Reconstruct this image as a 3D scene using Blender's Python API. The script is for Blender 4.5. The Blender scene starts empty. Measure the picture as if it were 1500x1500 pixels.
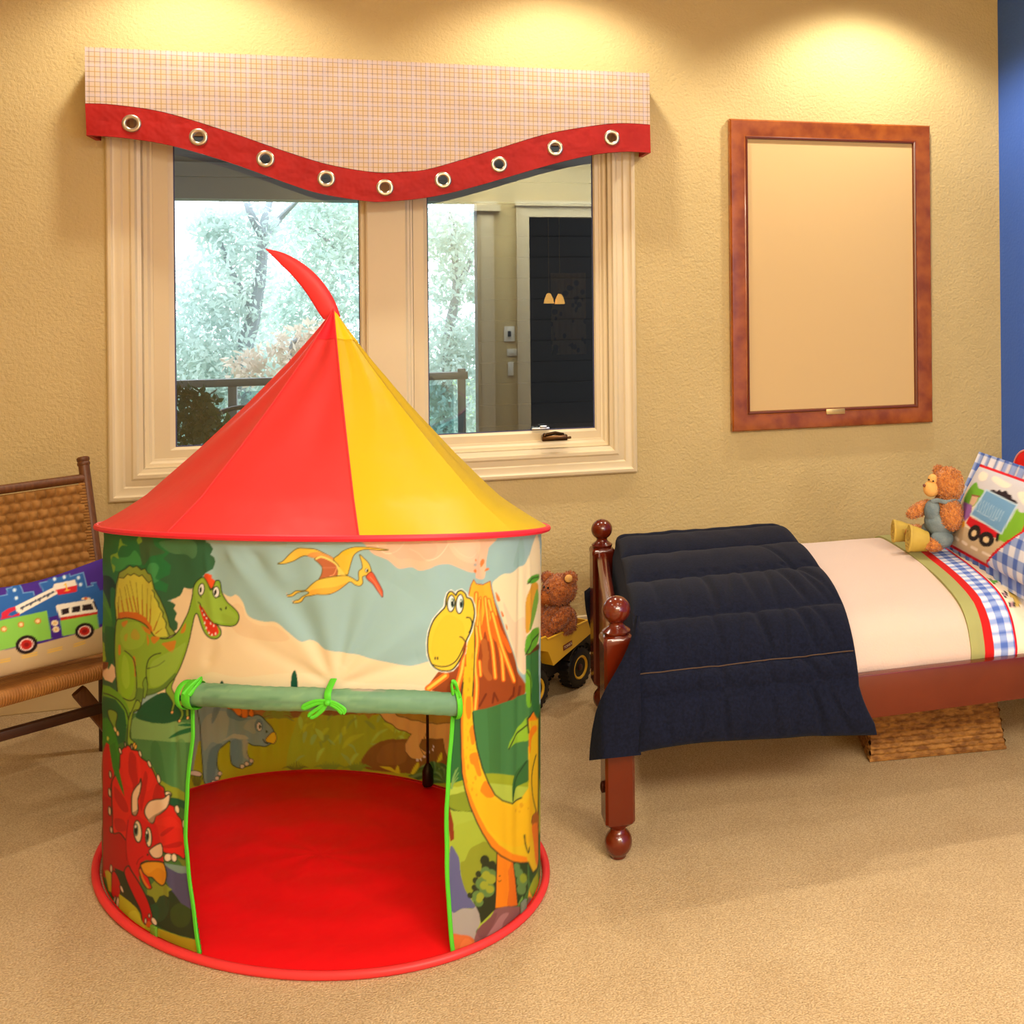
import bpy, bmesh, math, random
import numpy as np
from mathutils import Vector, Matrix, noise
from mathutils.geometry import tessellate_polygon

random.seed(7)
SC = bpy.context.scene
COL = SC.collection

# ------------------------------------------------------------------ camera
FPX, CX, CY = 1600.0, 1050.0, 419.5          # focal length and principal point for a 1500 px frame
YAW, ROLL = 0.28479, -0.009454
CAM = np.array([0.0, 0.0, 1.5])
_F = np.array([math.sin(YAW), math.cos(YAW), 0.0])
_R0 = np.array([math.cos(YAW), -math.sin(YAW), 0.0])
_U0 = np.cross(_R0, _F)
_R = _R0 * math.cos(ROLL) + _U0 * math.sin(ROLL)
_U = np.cross(_R, _F)
cam_data = bpy.data.cameras.new('camera')
cam = bpy.data.objects.new('camera', cam_data)
COL.objects.link(cam)
cam_data.sensor_width = 36.0
cam_data.sensor_fit = 'HORIZONTAL'
cam_data.lens = FPX / 1500.0 * 36.0
cam_data.shift_x = (750.0 - CX) / 1500.0
cam_data.shift_y = (CY - 750.0) / 1500.0
cam_data.clip_start = 0.05
cam_data.clip_end = 200
cam.matrix_world = Matrix(((_R[0], _U[0], -_F[0], CAM[0]), (_R[1], _U[1], -_F[1], CAM[1]),
                           (_R[2], _U[2], -_F[2], CAM[2]), (0, 0, 0, 1)))
SC.camera = cam

# ------------------------------------------------------------------ sky, lamps, exposure
world = bpy.data.worlds.new('sky')
SC.world = world
world.use_nodes = True
bg = world.node_tree.nodes['Background']
bg.inputs[0].default_value = (0.93, 0.97, 1.0, 1)
bg.inputs[1].default_value = 3.9
SC.view_settings.view_transform = 'Standard'
SC.view_settings.look = 'None'
SC.view_settings.exposure = 0.12
SC.view_settings.gamma = 1.0
SC.view_settings.use_curve_mapping = False

CEIL = 2.95
WARM = (1.0, 0.92, 0.77)
def lamp_spot(name, loc, watts, angle, blend, size=0.05, aim=(0, 0, -1), col=WARM):
    l = bpy.data.lights.new(name, 'SPOT'); l.energy = watts; l.color = col
    l.spot_size = math.radians(angle); l.spot_blend = blend; l.shadow_soft_size = size
    o = bpy.data.objects.new(name, l); COL.objects.link(o); o.location = loc
    o.rotation_euler = Vector(aim).to_track_quat('-Z', 'Y').to_euler()
    return o
def lamp_area(name, loc, watts, sx, sy, col=WARM, aim=(0, 0, -1)):
    l = bpy.data.lights.new(name, 'AREA'); l.shape = 'RECTANGLE'; l.size = sx; l.size_y = sy
    l.energy = watts; l.color = col
    o = bpy.data.objects.new(name, l); COL.objects.link(o); o.location = loc
    o.rotation_euler = Vector(aim).to_track_quat('-Z', 'Y').to_euler()
    return o
for lx, w in ((-0.72, 48), (0.62, 48), (1.95, 68)):          # recessed cans washing the window wall
    lamp_spot('ceiling_can_light', (lx, 3.96, CEIL - 0.03), w, 124, 0.5, 0.06, (0, 0.12, -1))
for lx, ly, w in ((-0.9, 2.2, 16), (0.9, 1.8, 18), (2.0, 1.8, 16), (-0.6, 0.4, 40), (0.9, 0.4, 52)):   # cans over the room
    lamp_spot('ceiling_can_light', (lx, ly, CEIL - 0.03), w, 150, 0.7, 0.09)
lamp_area('added_ceiling_fill', (1.0, -1.2, CEIL - 0.02), 290, 2.4, 1.0)  # added soft fill under the ceiling behind the camera, lights the tent front
_fl = bpy.data.lights.new('added_side_fill', 'POINT'); _fl.energy = 85; _fl.color = (1.0, .90, .76); _fl.shadow_soft_size = .22      # added fill for the tent from behind the viewer's right shoulder, no lamp there
_flo = bpy.data.objects.new('added_side_fill', _fl); COL.objects.link(_flo); _flo.location = (2.15, -1.25, 1.75)

# ------------------------------------------------------------------ pixel <-> place helpers
def ray(px, py):
    return _F + _R * ((px - CX) / FPX) - _U * ((py - CY) / FPX)
def aty(px, py, Y):
    d = ray(px, py); return CAM + d * ((Y - CAM[1]) / d[1])
def atz(px, py, Z):
    d = ray(px, py); return CAM + d * ((Z - CAM[2]) / d[2])
def atf(px, py, f):
    return CAM + ray(px, py) * f
def atp(px, py, p0, n):
    d = ray(px, py); n = np.asarray(n, float)
    return CAM + d * (((np.asarray(p0) - CAM) @ n) / (d @ n))
def proj(P):
    q = np.asarray(P, float) - CAM
    w = q @ _F
    return CX + FPX * (q @ _R) / w, CY - FPX * (q @ _U) / w
def unit(v):
    v = np.asarray(v, float); return v / (np.linalg.norm(v) + 1e-12)

# ------------------------------------------------------------------ colour and materials
def lin(c):
    c = np.asarray(c, float) / 255.0
    return np.where(c <= 0.04045, c / 12.92, ((c + 0.055) / 1.055) ** 2.4)
def L(r, g, b, k=1.0):
    a = lin((r, g, b)) * k; return (float(a[0]), float(a[1]), float(a[2]), 1.0)

MATS = {}
def newmat(name):
    m = bpy.data.materials.new(name); m.use_nodes = True
    return m, m.node_tree, m.node_tree.nodes['Principled BSDF']
def node(nt, typ, **kw):
    n = nt.nodes.new(typ)
    for k, v in kw.items():
        setattr(n, k, v)
    return n
def mat(name, col, rough=0.5, spec=0.5, metal=0.0, col2=None, nscale=8.0, bump=0.0, bscale=60.0, stretch=None,
        vcol=False, trans=0.0, coat=0.0, sheen=0.0, bdist=0.004, detail=3.0, emit=None):
    """noise-mottled, optionally bumpy surface; vcol takes the dyed colour of the cloth from its colour attribute"""
    if name in MATS: return MATS[name]
    m, nt, p = newmat(name)
    tc = node(nt, 'ShaderNodeTexCoord'); src = tc.outputs['Object']
    if stretch:
        mp = node(nt, 'ShaderNodeMapping'); mp.inputs['Scale'].default_value = stretch
        nt.links.new(src, mp.inputs['Vector']); src = mp.outputs['Vector']
    p.inputs['Base Color'].default_value = col
    if vcol:
        a = node(nt, 'ShaderNodeVertexColor'); a.layer_name = 'Col'
        nt.links.new(a.outputs['Color'], p.inputs['Base Color'])
    elif col2 is not None:
        n = node(nt, 'ShaderNodeTexNoise'); n.inputs['Scale'].default_value = nscale; n.inputs['Detail'].default_value = detail
        r = node(nt, 'ShaderNodeValToRGB'); r.color_ramp.elements[0].position = 0.35; r.color_ramp.elements[1].position = 0.65
        r.color_ramp.elements[0].color = col; r.color_ramp.elements[1].color = col2
        nt.links.new(src, n.inputs['Vector']); nt.links.new(n.outputs['Fac'], r.inputs['Fac'])
        nt.links.new(r.outputs['Color'], p.inputs['Base Color'])
    p.inputs['Roughness'].default_value = rough
    p.inputs['Specular IOR Level'].default_value = spec
    p.inputs['Metallic'].default_value = metal
    if coat: p.inputs['Coat Weight'].default_value = coat; p.inputs['Coat Roughness'].default_value = 0.12
    if sheen: p.inputs['Sheen Weight'].default_value = sheen; p.inputs['Sheen Roughness'].default_value = 0.5
    if emit:
        p.inputs['Emission Color'].default_value = emit[0]; p.inputs['Emission Strength'].default_value = emit[1]
    if bump:
        n2 = node(nt, 'ShaderNodeTexNoise'); n2.inputs['Scale'].default_value = bscale; n2.inputs['Detail'].default_value = 2.0
        b = node(nt, 'ShaderNodeBump'); b.inputs['Strength'].default_value = bump; b.inputs['Distance'].default_value = bdist
        nt.links.new(src, n2.inputs['Vector']); nt.links.new(n2.outputs['Fac'], b.inputs['Height'])
        nt.links.new(b.outputs['Normal'], p.inputs['Normal'])
    if trans:
        out = nt.nodes['Material Output']
        t = node(nt, 'ShaderNodeBsdfTranslucent'); mx = node(nt, 'ShaderNodeMixShader'); mx.inputs[0].default_value = trans
        t.inputs['Color'].default_value = col
        if vcol: nt.links.new(a.outputs['Color'], t.inputs['Color'])
        nt.links.new(p.outputs[0], mx.inputs[1]); nt.links.new(t.outputs[0], mx.inputs[2])
        nt.links.new(mx.outputs[0], out.inputs['Surface'])
    MATS[name] = m
    return m

# ------------------------------------------------------------------ mesh building
WLOC = {}
class MB:
    def __init__(s): s.v = []; s.f = []; s.c = None
    def add(s, vs, fs):
        o = len(s.v); s.v.extend([tuple(float(a) for a in p) for p in vs]); s.f.extend([tuple(i + o for i in f) for f in fs]); return s
    def box(s, lo, hi):
        x0, y0, z0 = lo; x1, y1, z1 = hi
        vs = [(x0, y0, z0), (x1, y0, z0), (x1, y1, z0), (x0, y1, z0), (x0, y0, z1), (x1, y0, z1), (x1, y1, z1), (x0, y1, z1)]
        return s.add(vs, [(0, 3, 2, 1), (4, 5, 6, 7), (0, 1, 5, 4), (1, 2, 6, 5), (2, 3, 7, 6), (3, 0, 4, 7)])
    def obox(s, c, ex, ey, ez):
        """box about centre c with half-extent vectors"""
        c = np.asarray(c, float); ex, ey, ez = map(lambda a: np.asarray(a, float), (ex, ey, ez))
        vs = [c + a * ex + b * ey + d * ez for d in (-1, 1) for a, b in ((-1, -1), (1, -1), (1, 1), (-1, 1))]
        return s.add(vs, [(0, 3, 2, 1), (4, 5, 6, 7), (0, 1, 5, 4), (1, 2, 6, 5), (2, 3, 7, 6), (3, 0, 4, 7)])
    def grid(s, P, closed_u=False, closed_v=False):
        """P: array nu x nv x 3"""
        nu, nv = len(P), len(P[0])
        o = len(s.v); s.v.extend([tuple(float(a) for a in p) for row in P for p in row])
        for i in range(nu if closed_u else nu - 1):
            for j in range(nv if closed_v else nv - 1):
                a = i * nv + j; b = ((i + 1) % nu) * nv + j; c = ((i + 1) % nu) * nv + (j + 1) % nv; d = i * nv + (j + 1) % nv
                s.f.append((o + a, o + b, o + c, o + d))
        return s
    def fan(s, ring, centre):
        o = len(s.v); n = len(ring)
        s.v.extend([tuple(float(a) for a in p) for p in ring]); s.v.append(tuple(float(a) for a in centre))
        s.f.extend([(o + i, o + (i + 1) % n, o + n) for i in range(n)]); return s
    def loft(s, rings, cap=True):
        s.grid(rings, False, True)
        if cap:
            for r in (rings[0], rings[-1]): s.fan(r, np.mean(np.asarray(r), axis=0))
        return s
    def tube(s, path, r, n=10, cap=True, closed=False, flat=None):
        """tube along a path; r scalar or per point; flat=(a,b) gives an elliptic section with its wide axis along vector `flat[2]`"""
        P = np.asarray(path, float); m = len(P)
        T = np.zeros_like(P)
        for i in range(m):
            a = P[(i - 1) % m] if closed or i > 0 else P[i]; b = P[(i + 1) % m] if closed or i < m - 1 else P[i]
            T[i] = unit(b - a)
        ref = np.array([0, 0, 1.0]) if abs(T[0][2]) < 0.9 else np.array([1.0, 0, 0])
        if flat is not None: ref = np.asarray(flat[2], float)
        rings = []
        N = unit(np.cross(np.cross(T[0], ref), T[0]))
        for i in range(m):
            if flat is not None: N = unit(ref - T[i] * (ref @ T[i]))
            else: N = unit(N - T[i] * (N @ T[i]))
            B = np.cross(T[i], N)
            ri = r[i] if hasattr(r, '__len__') else r
            ra, rb = (ri, ri) if flat is None else (flat[0], flat[1])
            if flat is not None and hasattr(r, '__len__'): ra, rb = flat[0] * r[i], flat[1] * r[i]
            rings.append([P[i] + N * ra * math.cos(2 * math.pi * k / n) + B * rb * math.sin(2 * math.pi * k / n) for k in range(n)])
        if closed: return s.grid(rings, True, True)
        return s.loft(rings, cap)
    def lathe(s, base, axis, prof, n=32, cap=True):
        """prof: (distance along axis, radius)"""
        A = unit(axis); X = unit(np.cross(A, (0, 1, 0.01) if abs(A[1]) < 0.9 else (1, 0, 0))); Y = np.cross(A, X)
        base = np.asarray(base, float)
        rings = [[base + A * h + (X * math.cos(2 * math.pi * k / n) + Y * math.sin(2 * math.pi * k / n)) * r for k in range(n)] for h, r in prof]
        return s.loft(rings, cap)
    def sphere(s, c, r, rot=None, nu=24, nv=16, fn=None):
        c = np.asarray(c, float); r = np.asarray(r, float) * np.ones(3)
        rings = []
        for j in range(nv + 1):
            th = math.pi * min(max(j / nv, 1e-3), 1 - 1e-3)
            row = []
            for k in range(nu):
                ph = 2 * math.pi * k / nu
                d = np.array([math.sin(th) * math.cos(ph), math.sin(th) * math.sin(ph), math.cos(th)])
                q = d * r * (fn(d) if fn else 1)
                if rot is not None: q = rot @ q
                row.append(c + q)
            rings.append(row)
        return s.loft(rings)
    def poly(s, loops, to3, depth):
        """flat polygon (first loop outer, others holes) given depth along vector"""
        loops2 = [[Vector((a, b, 0)) for a, b in l] for l in loops]
        tris = tessellate_polygon(loops2)
        flat = [p for l in loops for p in l]
        F = [np.asarray(to3(a, b), float) for a, b in flat]; d = np.asarray(depth, float); n = len(F)
        o = len(s.v)
        s.v.extend([tuple(p) for p in F]); s.v.extend([tuple(p + d) for p in F])
        for t in tris:
            s.f.append(tuple(o + i for i in t)); s.f.append(tuple(o + n + i for i in reversed(t)))
        k = 0
        for l in loops:
            m = len(l)
            for i in range(m):
                a, b = k + i, k + (i + 1) % m
                s.f.append((o + a, o + b, o + n + b, o + n + a))
            k += m
        return s
    def build(s, name, m, parent=None, smooth=True, angle=40, cols=None, bevel=0, recalc=True):
        V = np.array(s.v, float)
        lo, hi = V.min(0), V.max(0)
        c = np.array([(lo[0] + hi[0]) / 2, (lo[1] + hi[1]) / 2, lo[2]])
        me = bpy.data.meshes.new(name)
        me.from_pydata((V - c).tolist(), [], s.f)
        if cols is not None:
            at = me.color_attributes.new('Col', 'FLOAT_COLOR', 'POINT')
            a = np.ones((len(V), 4), np.float32); a[:, :3] = cols
            at.data.foreach_set('color', a.ravel())
        if recalc or bevel:
            b = bmesh.new(); b.from_mesh(me)
            if bevel:
                ed = [e for e in b.edges if len(e.link_faces) == 2 and e.calc_face_angle(0) > 0.6]
                bmesh.ops.bevel(b, geom=ed, offset=bevel, segments=2, affect='EDGES', profile=0.6)
            bmesh.ops.recalc_face_normals(b, faces=b.faces)
            b.to_mesh(me); b.free()
        me.materials.append(m)
        if smooth:
            me.polygons.foreach_set('use_smooth', [True] * len(me.polygons))
            if angle: me.set_sharp_from_angle(angle=math.radians(angle))
        o = bpy.data.objects.new(name, me); COL.objects.link(o)
        o.location = c
        WLOC[o.name] = c
        if parent is not None:
            o.parent = parent; o.matrix_parent_inverse = Matrix.Translation(Vector(-WLOC[parent.name]))
        return o
def tag(o, label=None, cat=None, group=None, kind=None):
    if label: o['label'] = label
    if cat: o['category'] = cat
    if group: o['group'] = group
    if kind: o['kind'] = kind
    return o
def empty(name, loc, label=None, cat=None, group=None, kind=None):
    o = bpy.data.objects.new(name, None); COL.objects.link(o); o.empty_display_size = 0.05
    o.location = loc; WLOC[o.name] = np.asarray(loc, float)
    return tag(o, label, cat, group, kind)
def spline(pts, k=6, closed=True):
    P = [np.asarray(p, float) for p in pts]; n = len(P); out = []
    for i in range(n if closed else n - 1):
        if closed: a, b, c, d = P[(i - 1) % n], P[i], P[(i + 1) % n], P[(i + 2) % n]
        else: a, b, c, d = P[max(i - 1, 0)], P[i], P[i + 1], P[min(i + 2, n - 1)]
        for j in range(k):
            t = j / k
            out.append(0.5 * ((2 * b) + (c - a) * t + (2 * a - 5 * b + 4 * c - d) * t * t + (3 * b - a - 3 * c + d) * t ** 3))
    if not closed: out.append(P[-1])
    return out
def interp(x, xs, ys): return np.interp(x, xs, ys)

# ------------------------------------------------------------------ a drawing board for printed cloth
class Canvas:
    """dyes of a printed cloth, drawn as filled shapes and pen strokes, later read per vertex"""
    def __init__(s, x0, y0, x1, y1, bgcol, ss=2, alpha=False):
        s.x0, s.y0, s.ss = x0, y0, ss
        s.w, s.h = int((x1 - x0) * ss), int((y1 - y0) * ss)
        s.a = np.zeros((s.h, s.w, 3), np.float32); s.a[:] = np.asarray(bgcol, np.float32)
        s.m = np.zeros((s.h, s.w), np.float32)
        s.o = (0, 0, 1.0)
    def frame(s, ox=0, oy=0, sc=1.0): s.o = (ox, oy, sc); return s
    def _t(s, pts):
        P = np.asarray(pts, float); ox, oy, sc = s.o
        return np.c_[(ox + P[:, 0] / sc - s.x0) * s.ss, (oy + P[:, 1] / sc - s.y0) * s.ss]
    def fill(s, pts, col, smooth=True, k=6, al=1.0):
        if smooth: pts = spline(pts, k, True)
        P = s._t(pts); col = np.asarray(col, np.float32)
        y0 = max(int(P[:, 1].min()), 0); y1 = min(int(P[:, 1].max()) + 1, s.h - 1)
        A, B = P, np.roll(P, -1, 0)
        for y in range(y0, y1 + 1):
            yc = y + 0.5
            hit = (A[:, 1] <= yc) != (B[:, 1] <= yc)
            if not hit.any(): continue
            a, b = A[hit], B[hit]
            xs = np.sort(a[:, 0] + (yc - a[:, 1]) * (b[:, 0] - a[:, 0]) / (b[:, 1] - a[:, 1]))
            for i in range(0, len(xs) - 1, 2):
                u, v = max(int(xs[i] + 0.5), 0), min(int(xs[i + 1] + 0.5), s.w)
                if v > u:
                    if al >= 1: s.a[y, u:v] = col
                    else: s.a[y, u:v] = s.a[y, u:v] * (1 - al) + col * al
                    s.m[y, u:v] = 1
    def line(s, pts, w, col, smooth=True, k=6, al=1.0, taper=False):
        if smooth and len(pts) > 2: pts = spline(pts, k, False)
        P = s._t(pts); col = np.asarray(col, np.float32); r0 = w * s.ss / 2.0; n = len(P)
        for i in range(n - 1):
            a, b = P[i], P[i + 1]
            r = r0 * (math.sin(math.pi * (i + 0.5) / (n - 1)) * 0.8 + 0.2 if taper else 1)
            x0, x1 = max(int(min(a[0], b[0]) - r - 1), 0), min(int(max(a[0], b[0]) + r + 2), s.w)
            y0, y1 = max(int(min(a[1], b[1]) - r - 1), 0), min(int(max(a[1], b[1]) + r + 2), s.h)
            if x1 <= x0 or y1 <= y0: continue
            X, Y = np.meshgrid(np.arange(x0, x1) + 0.5, np.arange(y0, y1) + 0.5)
            d = b - a; q = np.clip(((X - a[0]) * d[0] + (Y - a[1]) * d[1]) / (d @ d + 1e-9), 0, 1)
            D = np.hypot(X - a[0] - q * d[0], Y - a[1] - q * d[1])
            k_ = np.clip(r + 0.5 - D, 0, 1)[..., None] * al
            s.a[y0:y1, x0:x1] = s.a[y0:y1, x0:x1] * (1 - k_) + col * k_
            s.m[y0:y1, x0:x1] = np.maximum(s.m[y0:y1, x0:x1], k_[..., 0])
    def shape(s, pts, col, pen=None, w=1.2, smooth=True):
        s.fill(pts, col, smooth)
        if pen is not None:
            q = spline(pts, 6, True) if smooth else [np.asarray(p, float) for p in pts]
            s.line(q + [q[0]], w, pen, smooth=False)
    def oval(s, cx, cy, rx, ry, col, rot=0, pen=None, w=1.0, al=1.0):
        c, n = math.cos(math.radians(rot)), math.sin(math.radians(rot))
        pts = [(cx + rx * math.cos(t) * c - ry * math.sin(t) * n, cy + rx * math.cos(t) * n + ry * math.sin(t) * c) for t in np.linspace(0, 2 * math.pi, 28, endpoint=False)]
        s.fill(pts, col, False, al=al)
        if pen is not None: s.line(pts + [pts[0]], w, pen, smooth=False)
    def read(s, px, py):
        r = [s._read(np.asarray(px) + a, np.asarray(py) + b) for a, b in ((-.4, -.4), (.4, -.4), (-.4, .4), (.4, .4))]
        return sum(c for c, _ in r) / 4, s._read(px, py)[1]
    def _read(s, px, py):
        """linear colour at arrays of positions, and how much was drawn there"""
        x = np.clip((np.asarray(px) - s.x0) * s.ss - 0.5, 0, s.w - 1.001); y = np.clip((np.asarray(py) - s.y0) * s.ss - 0.5, 0, s.h - 1.001)
        i, j = y.astype(int), x.astype(int); fy, fx = (y - i)[..., None], (x - j)[..., None]
        A = s.a
        c = (A[i, j] * (1 - fx) + A[i, j + 1] * fx) * (1 - fy) + (A[i + 1, j] * (1 - fx) + A[i + 1, j + 1] * fx) * fy
        return lin(c), s.m[i, j]
# ================================================================== the room
WY = 4.45                      # window wall
RX = 2.659                     # blue wall
LX, FY = -3.0, -2.0            # wall beyond the left of the photo, wall with the doorway
wall_tan = mat('tan_orange_peel_paint', L(206, 183, 130), 0.75, 0.25, bump=0.6, bscale=100, bdist=0.006, col2=L(201, 178, 125), nscale=3)
wall_blue = mat('blue_paint', L(66, 108, 206), 0.6, 0.3, bump=0.3, bscale=75, bdist=0.005)
ceil_white = mat('ceiling_paint', L(225, 208, 175), 0.85, 0.2, bump=0.3, bscale=60)
trim_paint = mat('cream_trim_paint', L(224, 205, 166), 0.38, 0.45)

def carpet_mat():
    m, nt, p = newmat('beige_carpet')
    tc = node(nt, 'ShaderNodeTexCoord')
    n1 = node(nt, 'ShaderNodeTexNoise'); n1.inputs['Scale'].default_value = 230; n1.inputs['Detail'].default_value = 3
    n2 = node(nt, 'ShaderNodeTexNoise'); n2.inputs['Scale'].default_value = 5; n2.inputs['Detail'].default_value = 4
    r1 = node(nt, 'ShaderNodeValToRGB'); r1.color_ramp.elements[0].position = 0.3; r1.color_ramp.elements[1].position = 0.7
    r1.color_ramp.elements[0].color = L(174, 147, 106); r1.color_ramp.elements[1].color = L(222, 196, 154)
    r2 = node(nt, 'ShaderNodeValToRGB'); r2.color_ramp.elements[0].color = L(228, 222, 214); r2.color_ramp.elements[1].color = L(255, 255, 255)
    mx = node(nt, 'ShaderNodeMix', data_type='RGBA', blend_type='MULTIPLY'); mx.inputs[0].default_value = 1
    for n in (n1, n2): nt.links.new(tc.outputs['Object'], n.inputs['Vector'])
    nt.links.new(n1.outputs['Fac'], r1.inputs['Fac']); nt.links.new(n2.outputs['Fac'], r2.inputs['Fac'])
    nt.links.new(r1.outputs['Color'], mx.inputs[6]); nt.links.new(r2.outputs['Color'], mx.inputs[7])
    nt.links.new(mx.outputs[2], p.inputs['Base Color'])
    b = node(nt, 'ShaderNodeBump'); b.inputs['Strength'].default_value = 0.7; b.inputs['Distance'].default_value = 0.006
    nt.links.new(n1.outputs['Fac'], b.inputs['Height']); nt.links.new(b.outputs['Normal'], p.inputs['Normal'])
    p.inputs['Roughness'].default_value = 0.95; p.inputs['Specular IOR Level'].default_value = 0.1
    return m
carpet = carpet_mat()
def structure(o): o['kind'] = 'structure'; return o
structure(MB().box((LX - .1, FY - .1, -0.06), (RX + .1, WY + .15, 0)).build('floor', carpet, smooth=False))
structure(MB().box((LX - .1, FY - .1, CEIL), (RX + .1, WY + .15, CEIL + .06)).build('ceiling', ceil_white, smooth=False))
# opening in the window wall
OX0, OX1, OZ0, OZ1 = -0.90, 0.845, 0.82, 2.20
w = MB()
w.box((LX, WY, 0), (OX0, WY + .15, CEIL)).box((OX1, WY, 0), (RX, WY + .15, CEIL))
w.box((OX0, WY, 0), (OX1, WY + .15, OZ0)).box((OX0, WY, OZ1), (OX1, WY + .15, CEIL))
structure(w.build('wall_back', wall_tan, smooth=False, recalc=False))
structure(MB().box((RX, FY, 0), (RX + .1, WY + .15, CEIL)).build('wall_right', wall_blue, smooth=False))
structure(MB().box((LX - .1, FY, 0), (LX, WY + .15, CEIL)).build('wall_left', wall_tan, smooth=False))
# doorway in the wall behind, seen reflected in the dark half of the window
GY = 4.50
MY = 2 * GY - FY               # where that wall appears in the mirror
dx0, dx1 = aty(776, 480, MY)[0], aty(868, 480, MY)[0] + 0.05
dz1 = aty(800, 318, MY)[2]
w = MB()
w.box((LX, FY - .1, 0), (dx0, FY, CEIL)).box((dx1, FY - .1, 0), (RX, FY, CEIL)).box((dx0, FY - .1, dz1), (dx1, FY, CEIL))
structure(w.build('wall_front', wall_tan, smooth=False, recalc=False))
def casing_loop(rects, flip=False):
    """mitred moulding: successive rectangles (x0, z0, x1, z1, y)"""
    return [[(x0, y, z0), (x1, y, z0), (x1, y, z1), (x0, y, z1)] for x0, z0, x1, z1, y in rects]
dw = MB()
for a, b, z0, z1 in ((dx0 - .11, dx0, 0, dz1 + .11), (dx1, dx1 + .11, 0, dz1 + .11), (dx0, dx1, dz1, dz1 + .11)):
    dw.box((a, FY, z0), (b, FY + .03, z1))
dw.box((dx0 - .14, FY, dz1 + .11), (dx1 + .14, FY + .06, dz1 + .16)).box((dx0 - .125, FY, 0), (dx0 - .11, FY + .045, dz1 + .11))
structure(dw.build('door_1', trim_paint, smooth=False, recalc=False))
px0 = aty(700, 480, MY)[0]
pl = MB().box((px0, FY, 0), (px0 + .16, FY + .05, dz1 + .05)).box((px0 - .06, FY, dz1 + .05), (px0 + .22, FY + .10, dz1 + .11))
pl.box((px0 - .03, FY, dz1 + .11), (px0 + .19, FY + .08, dz1 + .15)).box((px0 + .03, FY, 0), (px0 + .13, FY + .065, dz1))
structure(pl.build('trim_1', trim_paint, smooth=False, recalc=False))
hall_mat = mat('hall_paint', L(84, 62, 40), 0.8, 0.2)
h = MB().box((dx0 - 1.2, FY - 3.6, 0), (dx0 - 1.1, FY - .1, 2.6)).box((dx1 + 1.1, FY - 3.6, 0), (dx1 + 1.2, FY - .1, 2.6))
h.box((dx0 - 1.2, FY - 3.7, 0), (dx1 + 1.2, FY - 3.6, 2.6)).box((dx0 - 1.2, FY - 3.6, 2.6), (dx1 + 1.2, FY - .1, 2.7)).box((dx0 - 1.2, FY - 3.6, -.06), (dx1 + 1.2, FY - .1, 0))
structure(h.build('wall_hall', hall_mat, smooth=False, recalc=False))
plate = mat('white_plastic', L(236, 230, 215), 0.4)
dark = mat('black_recess', L(20, 18, 18), 0.5)
for i, (px, py, wpx, hpx) in enumerate(((746, 489, 15, 22), (750, 516, 14, 10), (748, 540, 8, 20))):
    c = aty(px, py, MY); sx = wpx / 2 * 11 / 1600; sz = hpx / 2 * 11 / 1600
    lab = ('white light switch plate on the wall by the doorway, seen reflected in the window', 'small white thermostat under the switch plate, reflected in the window pane',
           'narrow white dimmer plate below the thermostat, reflected in the window pane')[i]
    t = MB().box((c[0] - sx, FY + .001, c[2] - sz), (c[0] + sx, FY + .012, c[2] + sz)).build(('switch_plate', 'thermostat', 'dimmer_plate')[i], plate, bevel=.003)
    tag(t, lab, ('switch', 'thermostat', 'switch')[i])
    MB().box((c[0] - sx * .3, FY + .012, c[2] - sz * .35), (c[0] + sx * .3, FY + .018, c[2] + sz * .35)).build(('toggle', 'dial', 'slider')[i], dark if i == 0 else plate, t, smooth=False)
brass = mat('brass', L(190, 150, 80), 0.3, metal=1.0)
glow = mat('lit_glass_shade', L(255, 190, 90), 0.5, emit=(L(255, 176, 80), 7.0))
for k, (px, py) in enumerate(((804, 437), (820, 438))):
    q = aty(px, py, 2 * GY - (FY - 2.2)); p = np.array([q[0], FY - 2.2, q[2]])
    e = empty('pendant_lamp', p, ('hanging pendant lamp with glowing amber shade, left one of the pair reflected in the window',
                                  'hanging pendant lamp with glowing amber shade, right one of the pair reflected in the window')[k], 'lamp', 'pendant lamps in the hall')
    MB().lathe(p + [0, 0, -.06], (0, 0, 1), [(0, .062), (.04, .055), (.09, .038), (.12, .02)], 20).build('lamp_shade', glow, e)
    MB().tube([p + [0, 0, .06], (p[0], p[1], 2.6)], .006, 6).build('stem', brass, e)
cw0 = aty(806, 400, 2 * GY - (FY - 3.58)); cw1 = aty(858, 480, 2 * GY - (FY - 3.58))
def hall_curtain():
    m, nt, p = newmat('patterned_curtain')
    tc = node(nt, 'ShaderNodeTexCoord'); v = node(nt, 'ShaderNodeTexVoronoi'); v.inputs['Scale'].default_value = 9
    r = node(nt, 'ShaderNodeValToRGB'); r.color_ramp.elements[0].color = L(50, 34, 24); r.color_ramp.elements[1].color = L(196, 156, 100)
    r.color_ramp.elements[0].position = .32; r.color_ramp.elements[1].position = .38
    nt.links.new(tc.outputs['Object'], v.inputs['Vector']); nt.links.new(v.outputs['Distance'], r.inputs['Fac']); nt.links.new(r.outputs['Color'], p.inputs['Base Color'])
    p.inputs['Roughness'].default_value = .9
    return m
cm = hall_curtain()
xs = np.linspace(cw0[0], cw1[0], 30)
cz0, cz1 = cw1[2] - .35, cw0[2]
t = MB().grid([[(x, FY - 3.55 + .012 * math.sin(i * 1.3), z) for z in np.linspace(cz0, cz1, 6)] for i, x in enumerate(xs)])
t = t.build('patterned_curtain', cm)
tag(t, 'dark leaf patterned curtain in the hall beyond the doorway, reflected in the window', 'curtain')
l = bpy.data.lights.new('hall_light', 'SPOT'); l.energy = 10; l.color = (1, .66, .34); l.shadow_soft_size = .05; l.spot_size = 1.2
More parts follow.
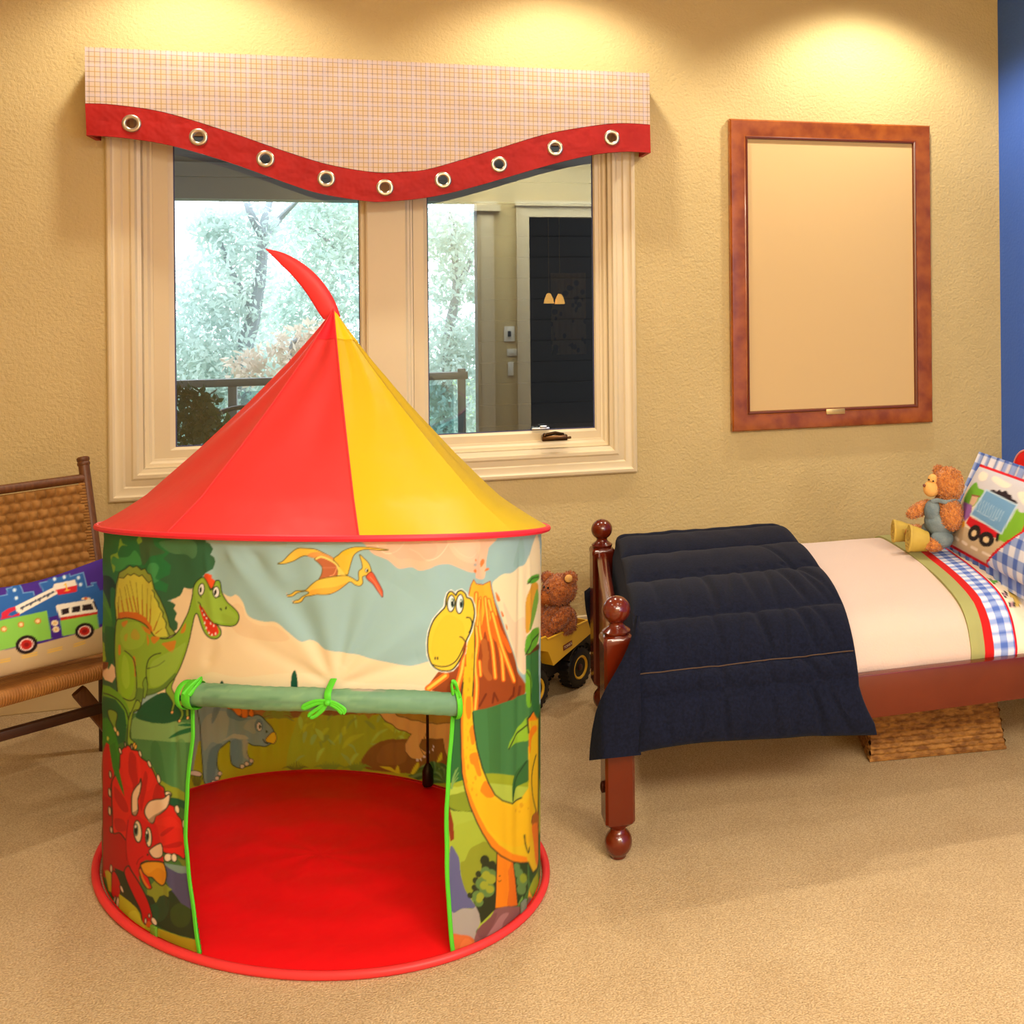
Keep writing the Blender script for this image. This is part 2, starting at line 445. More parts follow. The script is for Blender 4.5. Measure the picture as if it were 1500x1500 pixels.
o = bpy.data.objects.new('hall_light', l); COL.objects.link(o); o.location = ((cw0[0] + cw1[0]) / 2, FY - 3.2, 2.55)
# skirting
def skirt(name, lo, hi): return structure(MB().box(lo, hi).build(name, trim_paint, smooth=False, bevel=.004))
skirt('baseboard_back', (LX, WY - .018, 0), (RX, WY, .16))
skirt('baseboard_right', (RX - .018, FY, 0), (RX, WY - .018, .16))
skirt('baseboard_left', (LX, FY, 0), (LX + .018, WY - .018, .16))

# ------------------------------------------------------------------ window
win = empty('window_1', (-0.03, WY, .735), kind='structure')
WX0, WX1, WZ0, WZ1 = -1.012, 0.947, 0.735, 2.262
prof = [(0, 0), (0, .020), (.006, .026), (.016, .028), (.022, .022), (.028, .020), (.048, .020), (.054, .015), (.074, .017), (.082, .024), (.094, .024), (.100, .014), (.112, .010), (.115, -.004)]
def framing(prof, x0, z0, x1, z1):
    rings = [[(x0 + u, WY - p, z0 + u), (x1 - u, WY - p, z0 + u), (x1 - u, WY - p, z1 - u), (x0 + u, WY - p, z1 - u)] for u, p in prof]
    return MB().grid(rings, False, True)
framing(prof, WX0, WZ0, WX1, WZ1).build('casing', trim_paint, win, angle=25)
jx0, jx1, jz0, jz1 = WX0 + .115, WX1 - .115, WZ0 + .115, WZ1 - .115
jp = [(0, .004), (.0, -.016), (.012, -.018), (.020, -.026), (.028, -.028), (.030, -.055)]
framing(jp, jx0, jz0, jx1, jz1).build('jamb', trim_paint, win, angle=25)
ix0, ix1, iz0, iz1 = jx0 + .028, jx1 - .028, jz0 + .028, jz1 - .028
def glass_mat():
    m, nt, p = newmat('window_glass')
    nt.nodes.remove(p)
    out = nt.nodes['Material Output']
    t = node(nt, 'ShaderNodeBsdfTransparent'); t.inputs['Color'].default_value = (.90, .95, .97, 1)
    g = node(nt, 'ShaderNodeBsdfGlossy'); g.inputs['Roughness'].default_value = 0.0; g.inputs['Color'].default_value = (.85, .95, 1, 1)
    f = node(nt, 'ShaderNodeFresnel'); f.inputs['IOR'].default_value = 1.62
    mx = node(nt, 'ShaderNodeMixShader')
    nt.links.new(f.outputs[0], mx.inputs[0]); nt.links.new(t.outputs[0], mx.inputs[1]); nt.links.new(g.outputs[0], mx.inputs[2])
    nt.links.new(mx.outputs[0], out.inputs['Surface'])
    return m
glass = glass_mat()
seal = mat('blue_black_glazing_seal', L(40, 36, 80), 0.5)
for name, x0, x1, wl, wr, wt, wb in (('sash', ix0, -.115, None, .022, .03, None), ('sash', .062, ix1, .052, None, .03, None)):
    gx0 = -.800 if wl is None else .116; gx1 = -.140 if wr is not None else .782
    gz0 = .918; gz1 = iz1 - .035
    s = MB()
    s.grid([[(a, y, c) for a, c in ((x0 + u * (gx0 - x0), iz0 + u * (gz0 - iz0)), (x1 + u * (gx1 - x1), iz0 + u * (gz0 - iz0)), (x1 + u * (gx1 - x1), iz1 + u * (gz1 - iz1)), (x0 + u * (gx0 - x0), iz1 + u * (gz1 - iz1)))]
            for u, y in ((0, GY + .02), (0, GY - .018), (.75, GY - .018), (.9, GY - .012), (1, GY - .010), (1, GY + .02), (0, GY + .02))], False, True)
    so = s.build('sash', trim_paint, win, angle=25)
    MB().box((gx0 - .004, GY - .002, gz0 - .004), (gx1 + .004, GY + .002, gz1 + .004)).build('pane', glass, so, smooth=False)
    MB().grid([[(a, y, c) for a, c in ((gx0 + u, gz0 + u), (gx1 - u, gz0 + u), (gx1 - u, gz1 - u), (gx0 + u, gz1 - u))] for u, y in ((-.002, GY - .009), (.004, GY - .006), (.004, GY - .0025))], False, True).build('glazing_seal', seal, so)
mu = MB()
mp = [(-.115, -.05), (-.115, -.004), (-.108, .0), (.032, .0), (.036, -.004), (.040, -.010), (.048, -.012), (.052, -.020), (.060, -.022), (.062, -.05)]
mu.grid([[(x, WY - p, z) for z in (iz0 - .001, iz1 + .001)] for x, p in mp]).build('mullion', trim_paint, win, angle=25, recalc=False)
bronze = mat('dark_bronze', L(84, 58, 34), 0.28, metal=0.9)
cr = aty(812, 641, WY - .02)
ck = MB().obox(cr, (.052, 0, 0), (0, .02, 0), (0, 0, .012)).build('crank_base', bronze, win, bevel=.006)
hb = MB().tube([cr + [.035, -.01, .012], cr + [.0, -.026, .022], cr + [-.035, -.024, .016]], .007, 8).sphere(cr + [-.042, -.022, .014], .009).tube([cr + [.05, -.0, -.004], cr + [.068, -.0, -.002]], .005, 8)
hb.build('crank_handle', bronze, ck)
lk = aty(792, 628, GY - .02)
MB().obox(lk, (.036, 0, 0), (0, .006, 0), (0, 0, .005)).obox(lk + [.01, -.004, .008], (.014, 0, 0), (0, .004, 0), (0, 0, .005)).build('sash_lock', mat('steel', L(180, 180, 185), .3, metal=1), win, bevel=.002)

# ------------------------------------------------------------------ valance over the window
def plaid_mat():
    m, nt, p = newmat('checked_valance_cloth')
    tc = node(nt, 'ShaderNodeTexCoord'); sp = node(nt, 'ShaderNodeSeparateXYZ'); nt.links.new(tc.outputs['Object'], sp.inputs[0])
    def stripes(axis, period, width, shift):
        a = node(nt, 'ShaderNodeMath', operation='MULTIPLY_ADD'); a.inputs[1].default_value = 1 / period; a.inputs[2].default_value = shift + 50
        f = node(nt, 'ShaderNodeMath', operation='FRACT'); l = node(nt, 'ShaderNodeMath', operation='LESS_THAN'); l.inputs[1].default_value = width
        nt.links.new(sp.outputs[axis], a.inputs[0]); nt.links.new(a.outputs[0], f.inputs[0]); nt.links.new(f.outputs[0], l.inputs[0]); return l.outputs[0]
    cur = None
    base = node(nt, 'ShaderNodeRGB'); base.outputs[0].default_value = L(206, 180, 156); cur = base.outputs[0]
    for axis, period, width, shift, col, al in ((0, .0176, .16, 0, L(122, 106, 98), .62), (2, .0176, .16, 0, L(122, 106, 98), .62),
                                                (0, .0528, .20, .3, L(196, 186, 200), .35), (2, .0528, .20, .3, L(196, 186, 200), .35),
                                                (0, .0528, .06, .66, L(206, 164, 70), .4), (2, .0528, .06, .66, L(206, 164, 70), .4)):
        s = stripes(axis, period, width, shift)
        g = node(nt, 'ShaderNodeMath', operation='MULTIPLY'); g.inputs[1].default_value = al; nt.links.new(s, g.inputs[0])
        mx = node(nt, 'ShaderNodeMix', data_type='RGBA'); mx.inputs[7].default_value = col
        nt.links.new(g.outputs[0], mx.inputs[0]); nt.links.new(cur, mx.inputs[6]); cur = mx.outputs[2]
    nt.links.new(cur, p.inputs['Base Color']); p.inputs['Roughness'].default_value = .85; p.inputs['Specular IOR Level'].default_value = .2
    n = node(nt, 'ShaderNodeTexNoise'); n.inputs['Scale'].default_value = 6; b = node(nt, 'ShaderNodeBump'); b.inputs['Strength'].default_value = .35; b.inputs['Distance'].default_value = .03
    nt.links.new(tc.outputs['Object'], n.inputs['Vector']); nt.links.new(n.outputs['Fac'], b.inputs['Height']); nt.links.new(b.outputs['Normal'], p.inputs['Normal'])
    return m
plaid = plaid_mat()
red_band = mat('red_band_cloth', L(172, 22, 16), .6, .3, bump=.6, bscale=16, bdist=.016, col2=L(162, 18, 13), nscale=10)
VY = 4.30
top_edge = [(122, 68), (948, 108)]
band_top = [(125, 152), (167, 154), (240, 165), (333, 193), (417, 222), (483, 242), (550, 253), (590, 252), (633, 247), (733, 217), (800, 197), (867, 185), (910, 181), (952, 183)]
band_bot = [(127, 198), (183, 202), (250, 213), (333, 237), (417, 267), (467, 283), (533, 294), (567, 295), (633, 288), (700, 272), (800, 243), (867, 227), (917, 222), (953, 224)]
grom = [(193, 181), (291, 201), (389, 233), (478, 262), (564, 275), (649, 264), (731, 241), (813, 217), (896, 202)]
def vpl(p): q = aty(p[0], p[1], VY); return (q[0], q[2])
bt = [vpl(p) for p in spline(band_top, 5, False)]; bb = [vpl(p) for p in spline(band_bot, 5, False)]
zt = vpl((500, 86))[1]
bt[0] = (bt[0][0], bt[0][1]); x0v, x1v = bt[0][0], bt[-1][0]
val = empty('window_valance', (0, VY, 1.84), 'cream checked window valance with a wavy red band and metal grommets', 'valance')
to3 = lambda a, b: (a, VY, b)
MB().poly([[(x0v, zt), (x1v, zt)] + [(a, b + .002) for a, b in reversed(bt)]], to3, (0, .016, 0)).box((x0v, VY + .016, vpl(band_top[0])[1]), (x0v + .014, WY, zt)).box(
    (x1v - .014, VY + .016, vpl(band_top[-1])[1]), (x1v, WY, zt)).box((x0v, VY + .016, zt - .014), (x1v, WY, zt)).build('checked_panel', plaid, val, smooth=False, recalc=False)
holes = []
ringm = mat('nickel_grommet', L(205, 192, 170), .28, metal=.85)
centres = [vpl(g) for g in grom]
for cx_, cz_ in centres:
    holes.append([(cx_ + .019 * math.cos(t), cz_ + .019 * math.sin(t)) for t in np.linspace(0, 2 * math.pi, 22, endpoint=False)])
bnd = MB().poly([bt + list(reversed(bb))] + holes, lambda a, b: (a, VY - .003, b), (0, .020, 0))
bnd.box((x0v - .002, VY + .017, bb[0][1]), (x0v + .014, WY, bt[0][1])).box((x1v - .014, VY + .017, bb[-1][1]), (x1v + .002, WY, bt[-1][1]))
bnd.build('red_band', red_band, val, smooth=False, recalc=False)
for cx_, cz_ in centres:
    rings = []
    for k in range(28):
        t = 2 * math.pi * k / 28; d = np.array([math.cos(t), 0, math.sin(t)])
        rings.append([np.array([cx_, VY - .004, cz_]) + d * (.0245 + .0075 * math.cos(a)) + np.array([0, -.005 * math.sin(a) if math.sin(a) > 0 else -.02 * math.sin(a), 0]) for a in np.linspace(0, 2 * math.pi, 10, endpoint=False)])
    MB().grid(rings, True, True).build('grommet', ringm, val)

# ------------------------------------------------------------------ framed picture
burl = mat('burl_wood_frame', L(166, 86, 22), .25, .5, col2=L(130, 58, 12), nscale=14, coat=.5, detail=8)
burl_dark = mat('dark_frame_lip', L(104, 42, 16), .3, .5, coat=.4)
pic = empty('picture_frame', (1.827, WY, .883), 'burl wood picture frame with a blank beige sheet on the tan wall', 'picture frame')
fx0, fx1, fz0, fz1 = 1.358, 2.296, .883, 2.210
def pframe(prof):
    return MB().grid([[(fx0 + u, WY - p, fz0 + u), (fx1 - u, WY - p, fz0 + u), (fx1 - u, WY - p, fz1 - u), (fx0 + u, WY - p, fz1 - u)] for u, p in prof], False, True)
pframe([(0, .001), (0, .026), (.006, .032), (.012, .032), (.066, .022), (.070, .023)]).build('frame', burl, pic, angle=20)
pframe([(.070, .023), (.074, .026), (.080, .024), (.083, .012), (.083, .008)]).build('inner_lip', burl_dark, pic, angle=20)
beige = mat('blank_beige_sheet', L(214, 182, 130), .7, .2)
MB().box((fx0 + .05, WY - .012, fz0 + .05), (fx1 - .05, WY - .002, fz1 - .05)).build('blank_sheet', beige, pic, smooth=False)
npx = aty(1224, 602, WY - .026)
np_ = MB().obox(npx + [0, 0, -.002], (.044, 0, 0), (0, .003, 0), (0, 0, .012)).build('name_plate', mat('pale_brass', L(214, 184, 120), .35, metal=.7), pic, bevel=.003)
# ================================================================== outdoors, beyond the panes
deck_m = mat('deck_boards', L(120, 112, 104), .7, .3, col2=L(96, 90, 84), nscale=6, stretch=(1, 12, 1))
structure(MB().box((-7, WY + .16, -.12), (5, 7.4, -.02)).build('ground_deck', deck_m, smooth=False))
grassm = mat('lawn', L(96, 128, 84), .9, .2, col2=L(120, 148, 96), nscale=4)
structure(MB().box((-14, 7.4, -.7), (14, 26, -.6)).build('ground_lawn', grassm, smooth=False))
soffit = mat('porch_paint', L(120, 118, 116), .7, .2)
pr = MB()
bz = aty(400, 292, WY + 2.2)[2]
pr.box((-4.0, WY + .16, 2.62), (3.0, WY + 2.4, 2.7)).box((-4.0, WY + 2.2, bz), (3.0, WY + 2.4, 2.62)).box((-4, WY + 2.16, bz + .12), (3, WY + 2.2, bz + .2))
structure(pr.build('roof_porch', soffit, smooth=False, recalc=False))
sid = mat('dark_exterior_siding', L(38, 36, 40), .65, .3)
ew = MB(); ex0 = aty(700, 500, 6.75)[0]
for k in range(22):
    z = -.1 + k * .128
    ew.obox(((ex0 + 3.6) / 2, 6.80 - .006, z + .064), ((3.6 - ex0) / 2, 0, 0), (0, .05, .004), (0, -.006, .064))
ew.box((ex0, 6.82, -.1), (3.6, 7.0, 2.7))
structure(ew.build('wall_exterior', sid, smooth=False, recalc=False))
# railing with clear panels
rail_m = mat('grey_railing_metal', L(74, 78, 88), .4, metal=.3)
panel_g = bpy.data.materials.new('railing_glass'); panel_g.use_nodes = True
_nt = panel_g.node_tree; _nt.nodes.remove(_nt.nodes['Principled BSDF'])
_t = node(_nt, 'ShaderNodeBsdfTransparent'); _t.inputs['Color'].default_value = (.72, .86, .88, 1)
_g = node(_nt, 'ShaderNodeBsdfGlossy'); _g.inputs['Roughness'].default_value = .02
_m = node(_nt, 'ShaderNodeMixShader'); _m.inputs[0].default_value = .10
_nt.links.new(_t.outputs[0], _m.inputs[1]); _nt.links.new(_g.outputs[0], _m.inputs[2]); _nt.links.new(_m.outputs[0], _nt.nodes['Material Output'].inputs['Surface'])
RY = 6.35
rz = aty(400, 556, RY)[2]; rx1 = aty(680, 560, RY)[0]
rl = empty('deck_railing', (-1.2, RY, -.02), 'grey metal deck railing with clear glass panels outside the window', 'railing')
MB().box((-3.4, RY - .025, rz - .03), (rx1 + .02, RY + .025, rz + .012)).build('top_rail', rail_m, rl, bevel=.006)
for x in (-3.4, -1.95, -.85, rx1 - .015):
    MB().box((x - .022, RY - .022, -.02), (x + .022, RY + .022, rz + (.03 if x > 0 else -.03))).build('post', rail_m, rl, bevel=.004)
for a, b in ((-3.36, -1.99), (-1.91, -.89), (-.81, rx1 - .06)):
    MB().box((a, RY - .005, .06), (b, RY + .005, rz - .06)).build('glass_panel', panel_g, rl, smooth=False)
# trees
def leafmat(name, c1, c2):
    m, nt, p = newmat(name)
    oi = node(nt, 'ShaderNodeTexCoord'); n = node(nt, 'ShaderNodeTexNoise'); n.inputs['Scale'].default_value = 2.2
    r = node(nt, 'ShaderNodeValToRGB'); r.color_ramp.elements[0].color = c1; r.color_ramp.elements[1].color = c2; r.color_ramp.elements[0].position = .35; r.color_ramp.elements[1].position = .65
    nt.links.new(oi.outputs['Object'], n.inputs['Vector']); nt.links.new(n.outputs['Fac'], r.inputs['Fac']); nt.links.new(r.outputs['Color'], p.inputs['Base Color'])
    p.inputs['Roughness'].default_value = .6
    t = node(nt, 'ShaderNodeBsdfTranslucent'); mx = node(nt, 'ShaderNodeMixShader'); mx.inputs[0].default_value = .6
    nt.links.new(r.outputs['Color'], t.inputs['Color']); nt.links.new(p.outputs[0], mx.inputs[1]); nt.links.new(t.outputs[0], mx.inputs[2]); nt.links.new(mx.outputs[0], nt.nodes['Material Output'].inputs['Surface'])
    return m
leaf_a = leafmat('haze_paled_green_leaves', L(198, 214, 212), L(214, 226, 220))  # outdoor haze is painted into these pale leaf colours
leaf_b = leafmat('haze_paled_bluish_leaves', L(188, 208, 206), L(208, 222, 216))
leaf_c = leafmat('haze_paled_russet_leaves', L(206, 190, 178), L(220, 206, 190))
leaf_d = leafmat('dark_green_leaves', L(34, 52, 34), L(60, 84, 50))
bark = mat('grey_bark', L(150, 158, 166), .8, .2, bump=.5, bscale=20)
def leaves(mb, clumps, n, size, rng, flat=1.0):
    tot = sum(r ** 2 for _, r in clumps)
    for c, r in clumps:
        for _ in range(int(n * r ** 2 / tot)):
            d = rng.normal(size=3); d /= np.linalg.norm(d)
            p = np.asarray(c) + d * r * rng.uniform(.15, 1) ** .6 * np.array([1, flat, .85])
            a = rng.normal(size=3); a /= np.linalg.norm(a); b = unit(np.cross(a, rng.normal(size=3)))
            s = size * rng.uniform(.6, 1.3)
            mb.add([p - a * s, p + b * s * .42, p + a * s, p - b * s * .42], [(0, 1, 2, 3)])
def tree(name, label, base, trunk, clumps, n, size, lm, seed):
    rng = np.random.default_rng(seed)
    e = empty(name, base, label, 'tree', 'trees beyond the deck')
    t = MB()
    for path, r0, r1 in trunk:
        t.tube(spline(path, 5, False), list(np.linspace(r0, r1, (len(path) - 1) * 5 + 1)), 8)
    t.build('trunk', bark, e)
    m = MB(); leaves(m, clumps, n, size, rng)
    tag(m.build('foliage', lm, e, smooth=False, recalc=False), kind='stuff')
T = lambda px, py, Y: aty(px, py, Y)
Y1 = 9.5
tree('leafy_tree', 'haze-paled leafy tree with a forked leaning trunk, seen through the left pane', np.array([T(352, 560, Y1)[0], Y1, -.6]),
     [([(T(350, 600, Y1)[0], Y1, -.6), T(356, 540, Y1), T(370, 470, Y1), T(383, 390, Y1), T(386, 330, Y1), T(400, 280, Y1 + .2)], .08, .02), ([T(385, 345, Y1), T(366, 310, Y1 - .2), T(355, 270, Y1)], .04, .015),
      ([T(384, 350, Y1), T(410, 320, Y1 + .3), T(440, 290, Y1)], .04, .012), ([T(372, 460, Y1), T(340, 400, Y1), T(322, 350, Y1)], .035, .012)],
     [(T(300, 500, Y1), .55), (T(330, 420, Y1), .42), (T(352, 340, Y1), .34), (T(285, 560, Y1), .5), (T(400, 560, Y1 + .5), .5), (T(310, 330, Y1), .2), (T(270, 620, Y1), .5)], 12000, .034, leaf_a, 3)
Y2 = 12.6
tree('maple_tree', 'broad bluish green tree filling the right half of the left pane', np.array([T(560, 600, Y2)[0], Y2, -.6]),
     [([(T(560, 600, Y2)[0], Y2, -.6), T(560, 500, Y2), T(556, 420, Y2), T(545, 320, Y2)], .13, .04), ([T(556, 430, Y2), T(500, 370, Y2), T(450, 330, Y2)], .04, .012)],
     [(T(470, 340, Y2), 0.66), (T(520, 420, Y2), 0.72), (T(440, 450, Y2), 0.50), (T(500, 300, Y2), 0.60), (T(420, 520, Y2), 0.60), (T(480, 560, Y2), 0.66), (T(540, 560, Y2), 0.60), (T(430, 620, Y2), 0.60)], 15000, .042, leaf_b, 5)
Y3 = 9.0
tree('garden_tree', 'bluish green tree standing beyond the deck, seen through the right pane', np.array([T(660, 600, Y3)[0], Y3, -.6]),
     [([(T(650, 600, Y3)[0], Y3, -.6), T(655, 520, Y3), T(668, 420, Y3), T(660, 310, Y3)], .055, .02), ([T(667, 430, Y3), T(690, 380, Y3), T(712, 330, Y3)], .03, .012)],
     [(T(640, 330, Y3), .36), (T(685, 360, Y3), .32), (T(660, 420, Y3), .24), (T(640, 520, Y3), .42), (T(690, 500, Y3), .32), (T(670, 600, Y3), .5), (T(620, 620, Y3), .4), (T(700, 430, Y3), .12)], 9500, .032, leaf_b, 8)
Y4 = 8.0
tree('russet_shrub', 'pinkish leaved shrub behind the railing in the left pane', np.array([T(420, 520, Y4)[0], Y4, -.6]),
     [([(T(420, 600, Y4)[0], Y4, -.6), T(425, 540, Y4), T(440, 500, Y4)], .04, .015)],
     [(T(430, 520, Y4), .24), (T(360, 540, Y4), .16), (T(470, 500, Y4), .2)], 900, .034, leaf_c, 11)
# potted shrub and bench on the deck
Y5 = WY + .75
sc_ = np.array([T(282, 640, Y5)[0], Y5, 0])
e = empty('potted_shrub', (sc_[0], sc_[1], -.02), 'dark green shrub in a pot outside the lower left of the window', 'plant')
MB().lathe((sc_[0], sc_[1], -.02), (0, 0, 1), [(0, .14), (.02, .15), (.36, .2), (.38, .215), (.42, .215), (.42, .19), (.38, .18)], 28).build('pot', mat('dark_glazed_pot', L(34, 30, 34), .35), e)
m = MB(); rng = np.random.default_rng(4)
leaves(m, [(T(276, 600, Y5), .13), (T(285, 640, Y5), .17), (T(305, 625, Y5), .09), (T(268, 575, Y5), .06), (sc_ + [0, 0, .6], .2)], 1500, .026, rng)
tag(m.build('foliage', leaf_d, e, smooth=False, recalc=False), kind='stuff')
MB().tube([(sc_[0], sc_[1], .36), (sc_[0] + .01, sc_[1], .7), (sc_[0] - .01, sc_[1], .95)], .012, 6).build('stem', bark, e)
Y6 = WY + 1.5
iron = mat('dark_blue_iron', L(28, 34, 54), .4, metal=.4)
b0, b1 = T(300, 640, Y6), T(420, 640, Y6)
e = empty('garden_bench', ((b0[0] + b1[0]) / 2, Y6 - .2, -.02), 'dark iron bench with a lattice back on the deck outside the window', 'bench')
zt_ = T(335, 597, Y6)[2]; z0_ = .46; N = 9
arc = [(x, Y6, zt_ - .06 * abs(2 * (x - b0[0]) / (b1[0] - b0[0]) - 1) ** 2) for x in np.linspace(b0[0], b1[0], 13)]
bk = MB().tube([(b0[0], Y6, -.02)] + arc + [(b1[0], Y6, -.02)], .013, 8)
for k in range(N):
    xa = b0[0] + (b1[0] - b0[0]) * k / N; xb = min(xa + .2, b1[0])
    bk.tube([(xa, Y6, z0_), (xb, Y6 + .004, zt_ - .06)], .006, 6).tube([(b0[0] + b1[0] - xa, Y6, z0_), (b0[0] + b1[0] - xb, Y6 - .004, zt_ - .06)], .006, 6)
bk.build('lattice_back', iron, e)
MB().box((b0[0], Y6 - .42, .42), (b1[0], Y6, .46)).build('seat', iron, e, bevel=.008)
for x in (b0[0] + .03, b1[0] - .03): MB().tube([(x, Y6 - .4, .42), (x, Y6 - .41, -.02)], .013, 8).build('leg', iron, e)
# ================================================================== play tent
TCX, TCY = -0.2094, 3.0728
TAX = np.array([[0.6879, -0.7258], [-0.7258, -0.6879]])       # long and short axis of its oval footprint
TA, TB = 0.6520, 0.4400
def foot(t, k=1.0):
    return np.array([TCX, TCY]) + k * (TAX @ np.array([TA * math.cos(t), TB * math.sin(t)]))
def rimz(x, y): return 0.88191 - 0.0560 * (x - TCX) - 0.15307 * (y - TCY)
def footn(t):
    n = TAX @ np.array([math.cos(t) / TA, math.sin(t) / TB]); return n / np.linalg.norm(n)
def cloth_pt(t, v):
    """v = 0 hem on the floor, 1 under the rim"""
    b = foot(t); x = b[0] + .010 * v; y = b[1]
    return np.array([x, y, .012 + v * (rimz(x, y) - .012 - .006)])
# silhouette parameters of the wall
_ts = np.linspace(0, 2 * math.pi, 3601)[:-1]
_px = np.array([proj(cloth_pt(t, .4))[0] for t in _ts])
_dist = np.array([(cloth_pt(t, .4) - CAM) @ _F for t in _ts])
iL, iR = int(_px.argmin()), int(_px.argmax())
def arc(i, j):
    return np.arange(i, j) % 3600 if j > i else np.arange(i, j + 3600) % 3600
a1, a2 = arc(iL, iR), arc(iR, iL)
front = a1 if _dist[a1].mean() < _dist[a2].mean() else a2[::-1]
back = a2 if front is a1 else a1[::-1]
# front runs left -> right nearest the viewer, back runs right -> left behind
fpx = _px[front]; ft = np.unwrap(_ts[front]); bt_ = np.unwrap(_ts[back])
def t_at(px): return float(np.interp(px, fpx, ft))
XL, XR = float(fpx[0]), float(fpx[-1])

WHITE = (244, 238, 222); INK = (38, 44, 30)
# ---------------------------------------------------------------- print on the outside of the wall
cv = Canvas(140, 765, 802, 1430, (152, 178, 176))
cv.frame()
cv.fill([(146, 765), (420, 765), (420, 800), (350, 800), (280, 792), (200, 790), (146, 790)], (150, 165, 150), False, al=.5)
cv.fill([(230, 1016), (240, 900), (290, 850), (333, 873), (346, 871), (356, 882), (364, 902), (384, 910), (405, 911), (420, 923), (440, 939), (453, 938), (464, 942), (474, 950), (486, 953), (534, 962), (596, 976), (632, 969), (660, 976), (668, 1016)], (236, 204, 164))
cv.fill([(330, 900), (345, 884), (356, 890), (361, 905), (380, 916), (405, 918), (425, 935), (400, 940), (350, 930)], (226, 190, 148), al=.6)
cv.fill([(300, 1012), (306, 985), (350, 992), (420, 986), (480, 990), (520, 1000), (600, 1002), (640, 1012)], (240, 210, 172))
for x, y, r in ((325, 1003, 3.4), (431, 992, 4.2)): cv.fill([(x - r, 1012), (x - r, y), (x, y - 10 if r > 4 else y - 6), (x + r, y), (x + r, 1012)], (22, 78, 56))
cv.fill([(140, 1046), (802, 1030), (802, 1430), (140, 1430)], (70, 112, 52), False)
# smoke cloud and right-hand sky
cv.frame(600, 780, 6.25)
cv.fill([(-420, 0), (720, 0), (725, 150), (705, 270), (690, 420), (610, 420), (600, 370), (540, 360), (430, 315), (350, 290), (250, 300), (180, 330), (90, 350), (20, 320), (-100, 330), (-200, 250), (-330, 200), (-400, 120)], (228, 178, 146))
for p in ([(0, 150), (80, 190), (150, 250), (230, 240), (300, 190), (360, 100)], [(400, 130), (470, 200), (560, 230), (620, 180)], [(-300, 120), (-220, 190), (-120, 170), (-50, 100)]):
    cv.line(p, 1.3, (245, 208, 180), al=.8)
cv.fill([(360, 60), (620, 60), (640, 200), (580, 280), (450, 240), (380, 160)], (240, 192, 160), al=.7)
cv.fill([(-200, 90), (200, 90), (240, 200), (120, 260), (0, 240), (-120, 230)], (206, 164, 134), al=.5)
cv.fill([(760, 480), (800, 420), (860, 378), (930, 370), (1000, 320), (1060, 290), (1100, 200), (1180, 50), (1200, 900), (1060, 1300), (940, 1060), (800, 640)], (236, 210, 168))
cv.fill([(950, 300), (990, 140), (1010, 60), (1040, 60), (1060, 180), (1050, 270), (1000, 320)], (140, 170, 160), al=.6)
cv.fill([(860, 640), (960, 820), (1060, 800), (1060, 1290), (960, 1080), (900, 860)], (232, 194, 158), al=.7)
# volcano
cv.fill([(150, 1425), (260, 1280), (400, 1080), (500, 800), (545, 560), (560, 480), (585, 430), (610, 470), (680, 480), (740, 445), (750, 500), (780, 640), (860, 880), (935, 1080), (1000, 1280), (1065, 1410), (1050, 1500), (1030, 1560), (860, 1590), (600, 1640), (420, 1650), (330, 1500)], (150, 66, 24), False)
cv.fill([(540, 560), (560, 480), (585, 432), (610, 470), (640, 475), (680, 482), (740, 447), (752, 520), (780, 660), (830, 860), (900, 1000), (938, 1090), (900, 1090), (830, 960), (790, 1000), (740, 930), (720, 1000), (690, 900), (660, 1020), (620, 960), (600, 1080), (560, 1100), (520, 900)], (240, 104, 26))
cv.fill([(545, 560), (562, 484), (586, 436), (610, 472), (680, 484), (738, 452), (750, 520), (778, 660), (800, 760), (760, 740), (730, 820), (700, 700), (680, 760), (650, 880), (630, 780), (600, 860), (560, 880)], (250, 170, 46))
for p, w_ in (([(610, 560), (605, 800), (620, 1000), (600, 1200), (615, 1400), (600, 1620)], 7), ([(650, 600), (640, 860), (665, 1010)], 5), ([(700, 600), (720, 850), (760, 1060), (785, 1330)], 6), ([(730, 620), (790, 900), (840, 1120), (860, 1350)], 6),
              ([(760, 740), (830, 1000), (900, 1200), (960, 1360)], 7), ([(640, 1180), (650, 1310)], 5), ([(500, 1080), (480, 1250), (440, 1400), (420, 1500)], 9), ([(640, 620), (620, 850)], 5), ([(330, 1310), (250, 1370), (170, 1430)], 10)):
    cv.line(p, w_, (246, 108, 26)); cv.line(p, w_ * .4, (252, 190, 70))
for p in ([(700, 1100), (690, 1250), (730, 1330)], [(680, 1000), (700, 1150)]): cv.line(p, 9, (178, 92, 36))
for p in ([(480, 1480), (560, 1400)], [(760, 1560), (775, 1470), (810, 1540)], [(880, 1590), (940, 1500)], [(950, 1500), (960, 1420)], [(1010, 1500), (1020, 1410)], [(640, 1590), (700, 1480)]): cv.line(p, 3, (110, 42, 16), False)
cv.line([(545, 560), (560, 482), (585, 432), (610, 470), (680, 482), (740, 447), (752, 520), (780, 640), (860, 880), (935, 1080), (1000, 1280), (1062, 1400)], 1.2, (168, 84, 30), False)
for pts in ([(660, 320), (655, 280), (672, 245), (690, 255), (685, 290)], [(600, 260), (605, 240), (618, 262)], [(585, 350), (605, 335), (612, 360), (600, 372)], [(695, 355), (705, 330), (720, 325), (735, 335), (715, 350)],
            [(790, 545), (820, 590), (828, 625), (810, 630), (795, 600)], [(838, 720), (858, 745), (862, 772), (846, 765)], [(880, 835), (895, 865), (898, 892), (885, 880)]):
    cv.fill(pts, (226, 116, 54))
cv.oval(600, 297, 16, 14, (176, 160, 150))
